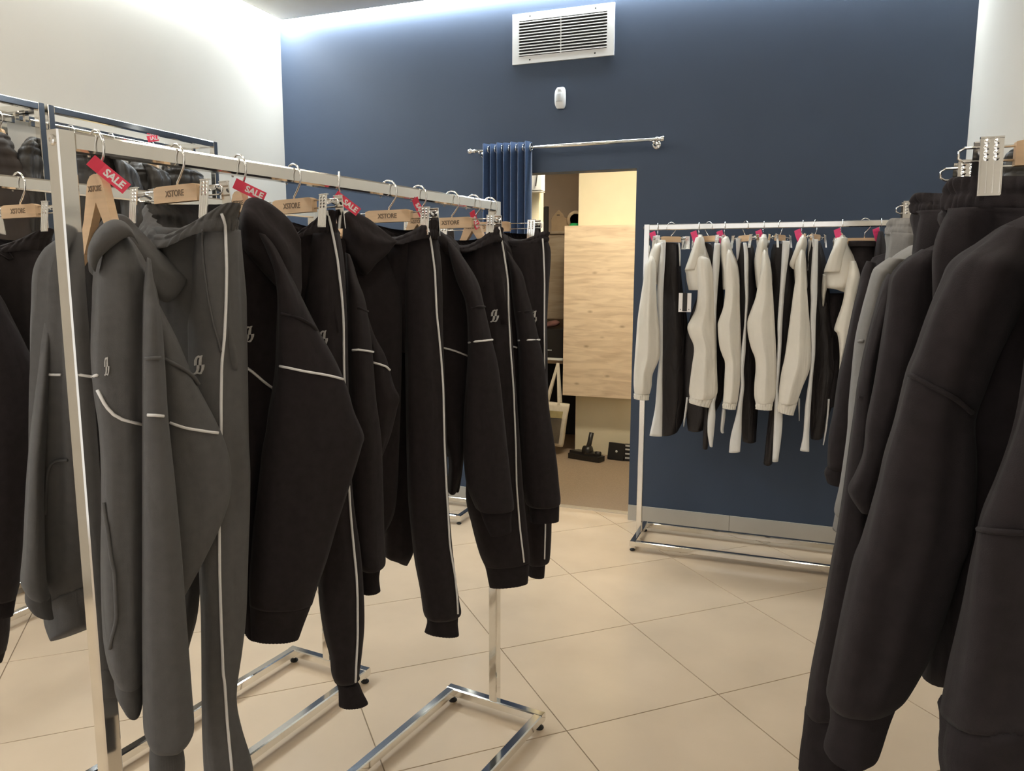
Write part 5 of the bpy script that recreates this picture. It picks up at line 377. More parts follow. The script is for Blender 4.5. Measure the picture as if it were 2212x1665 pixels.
['nylon_pants','black nylon pants with white side panel reaching lowest on the far rack','pants','striped nylon pants on the far chrome rack',[-0.147,4.152],[['loft','leg','black_nylon',(-0.0256,0.9997),[[-0.1453,4.2121,1.6362,0.0344,0.0009,-0.0003,0.06],[-0.1363,4.2123,1.5775,0.0531,0.0014,-0.0003,0.07],[-0.1267,4.2125,1.4465,0.0627,0.0016,0.0004,0.07],[-0.1153,4.2128,1.2812,0.0598,0.0015,0.0012,0.07],[-0.1082,4.213,1.0466,0.0523,0.0013,0.0021,0.07],[-0.1265,4.2125,0.8067,0.0321,0.0008,0.0019,0.07],[-0.1359,4.2123,0.6675,0.0291,0.0007,0.0021,0.07],[-0.1522,4.2119,0.4934,0.0215,0.0006,0.0008,0.07]],{'fold': 0.006,'k': 5},None],['loft','side_panel','white_nylon',(-0.0296,0.9996),[[-0.1153,4.0729,1.6456,0.0169,0.0005,-0.0011,0.018],[-0.1155,4.0729,1.5916,0.0169,0.0005,-0.0017,0.018],[-0.1198,4.0728,1.4731,0.0127,0.0004,0.0,0.018],[-0.1229,4.0727,1.3518,0.0116,0.0003,0.0002,0.018],[-0.1241,4.0726,1.2424,0.0122,0.0004,0.0003,0.018],[-0.1208,4.0727,1.1257,0.0098,0.0003,0.0003,0.018],[-0.1223,4.0727,0.9946,0.0092,0.0003,0.0004,0.018],[-0.1218,4.0727,0.8956,0.0087,0.0003,0.0005,0.018],[-0.1104,4.073,0.8032,0.0195,0.0006,-0.0055,0.018],[-0.1079,4.0731,0.6895,0.0199,0.0006,0.0014,0.018],[-0.1123,4.073,0.537,0.0144,0.0004,0.0012,0.018]],{'fold': 0.003,'n': 20},None]]],
['nylon_pants','black nylon pants with white side panels beside the short flared windbreaker','pants','striped nylon pants on the far chrome rack',[0.017,4.152],[['loft','leg','black_nylon',(0.0181,0.9998),[[0.0161,4.212,1.6409,0.0288,-0.0005,-0.0004,0.06],[0.0243,4.2119,1.5444,0.0441,-0.0008,-0.0001,0.07],[0.0407,4.2116,1.3825,0.058,-0.0011,0.0007,0.07],[0.0758,4.2109,1.1868,0.0763,-0.0014,0.0024,0.07],[0.0912,4.2107,1.0219,0.0765,-0.0014,0.0036,0.07],[0.0874,4.2107,0.8205,0.0494,-0.0009,0.0033,0.07],[0.0799,4.2109,0.65,0.0295,-0.0005,0.0024,0.07]],{'fold': 0.006,'k': 5},None],['loft','side_panel','white_nylon',(0.0089,1.0),[[0.0206,4.072,1.651,0.0108,-0.0001,-0.0001,0.018],[0.0207,4.072,1.5859,0.0126,-0.0001,-0.0001,0.018],[0.0226,4.0719,1.4485,0.0159,-0.0001,0.0001,0.018],[0.0269,4.0719,1.3604,0.0148,-0.0001,0.0002,0.018],[0.0277,4.0719,1.259,0.0137,-0.0001,0.0003,0.018],[0.0367,4.0718,1.1154,0.011,-0.0001,-0.0156,0.018],[0.0364,4.0718,1.0347,0.009,-0.0001,0.0004,0.018],[0.0331,4.0719,0.9502,0.0096,-0.0001,0.0005,0.018],[0.0286,4.0719,0.8388,0.013,-0.0001,0.0008,0.018],[0.0279,4.0719,0.7795,0.0133,-0.0001,0.0009,0.018],[0.028,4.0719,0.6868,0.0146,-0.0001,0.0012,0.018],[0.0251,4.0719,0.6033,0.0221,-0.0002,-0.0014,0.018]],{'fold': 0.003,'n': 20},None],['loft','side_panel','white_nylon',(-0.0005,1.0),[[-0.0029,4.172,1.6554,0.0118,0.0,-0.0002,0.015],[-0.002,4.172,1.5886,0.0103,0.0,-0.0001,0.015],[-0.006,4.172,1.5054,0.0051,0.0,0.0064,0.015]],{'fold': 0.002,'n': 16},None],['loft','side_panel','white_nylon',(-0.0027,1.0),[[-0.0167,4.1519,0.8568,0.0062,0.0,0.0004,0.012],[-0.0114,4.1519,0.7899,0.0037,0.0,0.0002,0.012],[-0.0083,4.1519,0.7429,0.0019,0.0,0.0001,0.012]],{},None]]],
['nylon_pants','black trousers on the wooden clip hanger at the right of the far rack','pants','striped nylon pants on the far chrome rack',[0.239,4.152],[['loft','waistband','black',(0.056,0.9984),[[0.2296,4.1325,1.6428,0.061,-0.0034,-0.0009,0.05],[0.2314,4.1324,1.6169,0.0625,-0.0035,-0.0007,0.05]],{'rib': 0.001,'n': 64,'fold': 0.002},None],['loft','leg','black',(0.0604,0.9982),[[0.2343,4.1823,1.6216,0.0635,-0.0038,-0.0008,0.07],[0.2389,4.1821,1.512,0.071,-0.0043,-0.0,0.07],[0.2462,4.1816,1.3221,0.0786,-0.0048,0.0016,0.07],[0.252,4.1813,1.1297,0.085,-0.0051,0.0035,0.07],[0.2581,4.1809,0.9347,0.0855,-0.0052,0.0053,0.07],[0.2593,4.1808,0.77,0.083,-0.005,0.0066,0.07]],{'fold': 0.006},None]]],
['windbreaker_jacket','black jacket hanging behind the short flared cream windbreaker','jacket','windbreakers on the far chrome rack',[0.306,4.152],[['loft','body','black',(0.0763,0.9971),[[0.308,4.1518,1.6873,0.0112,-0.0009,-0.0002,0.05],[0.3111,4.1516,1.6167,0.0239,-0.0018,-0.0003,0.1],[0.3175,4.1511,1.4497,0.0368,-0.0028,0.0002,0.1],[0.3306,4.1501,1.1987,0.0456,-0.0035,0.0016,0.1],[0.344,4.1491,0.9437,0.0488,-0.0037,0.0031,0.1]],{},None],['loft','sleeve','black',(0.0331,0.9995),[[0.127,4.218,1.3899,0.0406,-0.0013,0.0005,0.03],[0.1213,4.2181,1.2532,0.0393,-0.0013,0.001,0.05],[0.1228,4.2181,1.1219,0.0395,-0.0013,0.0015,0.05],[0.1396,4.2175,0.9901,0.0304,-0.001,0.0016,0.05],[0.1373,4.2176,0.8697,0.0214,-0.0007,0.0014,0.05],[0.1374,4.2176,0.8159,0.0184,-0.0006,0.0013,0.05]],{},None],['loft','side_panel','white_nylon',(0.0288,0.9996),[[0.1252,4.1572,0.8613,0.0051,-0.0001,0.0003,0.01],[0.1244,4.1572,0.7847,0.0048,-0.0001,0.0004,0.01],[0.1199,4.1574,0.6974,0.0046,-0.0001,0.0004,0.01],[0.1127,4.1576,0.6244,0.0025,-0.0001,-0.0015,0.01]],{'n': 12},None]]],
['hoodie','dark brown black hoodie nearest at the right edge of the picture','hoodie','tracksuit pieces on the right hand chrome rack',[0.26,0.86],[['loft','body','black',(0.2426,0.9701),[[0.2186,0.8704,1.4966,0.0147,-0.0037,-0.0001,0.05],[0.2217,0.8696,1.4358,0.02,-0.005,0.0008,0.07],[0.2236,0.8691,1.3556,0.0265,-0.0066,0.0028,0.07],[0.22,0.87,1.2955,0.035,-0.0088,0.0054,0.07],[0.2162,0.8709,1.2503,0.0424,-0.0106,0.008,0.07],[0.2163,0.8709,1.2146,0.0453,-0.0113,0.0098,0.07],[0.2172,0.8707,1.1566,0.049,-0.0123,0.0129,0.07],[0.2153,0.8712,1.0915,0.0544,-0.0136,0.0172,0.07],[0.2137,0.8716,1.0453,0.0578,-0.0145,0.0204,0.07]],{'fold': 0.01,'k': 3},None],['loft','hem_band','black',(0.2423,0.9702),[[0.2136,0.8716,1.0473,0.0578,-0.0144,0.0203,0.065],[0.2147,0.8713,1.0096,0.0579,-0.0145,0.0221,0.065],[0.2198,0.87,0.9647,0.053,-0.0132,0.0222,0.065]],{'rib': 0.0012,'n': 120,'fold': 0.006},'body'],['tube','seam','black',0.003,[[0.1646,0.8261,1.2403],[0.1691,0.8141,1.2434],[0.1742,0.8081,1.2451],[0.1796,0.8061,1.2459],[0.1846,0.8057,1.2461],[0.1888,0.806,1.2464],[0.1926,0.8055,1.2469],[0.1964,0.8042,1.2476]],None],['loft','back_panel','black',(-0.0,1.0),[[0.4059,0.86,1.6,0.045,0.0,0.0,0.03],[0.4059,0.86,1.57,0.1,0.0,0.0,0.035],[0.4159,0.86,1.51,0.19,0.0,0.0,0.04],[0.4159,0.86,1.3,0.205,0.0,0.0,0.04],[0.4159,0.86,1.0,0.2,0.0,0.0,0.04],[0.4159,0.86,0.8,0.19,0.0,0.0,0.04]],{'fold': 0.008},None],['loft','sleeve','black',(-0.0,1.0),[[0.5959,0.86,1.52,0.02,0.0,0.0,0.02],[0.6209,0.86,1.4,0.045,0.0,0.0,0.05],[0.6259,0.86,1.1,0.05,0.0,0.0,0.05],[0.6259,0.86,0.8,0.045,0.0,0.0,0.05],[0.6209,0.86,0.74,0.03,0.0,0.0,0.05]],{'fold': 0.004},None]]],
['hoodie','large black hoodie with sloping shoulder and wide sleeve at the right','hoodie','tracksuit pieces on the right hand chrome rack',[0.2,0.95],[['loft','body','black',(0.2086,0.978),[[0.227,1.0056,1.5496,0.0355,-0.0076,0.0171,0.03],[0.2132,1.0085,1.5027,0.0542,-0.0116,0.0058,0.06],[0.2087,1.0095,1.4582,0.0629,-0.0134,0.0011,0.06],[0.2124,1.0087,1.396,0.0643,-0.0137,0.0037,0.06],[0.2226,1.0065,1.2959,0.0624,-0.0133,0.0077,0.06],[0.232,1.0045,1.1601,0.0641,-0.0137,0.0136,0.06],[0.2344,1.004,1.0177,0.0731,-0.0156,0.0223,0.06]],{'fold': 0.01},None],['loft','sleeve','black',(0.1415,0.9899),[[0.2019,0.9497,1.5299,0.0147,-0.0021,-0.0037,0.02],[0.1937,0.9509,1.5116,0.0246,-0.0035,-0.0066,0.035],[0.1833,0.9524,1.4948,0.0334,-0.0048,-0.0086,0.06],[0.1771,0.9533,1.4824,0.0379,-0.0054,-0.0091,0.06],[0.1727,0.9539,1.467,0.0395,-0.0056,-0.0096,0.06],[0.162,0.9554,1.4346,0.0405,-0.0058,-0.0065,0.06],[0.1513,0.957,1.396,0.0395,-0.0056,-0.003,0.06],[0.1439,0.958,1.3679,0.0387,-0.0055,-0.0056,0.06],[0.1362,0.9591,1.3223,0.0385,-0.0055,0.0037,0.06],[0.1339,0.9594,1.2839,0.0437,-0.0062,0.0035,0.06],[0.1322,0.9597,1.2472,0.0469,-0.0067,0.0038,0.06],[0.1263,0.9605,1.1867,0.0518,-0.0074,0.0056,0.06],[0.1195,0.9615,1.1583,0.0518,-0.0074,0.0058,0.06],[0.1109,0.9627,1.1047,0.0506,-0.0072,0.0079,0.06],[0.1002,0.9643,1.0387,0.0473,-0.0068,0.0085,0.06],[0.0899,0.9657,0.9879,0.0422,-0.006,0.0059,0.06],[0.087,0.9661,0.9687,0.0366,-0.0052,0.0049,0.045]],{'fold': 0.006},None],['loft','cuff','black',(0.0813,0.9967),[[0.0867,0.9592,0.9736,0.0368,-0.003,0.0032,0.03],[0.0848,0.9594,0.9445,0.0317,-0.0026,0.0032,0.03],[0.0779,0.96,0.9066,0.0297,-0.0024,0.0012,0.03],[0.0789,0.9599,0.8973,0.0217,-0.0018,0.0005,0.03]],{'rib': 0.0007,'n': 120,'fold': 0.002},'sleeve'],['tube','seam','black',0.003,[[0.1057,0.9156,1.3763],[0.1122,0.9063,1.3737],[0.1184,0.9012,1.3707],[0.1239,0.8993,1.3677],[0.1291,0.8979,1.365],[0.1346,0.8968,1.3624],[0.1403,0.8974,1.3594],[0.1463,0.9004,1.3558],[0.1521,0.9055,1.3517],[0.1573,0.9105,1.3475],[0.1622,0.9142,1.343],[0.1677,0.9178,1.3383]],None],['loft','back_panel','black',(-0.0,1.0),[[0.4097,0.95,1.6,0.045,0.0,0.0,0.03],[0.4097,0.95,1.57,0.1,0.0,0.0,0.035],[0.4197,0.95,1.51,0.19,0.0,0.0,0.04],[0.4197,0.95,1.3,0.205,0.0,0.0,0.04],[0.4197,0.95,1.0,0.2,0.0,0.0,0.04],[0.4197,0.95,0.8,0.19,0.0,0.0,0.04]],{'fold': 0.008},None],['loft','sleeve','black',(-0.0,1.0),[[0.5997,0.95,1.52,0.02,0.0,0.0,0.02],[0.6247,0.95,1.4,0.045,0.0,0.0,0.05],[0.6297,0.95,1.1,0.05,0.0,0.0,0.05],[0.6297,0.95,0.8,0.045,0.0,0.0,0.05],[0.6247,0.95,0.74,0.03,0.0,0.0,0.05]],{'fold': 0.004},None]]],
['track_pants','black elasticated track pants held by the large metal clip at right','pants','tracksuit pieces on the right hand chrome rack',[0.2,1.085],[['loft','waistband','black',(0.198,0.9802),[[0.2151,1.0819,1.5952,0.0601,-0.0121,-0.0038,0.024],[0.2156,1.0819,1.5821,0.0622,-0.0126,-0.004,0.032],[0.216,1.0818,1.5689,0.0643,-0.013,-0.0041,0.0368],[0.2165,1.0817,1.5552,0.0664,-0.0134,-0.0042,0.04]],{'gath': (0.0065,30),'rows': (0.003,2),'n': 150,'fold': 0.003,'k': 4,'sag': 0.0,'sagf': 0.0,'pw': 0.9,'open': 1,'sub': 4},None],['loft','seat','black',(0.1999,0.9798),[[0.216,1.0817,1.5574,0.0667,-0.0136,-0.0044,0.05],[0.2163,1.0817,1.5222,0.0691,-0.0141,-0.0014,0.05],[0.2175,1.0814,1.4785,0.0716,-0.0146,0.0004,0.05],[0.2224,1.0804,1.3953,0.0735,-0.015,0.004,0.05]],{'fold': 0.012,'k': 5},None],['loft','leg','black',(0.1829,0.9831),[[0.1919,1.1069,1.4036,0.0412,-0.0077,0.0019,0.05],[0.2008,1.1052,1.244,0.0398,-0.0074,0.0053,0.05],[0.2047,1.1045,1.0897,0.038,-0.0071,0.0084,0.05],[0.2088,1.1037,0.962,0.0385,-0.0072,0.0112,0.05]],{},None],['loft','seat','black',(-0.0,1.0),[[0.4354,1.085,1.6,0.2,0.0,0.0,0.025],[0.4354,1.085,1.53,0.2,0.0,0.0,0.045],[0.4354,1.085,1.35,0.2,0.0,0.0,0.045],[0.4354,1.085,1.22,0.19,0.0,0.0,0.03]],{'fold': 0.008},None],['loft','leg','black',(-0.0,1.0),[[0.5354,1.085,1.3,0.1,0.0,0.0,0.045],[0.5354,1.085,1.0,0.085,0.0,0.0,0.045],[0.5354,1.085,0.7,0.07,0.0,0.0,0.045],[0.5354,1.085,0.55,0.055,0.0,0.0,0.045]],{'fold': 0.005},None]]],
['hoodie','black hoodie behind the clipped black pants,cuff lowest at the right rack','hoodie','tracksuit pieces on the right hand chrome rack',[0.18,1.2],[['loft','body','black',(0.1338,0.991),[[0.1797,1.2606,1.5269,0.0252,-0.0034,0.0057,0.04],[0.1672,1.2623,1.5,0.0454,-0.0061,0.0037,0.08],[0.1634,1.2628,1.4511,0.0531,-0.0072,0.0009,0.08],[0.1691,1.262,1.3436,0.0554,-0.0075,0.0035,0.08],[0.1721,1.2616,1.2051,0.0568,-0.0077,0.007,0.08],[0.1758,1.2611,1.0622,0.0576,-0.0078,0.0106,0.08]],{'fold': 0.006},None],['loft','sleeve','black',(0.0697,0.9976),[[0.1077,1.2051,1.4815,0.0051,-0.0004,-0.0025,0.02],[0.1048,1.2053,1.4664,0.0088,-0.0006,-0.0015,0.03],[0.101,1.2055,1.4346,0.0118,-0.0008,-0.0007,0.055],[0.0961,1.2059,1.4055,0.0127,-0.0009,-0.0002,0.055],[0.0897,1.2063,1.3663,0.0128,-0.0009,0.0006,0.055],[0.0865,1.2065,1.326,0.0144,-0.001,0.0009,0.055],[0.0858,1.2066,1.2936,0.0154,-0.0011,0.0012,0.055],[0.0842,1.2067,1.234,0.0177,-0.0012,0.0017,0.055],[0.0843,1.2067,1.1715,0.0215,-0.0015,0.0026,0.055],[0.0837,1.2067,1.1044,0.0263,-0.0018,0.0039,0.055],[0.0815,1.2069,1.0676,0.0278,-0.0019,0.0045,0.055],[0.0753,1.2073,0.9733,0.0304,-0.0021,0.006,0.055],[0.0699,1.2077,0.8984,0.034,-0.0024,0.0077,0.055],[0.0662,1.208,0.8315,0.0354,-0.0025,0.0089,0.055],[0.0656,1.208,0.8198,0.0335,-0.0023,0.0086,0.04]],{'fold': 0.006},None],['loft','cuff','black',(0.0523,0.9986),[[0.0651,1.206,0.8216,0.0345,-0.0018,0.0077,0.03],[0.064,1.2061,0.7879,0.0351,-0.0018,0.0071,0.03],[0.0627,1.2061,0.7526,0.0359,-0.0019,0.0078,0.03],[0.0606,1.2063,0.7191,0.0348,-0.0018,0.0079,0.03]],{'rib': 0.0007,'n': 120,'fold': 0.002},'sleeve'],['loft','sleeve','black',(0.0992,0.9951),[[0.1467,1.133,1.5126,0.0132,-0.0013,-0.0022,0.02],[0.1401,1.1336,1.5,0.0208,-0.0021,-0.0042,0.03],[0.1332,1.1343,1.4873,0.0261,-0.0026,-0.0062,0.03],[0.1282,1.1348,1.4706,0.0299,-0.003,-0.0072,0.03],[0.1255,1.1351,1.4464,0.0286,-0.0028,-0.001,0.03],[0.1228,1.1354,1.4108,0.0284,-0.0028,0.0004,0.03],[0.1131,1.1363,1.3368,0.0245,-0.0024,0.0016,0.03],[0.1037,1.1373,1.2887,0.0207,-0.0021,0.0018,0.03],[0.099,1.1377,1.244,0.0172,-0.0017,0.0018,0.03],[0.0923,1.1384,1.214,0.0186,-0.0019,0.0022,0.03],[0.0863,1.139,1.1936,0.0201,-0.002,0.0026,0.03],[0.0876,1.1389,1.1786,0.017,-0.0017,0.0023,0.03],[0.0926,1.1384,1.1594,0.0092,-0.0009,0.0013,0.02]],{'fold': 0.003},None],['tube','seam','black',0.003,[[0.0732,1.155,1.3147],[0.0917,1.1578,1.3143]],None],['loft','back_panel','black',(-0.0,1.0),[[0.4202,1.2,1.6,0.045,0.0,0.0,0.03],[0.4202,1.2,1.57,0.1,0.0,0.0,0.035],[0.4302,1.2,1.51,0.19,0.0,0.0,0.04],[0.4302,1.2,1.3,0.205,0.0,0.0,0.04],[0.4302,1.2,1.0,0.2,0.0,0.0,0.04],[0.4302,1.2,0.8,0.19,0.0,0.0,0.04]],{'fold': 0.008},None],['loft','sleeve','black',(-0.0,1.0),[[0.6102,1.2,1.52,0.02,0.0,0.0,0.02],[0.6352,1.2,1.4,0.045,0.0,0.0,0.05],[0.6402,1.2,1.1,0.05,0.0,0.0,0.05],[0.6402,1.2,0.8,0.045,0.0,0.0,0.05],[0.6352,1.2,0.74,0.03,0.0,0.0,0.05]],{'fold': 0.004},None]]],
['track_pants','black track pants with thick elastic waist between two hoodies at right','pants','tracksuit pieces on the right hand chrome rack',[0.17,1.29],[['loft','waistband','black',(0.1458,0.9893),[[0.1882,1.2873,1.6004,0.0495,-0.0073,-0.0001,0.024],[0.1884,1.2873,1.5898,0.0502,-0.0074,-0.0009,0.032],[0.1886,1.2873,1.5792,0.0509,-0.0075,-0.0017,0.0368],[0.1888,1.2872,1.5683,0.0516,-0.0076,-0.0024,0.04]],{'gath': (0.0065,30),'rows': (0.003,2),'n': 120,'fold': 0.003,'k': 4,'sag': 0.0,'sagf': 0.004,'pw': 0.9,'open': 1,'sub': 4},None],['loft','seat','black',(0.148,0.989),[[0.1886,1.2872,1.5709,0.0516,-0.0077,-0.0025,0.06],[0.1894,1.2871,1.5466,0.0525,-0.0079,-0.0013,0.06],[0.1913,1.2868,1.5043,0.0539,-0.0081,-0.0004,0.06],[0.1915,1.2868,1.4441,0.0554,-0.0083,0.0011,0.06],[0.1959,1.2861,1.3421,0.0559,-0.0084,0.0036,0.06]],{'fold': 0.008},None],['loft','leg','black',(0.1339,0.991),[[0.1705,1.2899,1.3544,0.0346,-0.0047,0.002,0.05],[0.1736,1.2895,1.1988,0.0367,-0.005,0.0045,0.05],[0.1758,1.2892,1.0523,0.0389,-0.0053,0.0072,0.05]],{},None],['loft','seat','black',(-0.0,1.0),[[0.444,1.29,1.6,0.2,0.0,0.0,0.025],[0.444,1.29,1.53,0.2,0.0,0.0,0.045],[0.444,1.29,1.35,0.2,0.0,0.0,0.045],[0.444,1.29,1.22,0.19,0.0,0.0,0.03]],{'fold': 0.008},None],['loft','leg','black',(-0.0,1.0),[[0.544,1.29,1.3,0.1,0.0,0.0,0.045],[0.544,1.29,1.0,0.085,0.0,0.0,0.045],[0.544,1.29,0.7,0.07,0.0,0.0,0.045],[0.544,1.29,0.55,0.055,0.0,0.0,0.045]],{'fold': 0.005},None]]],
['hoodie','light grey hoodie showing two pale shoulder edges on the right rack','hoodie','tracksuit pieces on the right hand chrome rack',[0.18,1.62],[['loft','body','lightgrey',(0.1133,0.9936),[[0.2159,1.6964,1.542,0.0371,-0.0042,0.0042,0.05],[0.2002,1.6982,1.5118,0.0553,-0.0063,-0.0003,0.07],[0.1924,1.6991,1.4762,0.0657,-0.0075,0.0003,0.07],[0.1936,1.699,1.3403,0.0665,-0.0076,0.0031,0.07],[0.199,1.6984,1.1065,0.0698,-0.008,0.0082,0.07]],{'fold': 0.004},None],['loft','sleeve','lightgrey',(0.0635,0.998),[[0.1514,1.6218,1.5123,0.0137,-0.0009,-0.0018,0.02],[0.1357,1.6228,1.4961,0.0152,-0.001,-0.0043,0.03],[0.1273,1.6234,1.4857,0.0163,-0.001,-0.0026,0.045],[0.1204,1.6238,1.4509,0.0175,-0.0011,0.0002,0.045],[0.1141,1.6242,1.4113,0.0184,-0.0012,0.0004,0.045],[0.1062,1.6247,1.3579,0.0178,-0.0011,0.0007,0.045],[0.1032,1.6249,1.2877,0.0171,-0.0011,0.001,0.045],[0.1024,1.6249,1.2275,0.0176,-0.0011,0.0013,0.045],[0.1031,1.6249,1.1752,0.0177,-0.0011,0.0016,0.045],[0.0987,1.6252,1.0766,0.02,-0.0013,0.0023,0.045],[0.0918,1.6256,1.0222,0.0203,-0.0013,0.0012,0.045],[0.0936,1.6255,1.0067,0.0177,-0.0011,0.0015,0.03]],{'fold': 0.003},None],['loft','cuff','lightgrey',(0.0562,0.9984),[[0.093,1.6249,1.0096,0.0182,-0.001,0.0005,0.035],[0.0914,1.625,0.9778,0.02,-0.0011,-0.0,0.035]],{'rib': 0.001,'n': 60,'fold': 0.001},'sleeve'],['tube','seam','lightgrey',0.003,[[0.092,1.5841,1.3582],[0.1009,1.5777,1.3596]],None],['loft','back_panel','lightgrey',(-0.0,1.0),[[0.4378,1.62,1.6,0.045,0.0,0.0,0.03],[0.4378,1.62,1.57,0.1,0.0,0.0,0.035],[0.4478,1.62,1.51,0.19,0.0,0.0,0.04],[0.4478,1.62,1.3,0.205,0.0,0.0,0.04],[0.4478,1.62,1.0,0.2,0.0,0.0,0.04],[0.4478,1.62,0.8,0.19,0.0,0.0,0.04]],{'fold': 0.008},None],['loft','sleeve','lightgrey',(-0.0,1.0),[[0.6278,1.62,1.52,0.02,0.0,0.0,0.02],[0.6528,1.62,1.4,0.045,0.0,0.0,0.05],[0.6578,1.62,1.1,0.05,0.0,0.0,0.05],[0.6578,1.62,0.8,0.045,0.0,0.0,0.05],[0.6528,1.62,0.74,0.03,0.0,0.0,0.05]],{'fold': 0.004},None]]],
['track_pants','light grey track pants clipped on the right rack','pants','tracksuit pieces on the right hand chrome rack',[0.186,1.9],[['loft','waistband','lightgrey',(0.1035,0.9946),[[0.1979,1.8988,1.6016,0.0383,-0.004,-0.0021,0.03],[0.1975,1.8988,1.5894,0.0402,-0.0042,-0.0028,0.04],[0.1972,1.8988,1.5772,0.042,-0.0044,-0.0036,0.046],[0.1968,1.8989,1.5647,0.044,-0.0046,-0.0043,0.05]],{'gath': (0.0065,30),'rows': (0.003,2),'n': 100,'fold': 0.003,'k': 4,'sag': 0.0,'sagf': 0.0,'pw': 0.9,'open': 1,'sub': 4},None],['loft','seat','lightgrey',(0.103,0.9947),[[0.1965,1.8989,1.5691,0.044,-0.0046,-0.0048,0.055],[0.1965,1.8989,1.5354,0.0443,-0.0046,-0.0005,0.055],[0.196,1.899,1.4755,0.0445,-0.0046,0.0002,0.055],[0.1967,1.8989,1.323,0.0456,-0.0047,0.0021,0.055]],{'fold': 0.006},None],['loft','leg','lightgrey',(0.096,0.9954),[[0.1794,1.9006,1.3325,0.0308,-0.003,0.0013,0.045],[0.183,1.9003,1.112,0.0327,-0.0032,0.0033,0.045],[0.1828,1.9003,0.8941,0.0333,-0.0032,0.0052,0.045]],{},None],['loft','seat','lightgrey',(-0.0,1.0),[[0.4696,1.9,1.6,0.2,0.0,0.0,0.025],[0.4696,1.9,1.53,0.2,0.0,0.0,0.045],[0.4696,1.9,1.35,0.2,0.0,0.0,0.045],[0.4696,1.9,1.22,0.19,0.0,0.0,0.03]],{'fold': 0.008},None],['loft','leg','lightgrey',(-0.0,1.0),[[0.5696,1.9,1.3,0.1,0.0,0.0,0.045],[0.5696,1.9,1.0,0.085,0.0,0.0,0.045],[0.5696,1.9,0.7,0.07,0.0,0.0,0.045],[0.5696,1.9,0.55,0.055,0.0,0.0,0.045]],{'fold': 0.005},None]]],
['hoodie','black hoodie farthest on the right rack,in front of the far rack','hoodie','tracksuit pieces on the right hand chrome rack',[0.2,1.9],[['loft','body','black',(0.1279,0.9918),[[0.2491,1.9542,1.5623,0.1156,-0.0149,0.0411,0.04],[0.2471,1.9544,1.5058,0.1245,-0.0161,0.0097,0.06],[0.2473,1.9544,1.4344,0.1305,-0.0168,0.0021,0.06],[0.2512,1.9539,1.2674,0.1306,-0.0168,0.0081,0.06],[0.2508,1.9539,1.0739,0.1281,-0.0165,0.0148,0.06]],{},None],['loft','sleeve','black',(0.0527,0.9986),[[0.1269,1.9039,1.5103,0.0095,-0.0005,-0.0026,0.02],[0.1245,1.904,1.4874,0.0159,-0.0008,0.0,0.03],[0.1201,1.9042,1.4454,0.0183,-0.001,0.0002,0.045],[0.1158,1.9044,1.4082,0.0203,-0.0011,0.0004,0.045],[0.1048,1.905,1.298,0.024,-0.0013,0.0011,0.045],[0.1004,1.9053,1.2596,0.026,-0.0014,0.0014,0.045],[0.0965,1.9055,1.1692,0.0287,-0.0015,0.0022,0.045],[0.0921,1.9057,1.12,0.0303,-0.0016,0.0026,0.045],[0.09,1.9058,1.0474,0.0272,-0.0014,0.0017,0.045],[0.0912,1.9057,1.0364,0.0227,-0.0012,0.0013,0.03]],{'fold': 0.002},None],['loft','cuff','black',(0.0449,0.999),[[0.089,1.905,1.0375,0.0268,-0.0012,0.0006,0.035],[0.0854,1.9051,1.0228,0.0274,-0.0012,-0.0004,0.035],[0.0878,1.905,1.0008,0.0225,-0.001,-0.0008,0.035]],{'rib': 0.0008,'n': 60,'fold': 0.001},'sleeve'],['loft','back_panel','black',(-0.0,1.0),[[0.4496,1.9,1.6,0.045,0.0,0.0,0.03],[0.4496,1.9,1.57,0.1,0.0,0.0,0.035],[0.4596,1.9,1.51,0.19,0.0,0.0,0.04],[0.4596,1.9,1.3,0.205,0.0,0.0,0.04],[0.4596,1.9,1.0,0.2,0.0,0.0,0.04],[0.4596,1.9,0.8,0.19,0.0,0.0,0.04]],{'fold': 0.008},None],['loft','sleeve','black',(-0.0,1.0),[[0.6396,1.9,1.52,0.02,0.0,0.0,0.02],[0.6646,1.9,1.4,0.045,0.0,0.0,0.05],[0.6696,1.9,1.1,0.05,0.0,0.0,0.05],[0.6696,1.9,0.8,0.045,0.0,0.0,0.05],[0.6646,1.9,0.74,0.03,0.0,0.0,0.05]],{'fold': 0.004},None]]],
['puffer_jacket','grey quilted puffer jacket under the first hooks of the tall wall frame','jacket','dark puffer jackets on the left wall frames',[-3.12,2.7144],[['loft','body','puffer',(-0.7515,0.6598),[[-3.1247,2.709,2.0352,0.0238,0.0271,-0.0158,0.04],[-3.1051,2.7313,2.0084,0.0752,0.0856,-0.0064,0.12],[-3.1015,2.7354,1.9529,0.1055,0.1201,-0.0023,0.12],[-3.1049,2.7315,1.835,0.1174,0.1337,0.0033,0.12],[-3.113,2.7224,1.6292,0.1239,0.1411,0.0041,0.12],[-3.1349,2.6974,1.242,0.1235,0.1406,-0.0052,0.12],[-3.1576,2.6715,0.8012,0.1149,0.1309,-0.0147,0.12]],{'fold': 0.012,'k': 3,'sub': 8,'rows': (0.007,8)},None],['loft','sleeve','puffer',(-0.7281,0.6855),[[-2.9587,2.7106,1.9925,0.0201,0.0214,-0.0062,0.04],[-2.9306,2.7404,1.9584,0.0265,0.0281,-0.014,0.07],[-2.9204,2.7513,1.8155,0.0346,0.0368,0.0022,0.07],[-2.9211,2.7506,1.628,0.0329,0.035,0.001,0.07],[-2.9379,2.7328,1.3524,0.0331,0.0351,-0.0006,0.07],[-2.9588,2.7105,1.0288,0.0299,0.0318,-0.0023,0.07]],{'fold': 0.01,'k': 3,'rows': (0.006,7),'sub': 8},None]]],
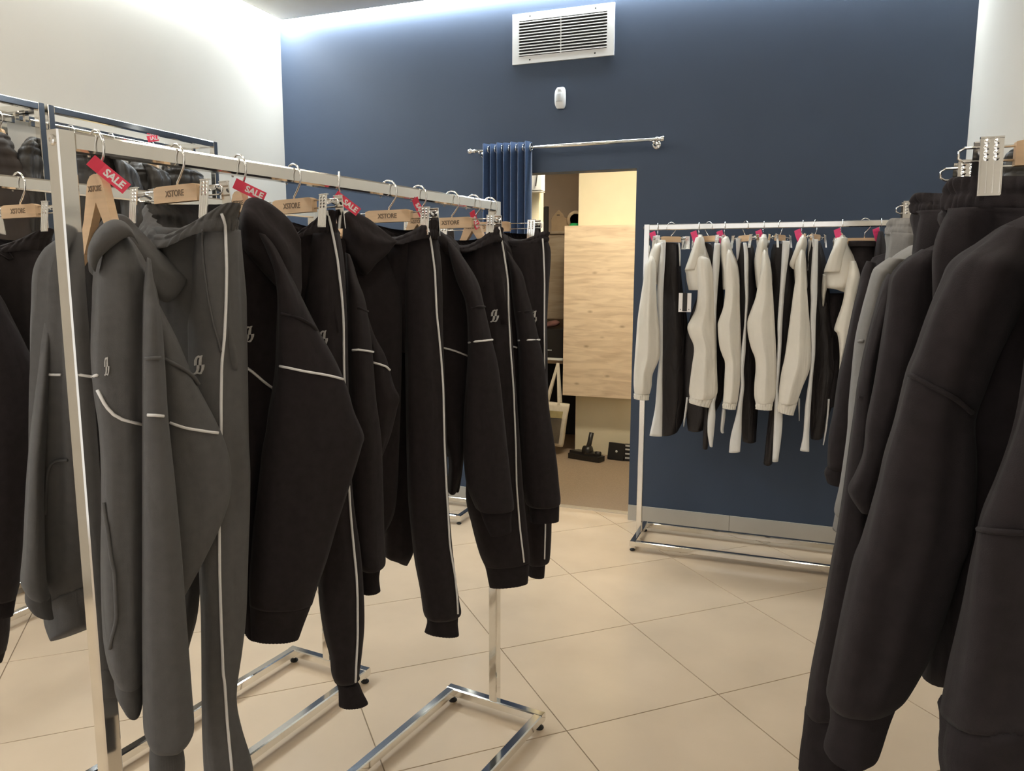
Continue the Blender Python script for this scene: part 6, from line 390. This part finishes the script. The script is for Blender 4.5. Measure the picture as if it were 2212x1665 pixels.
['puffer_jacket','black quilted puffer jacket second on the tall wall frame','jacket','dark puffer jackets on the left wall frames',[-3.12,3.0607],[['loft','body','puffer',(-0.717,0.6971),[[-3.1497,3.0301,2.0383,0.0199,0.0204,-0.0094,0.04],[-3.1363,3.044,1.9868,0.053,0.0545,-0.0035,0.12],[-3.1328,3.0475,1.9219,0.0699,0.0718,0.0106,0.12],[-3.1525,3.0272,1.6419,0.0662,0.0681,0.0019,0.12],[-3.1767,3.0024,1.2229,0.0631,0.0649,-0.0022,0.12]],{'fold': 0.012,'k': 3,'sub': 8,'rows': (0.007,8)},None],['loft','sleeve','puffer',(-0.7077,0.7065),[[-3.0508,2.9885,2.0061,0.0179,0.0179,-0.0051,0.03],[-3.0223,3.017,1.9533,0.0345,0.0345,0.0026,0.07],[-3.0219,3.0174,1.8199,0.0332,0.0332,0.0018,0.07],[-3.0381,3.0012,1.5488,0.0311,0.0312,0.0004,0.07]],{'fold': 0.01,'rows': (0.006,6),'sub': 8},None]]],
['puffer_jacket','black puffer jacket beside the last post of the tall wall frame','jacket','dark puffer jackets on the left wall frames',[-3.12,3.3097],[['loft','body','puffer',(-0.6907,0.7231),[[-3.164,3.2676,2.059,0.0217,0.0207,-0.003,0.04],[-3.1432,3.2876,2.025,0.0568,0.0542,-0.0029,0.12],[-3.1334,3.2969,1.9769,0.0752,0.0719,0.0039,0.12],[-3.1408,3.2898,1.87,0.0754,0.072,0.004,0.12],[-3.156,3.2753,1.6519,0.0724,0.0692,0.0019,0.12],[-3.1819,3.2506,1.2081,0.0647,0.0618,-0.002,0.12]],{'fold': 0.012,'k': 3,'sub': 8,'rows': (0.007,8)},None]]],
['puffer_jacket','dark brown jacket at the far left on the wall frame','jacket','dark puffer jackets on the left wall frames',[-3.12,2.3051],[['loft','body','brown',(-0.8119,0.5838),[[-3.1384,2.2795,2.0432,0.0285,0.0396,0.003,0.05],[-3.1479,2.2662,1.9981,0.0435,0.0605,0.005,0.12],[-3.1482,2.2658,1.9314,0.0596,0.0828,0.0036,0.12],[-3.1477,2.2666,1.8351,0.0693,0.0964,0.0075,0.12],[-3.1545,2.2571,1.6111,0.073,0.1015,0.0032,0.12],[-3.1711,2.2341,1.2685,0.0725,0.1008,-0.0041,0.12]],{'fold': 0.012,'k': 3,'sub': 8,'rows': (0.007,8)},None]]],
['puffer_jacket','black puffer jacket squeezed beside the double wall posts','jacket','dark puffer jackets on the left wall frames',[-3.12,2.4222],[['loft','body','puffer',(-0.7911,0.6117),[[-3.1079,2.4379,2.0485,0.0092,0.0119,-0.0005,0.03],[-3.1163,2.427,2.0075,0.02,0.0259,0.0028,0.12],[-3.1221,2.4195,1.9554,0.0277,0.0358,0.0035,0.12],[-3.1245,2.4163,1.8114,0.0279,0.036,0.0025,0.12],[-3.1341,2.404,1.5776,0.027,0.0349,0.0008,0.12],[-3.1494,2.3841,1.2602,0.0261,0.0337,-0.0013,0.12]],{'fold': 0.012,'k': 3,'sub': 8,'rows': (0.007,8)},None]]],
['puffer_jacket','dark shiny puffer jacket at the right wall,cut by the picture edge','jacket',None,[0.5618,2.75],[['loft','body','puffer',(0.2097,0.9778),[[0.5793,2.7462,1.8686,0.0137,-0.0029,0.0028,0.03],[0.5779,2.7466,1.8475,0.0391,-0.0084,0.0007,0.08],[0.5815,2.7458,1.824,0.0595,-0.0128,-0.0013,0.08],[0.5875,2.7445,1.7736,0.0688,-0.0147,-0.0045,0.08],[0.595,2.7429,1.6927,0.0734,-0.0157,-0.0034,0.08],[0.6234,2.7368,1.3355,0.0797,-0.0171,0.003,0.08],[0.6461,2.7319,1.0533,0.0802,-0.0172,0.0085,0.08]],{'fold': 0.012,'k': 3,'sub': 8,'rows': (0.007,8)},None]]],
]
LOGO_A = [(545,905),(560,700),(640,560),(740,500),(820,520),(870,490),(925,490),(880,600),(850,890),(790,890),(740,870),(760,700),(800,590),(760,575),(700,610),(670,700),(650,890)]
LOGO_B = [(665,890),(775,875),(770,1000),(740,1090),(700,1165),(750,1185),(820,1130),(860,1000),(865,870),(985,855),(975,960),(930,1080),(840,1230),(780,1245),(690,1220),(640,1220),(560,1260),(500,1240),(510,1205),(590,1170),(640,1060)]
def build_garment(name, label, cat, group, hook, parts):
    zt = max(r[2] for q in parts if q[0] == 'loft' for r in q[4])
    root = empty(name, (hook[0], hook[1], zt), label, cat, group); done = {}
    for q in parts:
        if q[0] == 'loft':
            _, nm, m, n, rings, o, par = q
            p = done.get(par, root) if par else root
            ob = MB().loft(rings, n, o).obj(nm, m, p, True); done[nm] = ob
        elif q[0] == 'tube':
            _, nm, m, r, pts, par = q
            ob = MB().tube(pts, r, 6).obj(nm, m, root, True)
            if nm == 'piping': ob['label'] = 'thin white piping line'
        elif q[0] == 'logo':
            _, nm, m, c, ex, ey, w_, h_ = q
            mb = MB()
            for P in (LOGO_A, LOGO_B):
                mb.prism([((x-742)/485*w_, -(y-876)/770*h_) for x, y in P], c, ex, ey, .0022)
            ob = mb.obj(nm, m, root); ob['label'] = 'small silver embroidered emblem'
    return root
for gdat in GARMENTS: build_garment(*gdat)
# ------------------------------------------------------------------ hangers and tags
def hook_pts(o, u, zt, zb, r=.026):
    """wire hook over a rail whose top is zt, going down to zb"""
    P = []
    for k in range(15):
        a = math.radians(205-k*17); P.append((math.cos(a)*r, zt-.019+math.sin(a)*r*1.1))
    P += [(.010, zt-.049), (.001, zt-.058), (0, zb)]
    return [Vector((o[0]+u[0]*x, o[1]+u[1]*x, z)) for x, z in P]
def clip_hanger(label, hook, ang, zt=HA, half=.07, cl=.125, end=.148, group=None, dz=0.0, flip=False, text=True):
    u = Vector((math.cos(math.radians(ang)), math.sin(math.radians(ang)), 0)); n = Vector((-u.y, u.x, 0)); up = Vector((0, 0, 1))
    if n.dot(Vector(CAM_POS)-Vector((*hook, 1.48))) < 0: n = -n
    zc = zt-.078+dz; c = Vector((*hook, zc)); o = empty('clip_hanger', (hook[0], hook[1], zc), label, 'hanger', group)
    MB().tube(hook_pts(hook, u, zt, zc+.012), .0022, 8).obj('hook', 'wire', o, True)
    hh = .015; pr = [(-half, -hh), (half, -hh), (half, hh*.8), (half-.012, hh), (-half+.012, hh), (-half, hh*.8)]
    MB().prism(pr, c, u, up, .013).obj('wooden_bar', 'wood', o)
    if text:
        ex = u if u.cross(up).dot(n) > 0 else -u
        lettering('XSTORE', .016, c+n*.0068, ex, up, 'wood_print', o, bold=.0003)
    for s in (-1, 1):
        q = [c+u*s*(half-.01)+up*.008, c+u*s*(end-.006)+up*.008, c+u*s*end+up*.004, c+u*s*end-up*.004, c+u*s*(end-.006)-up*.008, c+u*s*(half-.01)-up*.008]
        MB().tube(q, .0016, 6).obj('wire', 'wire', o, True)
        k = c+u*s*cl
        cl_ = MB()
        for t in (1, -1):
            f_ = k+n*t*.0205
            cl_.prism([(-.012, -.050), (.012, -.050), (.012, .016), (-.012, .016)], f_, u, up-n*t*.10, .002)
            for xx in (-.0105, -.0035, .0035, .0105): cl_.bar(f_+u*xx+n*t*(.0016+.0045)-up*.047, f_+u*xx+n*t*.0016-up*.010, .0012, .0014, up=n)
            cl_.bar(f_-u*.012+up*.016-n*t*.0025, f_+u*.012+up*.016-n*t*.0025, .006, .002)
            for j in range(4):
                for xx in (-.005, .005):
                    cl_.lathe(f_+n*t*(.0005-.0006*j*0)+u*xx+up*(.011-j*.0062)-n*t*(.011-j*.0062)*.10, [(.0036, 0), (.0032, .0014), (.001, .002)], 8, n*t)
        cl_.tube([k+n*.014+up*.0, k+up*.004, k-n*.014+up*.0], .004, 8)
        ob = cl_.obj('clip', 'wire', o); ob['label'] = 'ridged metal clip'
    return o
PROF = [(0, .0), (.014, -.003), (.024, -.012), (.034, -.042), (.044, -.072), (.062, -.105), (.088, -.130), (.092, -.142), (.084, -.152), (.052, -.130), (.034, -.102), (.0, -.046)]
def coat_hanger(label, hook, ang, zt=HA, group=None, text=True, sc=1.0, dr=1.0):
    u = Vector((math.cos(math.radians(ang)), math.sin(math.radians(ang)), 0)); n = Vector((-u.y, u.x, 0)); up = Vector((0, 0, 1))
    if n.dot(Vector(CAM_POS)-Vector((*hook, 1.48))) < 0: n = -n
    z0 = zt-.060; o = empty('coat_hanger', (hook[0], hook[1], z0), label, 'hanger', group)
    MB().tube(hook_pts(hook, u, zt, z0-.003), .0022, 8).obj('hook', 'wire', o, True)
    poly = [(x*sc, y*dr) for x, y in PROF]+[(-x*sc, y*dr) for x, y in PROF[-2:0:-1]]
    MB().prism(poly[::-1], Vector((*hook, z0)), u, up, .013).obj('wooden_body', 'wood', o)
    if text:
        ex = u if u.cross(up).dot(n) > 0 else -u
        lettering('XSTORE', .013, Vector((*hook, z0-.024))+n*.0068, ex, up, 'wood_print', o, bold=.0003, sx=.9)
    return o
def sale_tag(label, c, view, deg, L=.066, W=.0205, m='red', yaw=0.0, group='red sale tags', text=True, string=None):
    """card hanging at c, facing back along the horizontal direction view, rotated deg in its plane"""
    v = Vector((view[0], view[1], 0)).normalized(); v.rotate(Matrix.Rotation(math.radians(yaw), 3, 'Z')); r = Vector((v.y, -v.x, 0)); up = Vector((0, 0, 1)); a = math.radians(deg)
    ex = r*math.cos(a)-up*math.sin(a); ey = r*math.sin(a)+up*math.cos(a); c = Vector(c)
    o = empty('sale_tag', c, label, 'tag', group)
    MB().prism([(-L/2+L*.30, -W/2), (L/2, -W/2), (L/2, W/2), (-L/2+L*.30, W/2)], c, ex, ey, .0012).obj('printed_card', m, o)
    e2_ = (ex*.96+v*.28).normalized(); c2 = c-ex*(L/2-L*.30)
    MB().prism([(-L*.30, -W/2), (0, -W/2), (0, W/2), (-L*.30, W/2)], c2, e2_, ey, .0012).obj('plain_flap', m, o)
    if text: lettering('SALE', W*.80, c+ex*L*.15-v*.0008, ex, ey, 'white_print', o, bold=.0006)
    return o
HK = [(-1.102, .975), (-1.081, 1.126), (-1.06, 1.267), (-1.04, 1.413), (-1.019, 1.557), (-.994, 1.735), (-.976, 1.861), (-.954, 2.018), (-.938, 2.133), (-.924, 2.225)]
GH = 'hangers on the front rack'
coat_hanger('wooden coat hanger inside the charcoal grey hoodie near the post', HK[0], -15, group=GH)
clip_hanger('wooden clip hanger holding the charcoal grey track pants', HK[1], -15, group=GH, cl=.115, end=.135)
coat_hanger('wooden coat hanger of the black hoodie beside grey pants', HK[2], -20, group=GH, sc=.7, dr=.6)
clip_hanger('wooden clip hanger of the fourth hook, above first black pants', HK[3], -18, group=GH)
coat_hanger('wooden coat hanger of the black hoodie with the pointed hood', HK[4], -60, group=GH, sc=.9, dr=.55)
clip_hanger('wooden clip hanger at the middle of the front rack', HK[5], -8, group=GH)
coat_hanger('wooden coat hanger half hidden behind the middle clip hanger', HK[6], -8, group=GH, sc=.9, dr=.65)
clip_hanger('wooden clip hanger third from the far end of front rack', HK[7], -8, group=GH, cl=.139, end=.155)
coat_hanger('wooden coat hanger second from the far end of front rack', HK[8], -8, group=GH, sc=.9, dr=.75)
clip_hanger('wooden clip hanger at the far end of the front rack', HK[9], -5, group=GH, cl=.15, end=.175)
sale_tag('red SALE tag on the hanger of the charcoal hoodie', (-1.069, .967, 1.639), (-.742, .671), 41)
sale_tag('red SALE tag beside the charcoal track pants', (-1.027, 1.256, 1.641), (-.633, .774), 25, L=.061, W=.0205)
sale_tag('red SALE tag above the black hoodie with pointed hood', (-.990, 1.540, 1.639), (-.541, .841), 37, L=.064, W=.0205)
sale_tag('red SALE tag turned edge on behind the middle clip hanger', (-.963, 1.834, 1.654), (-.465, .885), 58, L=.05, W=.02, yaw=35)
sale_tag('red SALE tag turned edge on near the far rack end', (-.922, 2.107, 1.638), (-.401, .916), 60, L=.055, W=.02, yaw=40)
# second rack, right rack, wall frames
clip_hanger('wooden clip hanger with printed bar on the second rack at left', (-1.716, 1.30), -8, zt=1.70, group='hangers on the second rack', cl=.13, end=.16)
coat_hanger('wooden coat hanger of the hoodie cut by the left edge', (-1.737, 1.12), -8, zt=1.70, group='hangers on the second rack', text=False)
for k, (y, lab) in enumerate(((1.07, 'large wooden clip hanger with the big metal clip nearest at right'), (1.265, 'wooden clip hanger of the second black pants at right'), (1.905, 'wooden clip hanger holding the light grey pants at right'))):
    clip_hanger(lab, (.40+.042*(y-.6)+.0, y), 0, zt=1.70, half=.205 if k == 0 else .12, cl=.232+.0*k if k < 2 else .262, end=.262 if k < 2 else .285, group='hangers on the right rack', text=False)
for y, lab in ((.86, 'nearest wooden coat hanger on the right rack'), (1.04, 'wooden coat hanger of the large black hoodie at right'), (1.33, 'wooden coat hanger of the black hoodie behind clipped pants'), (1.62, 'wooden coat hanger of the light grey hoodie at right'), (1.80, 'farthest wooden coat hanger on the right rack')):
    coat_hanger(lab, (.395+.042*(y-.6), y), 0, zt=1.70, group='hangers on the right rack', text=False)
for k, (y, lab) in enumerate(((2.70, 'hanger with thin hook, first on the tall wall frame'), (2.92, 'hanger with thin hook, second on the tall wall frame'), (3.17, 'hanger with thin hook, third on the tall wall frame'), (2.36, 'hanger with thin hook left of the double wall posts'), (2.16, 'hanger of the brown jacket on the left wall frame'))):
    coat_hanger(lab, (-3.2, y), 0, zt=2.140, group='hangers on the wall frames', text=False)
sale_tag('tiny red SALE tag on the tall wall frame', (-3.1, 3.084, 2.146), (-.709, .705), -12, L=.052, W=.03)
# far rack hangers
GF = 'hangers on the far rack'; ZF = 1.742; YC = 4.152
for x, lab in ((-.761, 'leftmost'), (-.548, 'second'), (-.418, 'third'), (-.228, 'fourth'), (-.045, 'fifth'), (.135, 'sixth'), (.306, 'rightmost')):
    coat_hanger('%s wooden coat hanger holding a jacket on the far rack' % lab, (x, YC), 90+8, zt=ZF, group=GF, text=False, sc=.5, dr=.6)
    sale_tag('pink folded tag on the %s jacket hanger of the far rack' % lab, (x-.012, YC-.03, ZF-.075), (.05, 1), 68, L=.075, W=.032, m='pink', yaw=25, group='pink tags on the far rack', text=False)
for x, a, lab in ((-.69, 35, 'first'), (-.499, 140, 'second'), (-.316, 125, 'third'), (-.147, 70, 'fourth'), (.017, 70, 'fifth')):
    clip_hanger('%s clip hanger holding striped pants on the far rack' % lab, (x, YC), a, zt=ZF, half=.055, cl=.085, end=.1, group=GF, text=False)
clip_hanger('broad orange wood clip hanger of black trousers on the far rack', (.239, YC), 5, zt=ZF, half=.085, cl=.125, end=.14, group=GF, text=False, dz=-.02)
# white hang tag
o = empty('hang_tag', (-.585, 4.0, 1.34), 'white swing tag with a dark centre band on the far rack', 'tag')
MB().box(-.616, 3.999, 1.292, -.553, 4.001, 1.388).obj('card', 'white_print', o); MB().box(-.596, 3.997, 1.296, -.573, 3.9995, 1.388).obj('dark_band', 'black_plastic', o)
MB().tube([(-.582, 3.998, 1.386), (-.583, 3.995, 1.42), (-.588, 4.0, 1.47)], .0012, 6).obj('string', 'rubber', o)
for xx in (-.606, -.563): MB().box(xx-.002, 3.9975, 1.303, xx+.002, 3.9990, 1.307).obj('print_dot', 'black_plastic', o)
# ------------------------------------------------------------------ wall fittings
o = empty('ventilation_grille', (-1.41, YW, 2.85), 'white slatted ventilation grille high on the navy wall', 'vent')
vx0, vx1, vz0, vz1 = -1.717, -1.102, 2.711, 2.994
fr = MB(); b_ = .042
fr.box(vx0, YW-.012, vz0, vx1, YW, vz0+b_); fr.box(vx0, YW-.012, vz1-b_, vx1, YW, vz1); fr.box(vx0, YW-.012, vz0+b_, vx0+b_, YW, vz1-b_); fr.box(vx1-b_, YW-.012, vz0+b_, vx1, YW, vz1-b_)
fr.obj('frame', 'white_plastic', o); MB().box(vx0+b_, YW-.002, vz0+b_, vx1-b_, YW, vz1-b_).obj('dark_duct', 'dark', o)
ns = 12; hh = (vz1-vz0-2*b_)/ns
for k in range(ns):
    z = vz0+b_+hh*(k+.5)
    MB().bar((vx0+b_, YW-.010, z), (vx1-b_, YW-.010, z), .012, .0035, up=(0, -.62, .78)).obj('slat', 'white_plastic', o)
MB().box((vx0+vx1)/2-.012, YW-.0115, vz0+b_, (vx0+vx1)/2-.006, YW-.004, vz1-b_).obj('centre_bar', 'white_plastic', o)
for x in (vx0+.11, vx1-.11):
    for z in (vz0+.02, vz1-.02): MB().lathe((x, YW-.012, z), [(.005, 0), (.004, .0015), (.001, .0018)], 10, (0, -1, 0)).obj('screw', 'rubber', o)
o = empty('motion_sensor', (-1.415, YW, 2.5), 'small white motion sensor under the ventilation grille', 'sensor')
S = []
for k in range(9):
    t = k/8; z = 2.441+.118*t; ww = .033*(1-.35*abs(2*t-1)**4); dd = .042*(.55+.45*math.sin(math.pi*min(1, max(0, t)))**.6)
    S.append([-1.414, YW-dd*.42, z, ww, 0, 0, dd*.55])
MB().loft(S, (0, 1), dict(fold=0, n=24, pw=.7)).obj('housing', 'white_plastic', o, True)
MB().loft([[-1.416, YW-.030, 2.476, .022, 0, 0, .016], [-1.416, YW-.032, 2.50, .024, 0, 0, .017], [-1.416, YW-.031, 2.522, .022, 0, 0, .016]], (0, 1), dict(fold=0, n=20)).obj('lens', 'grey_plastic', o, True)
MB().box(-1.425, YW-.040, 2.540, -1.405, YW-.028, 2.543).obj('status_slot', 'grey_plastic', o)
# curtain rod and curtain
o = empty('curtain_rod', (-1.38, 4.42, 2.217), 'chrome curtain rod above the storeroom doorway', 'curtain rod')
MB().tube([(-1.925, 4.42, 2.215), (-.835, 4.42, 2.223)], .0105, 16).obj('rod', 'chrome', o, True)
for x, z, s in ((-1.925, 2.215, -1), (-.835, 2.223, 1)):
    MB().lathe((x, 4.42, z), [(.0105, 0), (.014, .002), (.014, .012), (.011, .014), (.011, .024), (.0165, .027), (.0165, .045), (.014, .047)], 18, (s, 0, .007)).obj('finial', 'wire', o, True)
for x in (-.845, -1.90):
    b_ = MB().tube([(x, YW, 2.205), (x, 4.47, 2.195), (x, 4.43, 2.197), (x, 4.408, 2.21)], .006, 10).obj('bracket', 'chrome', o, True)
    MB().lathe((x, YW-.004, 2.205), [(.024, 0), (.024, .004), (.02, .006)], 20, (0, -1, 0)).obj('wall_plate', 'chrome', b_, True)
o = empty('curtain', (-1.73, 4.42, 0), 'dark blue velvet eyelet curtain gathered left of the doorway', 'curtain')
N = 7*24; V = []; F = []; zs = [.02, .5, 1.0, 1.5, 2.0, 2.18, 2.252]
for z in zs:
    for i in range(N+1):
        t = i/N; x = -1.884+.312*t; amp = .034*(1 if z < 2.1 else .8)
        ph = math.pi*7*t; y = 4.445-.055*abs(math.sin(ph))**.55+.004*math.sin(3*z+9*t); x += .004*math.sin(2*ph)
        V.append((x, y, z+.002*math.sin(ph)))
for k in range(len(zs)-1):
    for i in range(N): a = k*(N+1)+i; F.append((a, a+1, a+N+2, a+N+1))
cu = link('cloth', mesh_of('cloth', V, F, True), 'curtain', o); sm = cu.modifiers.new('solid', 'SOLIDIFY'); sm.thickness = .004
for k in range(7):
    x = -1.884+.312*(k+1)/7.0
    MB().tube([(x+.002, 4.42+.021*math.cos(a), 2.2195+.021*math.sin(a)) for a in [2*math.pi*j/20 for j in range(20)]], .0035, 8, True).obj('eyelet', 'wire', o, True)
# ------------------------------------------------------------------ storeroom contents
o = empty('wall_cabinet', (-1.555, 6.06, .5), 'oak faced wall panel hung on the bright storeroom partition', 'cabinet')
MB().box(-1.838, 5.985, .500, -1.272, 6.003, 1.860).obj('oak_front', 'oak', o); MB().box(-1.832, 6.003, .505, -1.278, 6.12, 1.855).obj('carcass', 'store_wall', o)
o = empty('tall_cabinet', (-2.1, 6.5, 0), 'grey oak cabinet in the dark storeroom niche', 'cabinet')
MB().box(-2.40, 6.37, 1.10, -1.79, 6.39, 1.835).obj('oak_back', 'oak_grey', o); MB().box(-2.42, 6.35, 1.82, -1.78, 6.85, 1.84).obj('top_board', 'oak_grey', o)
MB().box(-2.42, 6.32, .715, -1.78, 6.85, .775).obj('shelf', 'brown_wall', o); MB().box(-2.42, 6.36, .0, -2.38, 6.85, 1.83).obj('side_board', 'oak_grey', o); MB().box(-1.82, 6.36, .0, -1.785, 6.85, 1.83).obj('side_board', 'oak_grey', o); MB().box(-2.40, 6.80, .0, -1.8, 6.82, .715).obj('dark_back', 'dark', o)
o = empty('printer', (-2.05, 6.34, .78), 'black box shaped printer on the cabinet shelf', 'printer')
MB().box(-2.24, 6.06, .795, -1.86, 6.36, 1.03).obj('body', 'black_plastic', o); MB().box(-2.24, 6.05, .776, -1.86, 6.36, .794).obj('paper_tray', 'white_plastic', o); MB().box(-2.0, 6.056, .855, -1.96, 6.061, .861).obj('name_plate', 'grey_plastic', o)
o = MB()
o.loft([[-2.10, 6.16, 1.032, .06, 0, 0, .05], [-2.02, 6.17, 1.055, .07, .0, .0, .05], [-1.98, 6.17, 1.085, .05, 0, 0, .04], [-1.965, 6.17, 1.10, .01, 0, 0, .01]], (0, 1), dict(fold=.006, n=20)); o = o.obj('cloth_heap', 'redcloth', None, True); tag(o, 'dusty red cloth heap on top of the printer', 'cloth')
o = empty('cardboard_box', (-1.97, 6.45, 1.84), 'brown cardboard box with raised flap on the oak cabinet', 'box')
MB().box(-2.085, 6.40, 1.84, -1.835, 6.62, 1.955).obj('body', 'cardboard', o); MB().prism([(-.115, 0), (.0, 0), (-.02, .035), (-.055, .068), (-.095, .03)], (-1.965, 6.402, 1.953), (1, 0, 0), (0, 0, 1), .004).obj('flap', 'cardboard', o); MB().box(-2.036, 6.397, 1.975, -2.01, 6.3995, 1.982).obj('handle_slot', 'dark', o)
o = empty('tape_roll', (-1.86, 6.36, 1.84), 'tan adhesive tape roll with green core on the cabinet', 'tape')
MB().lathe((-1.865, 6.40, 1.935), [(.075, -.02), (.075, .02), (.05, .02), (.05, -.02)], 28, (0, 1, 0)).obj('tape', 'tan', o, True)
MB().loft([[-1.868, 6.355, 1.842, .045, 0, 0, .03], [-1.868, 6.355, 1.88, .044, 0, 0, .03], [-1.868, 6.355, 1.905, .03, 0, 0, .02]], (0, 1), dict(fold=0, n=20)).obj('green_core', 'green', o, True)
o = empty('picture_frame', (-2.2, 6.37, 1.84), 'dark framed mirror standing on the oak cabinet in the storeroom', 'mirror')
MB().box(-2.30, 6.37, 1.84, -2.13, 6.38, 2.045).obj('glass', 'black_plastic', o); MB().box(-2.135, 6.36, 1.84, -2.105, 6.39, 2.05).obj('frame', 'dark', o)
struct(MB().box(-1.90, 5.24, -.02, -1.80, 5.34, 2.72).obj('trim_2', 'store_wall'), 'pale vertical post inside the doorway')
o = empty('meter_box', (-1.8, 5.22, 2.05), 'white electrical box with cable at top of the doorway', 'box')
MB().box(-1.93, 5.16, 2.055, -1.757, 5.24, 2.30).obj('case', 'white_plastic', o); MB().tube([(-1.783, 5.155, 2.24), (-1.784, 5.152, 2.15), (-1.79, 5.152, 2.11), (-1.795, 5.155, 2.08)], .004, 8).obj('cable', 'rubber', o, True); MB().box(-1.84, 5.16, 2.045, -1.760, 5.25, 2.05).obj('ledge', 'white_plastic', o)
o = empty('switch_box', (-1.8, 5.2, 1.8), 'pale grey plastic junction box on the post inside the doorway', 'box')
MB().box(-1.90, 5.17, 1.70, -1.765, 5.24, 1.845).obj('case', 'grey_plastic', o); MB().box(-1.785, 5.165, 1.70, -1.765, 5.17, 1.845).obj('lid_edge', 'white_plastic', o)
# tote bag
o = empty('tote_bag', (-1.9, 6.0, .06), 'cream tote bag with dark printed panel hanging in the storeroom', 'bag')
bg = [[-1.925, 6.0, .075, .088, 0, -.012, .035], [-1.92, 6.0, .25, .108, 0, -.006, .05], [-1.905, 6.0, .43, .125, 0, -.004, .03]]
MB().loft(bg, (0, 1), dict(fold=.003, n=28, pw=.7)).obj('body', 'canvas', o, True)
MB().prism([(-.07, -.145), (.07, -.15), (.095, .06), (-.09, .06)], (-1.925, 5.943, .25), (1, 0, 0), (0, -.0, 1), .004).obj('printed_panel', 'bag_print', o); MB().prism([(-.09, .062), (.095, .062), (.105, .12), (-.10, .12)], (-1.925, 5.945, .25), (1, 0, 0), (0, 0, 1), .004).obj('printed_sky', 'bag_sky', o)
for dy in (-.03, .03): MB().bar((-1.865, 6.0+dy, .42), (-1.885, 6.0, .76), .022, .004, up=(0, 1, 0)).obj('strap', 'canvas', o)
for dy in (-.03, .03): MB().bar((-1.98, 6.0+dy, .42), (-1.885, 6.0, .76), .022, .004, up=(0, 1, 0)).obj('strap', 'canvas', o)
# vacuum nozzle, black boxes
o = empty('vacuum_nozzle', (-1.6, 5.93, 0), 'black vacuum cleaner floor nozzle standing by the cream wall', 'nozzle')
MB().prism([(-.14, -.045), (.14, -.05), (.145, .03), (.10, .05), (-.10, .05), (-.145, .03)], (-1.605, 5.90, .022), (1, -.25, 0), (.25, 1, 0), .042).obj('head', 'black_plastic', o)
MB().prism([(-.13, -.035), (.12, -.035), (.08, .035), (-.09, .035)], (-1.61, 5.91, .052), (1, -.25, 0), (.25, 1, 0), .022).obj('cover', 'black_plastic', o)
MB().lathe((-1.60, 5.915, .065), [(.045, -.03), (.045, .03), (.03, .036)], 20, (1, -.2, .1)).obj('joint', 'black_plastic', o, True)
MB().tube([(-1.60, 5.915, .07), (-1.588, 5.925, .13), (-1.575, 5.94, .215)], [.024, .019, .019], 14).obj('neck', 'black_plastic', o, True)
MB().lathe((-1.505, 5.885, .055), [(.022, -.02), (.022, .02)], 16, (1, -.2, 0)).obj('pedal', 'black_plastic', o, True)
o = empty('black_case', (-1.38, 6.0, 0), 'square black case with round emblem leaning on the cream wall', 'case')
MB().prism([(-.072, 0), (.062, -.002), (.068, .13), (-.066, .132)], (-1.375, 5.985, .0), (1, -.1, 0), (0, .2, 1), .05).obj('body', 'black_plastic', o); MB().lathe((-1.375, 5.975, .068), [(.010, 0), (.010, .004), (.006, .006)], 16, (-.1, -1, .2)).obj('emblem', 'grey_plastic', o, True)
o = empty('plastic_grid', (-1.27, 6.0, 0), 'dark ribbed plastic tray beside the doorway edge', 'tray')
MB().box(-1.31, 5.96, .0, -1.20, 6.0, .135).obj('body', 'black_plastic', o)
for z in (.02, .055, .09, .12):
    MB().box(-1.30, 5.955, z, -1.21, 5.962, z+.012).obj('rib', 'grey_plastic', o)
settle()
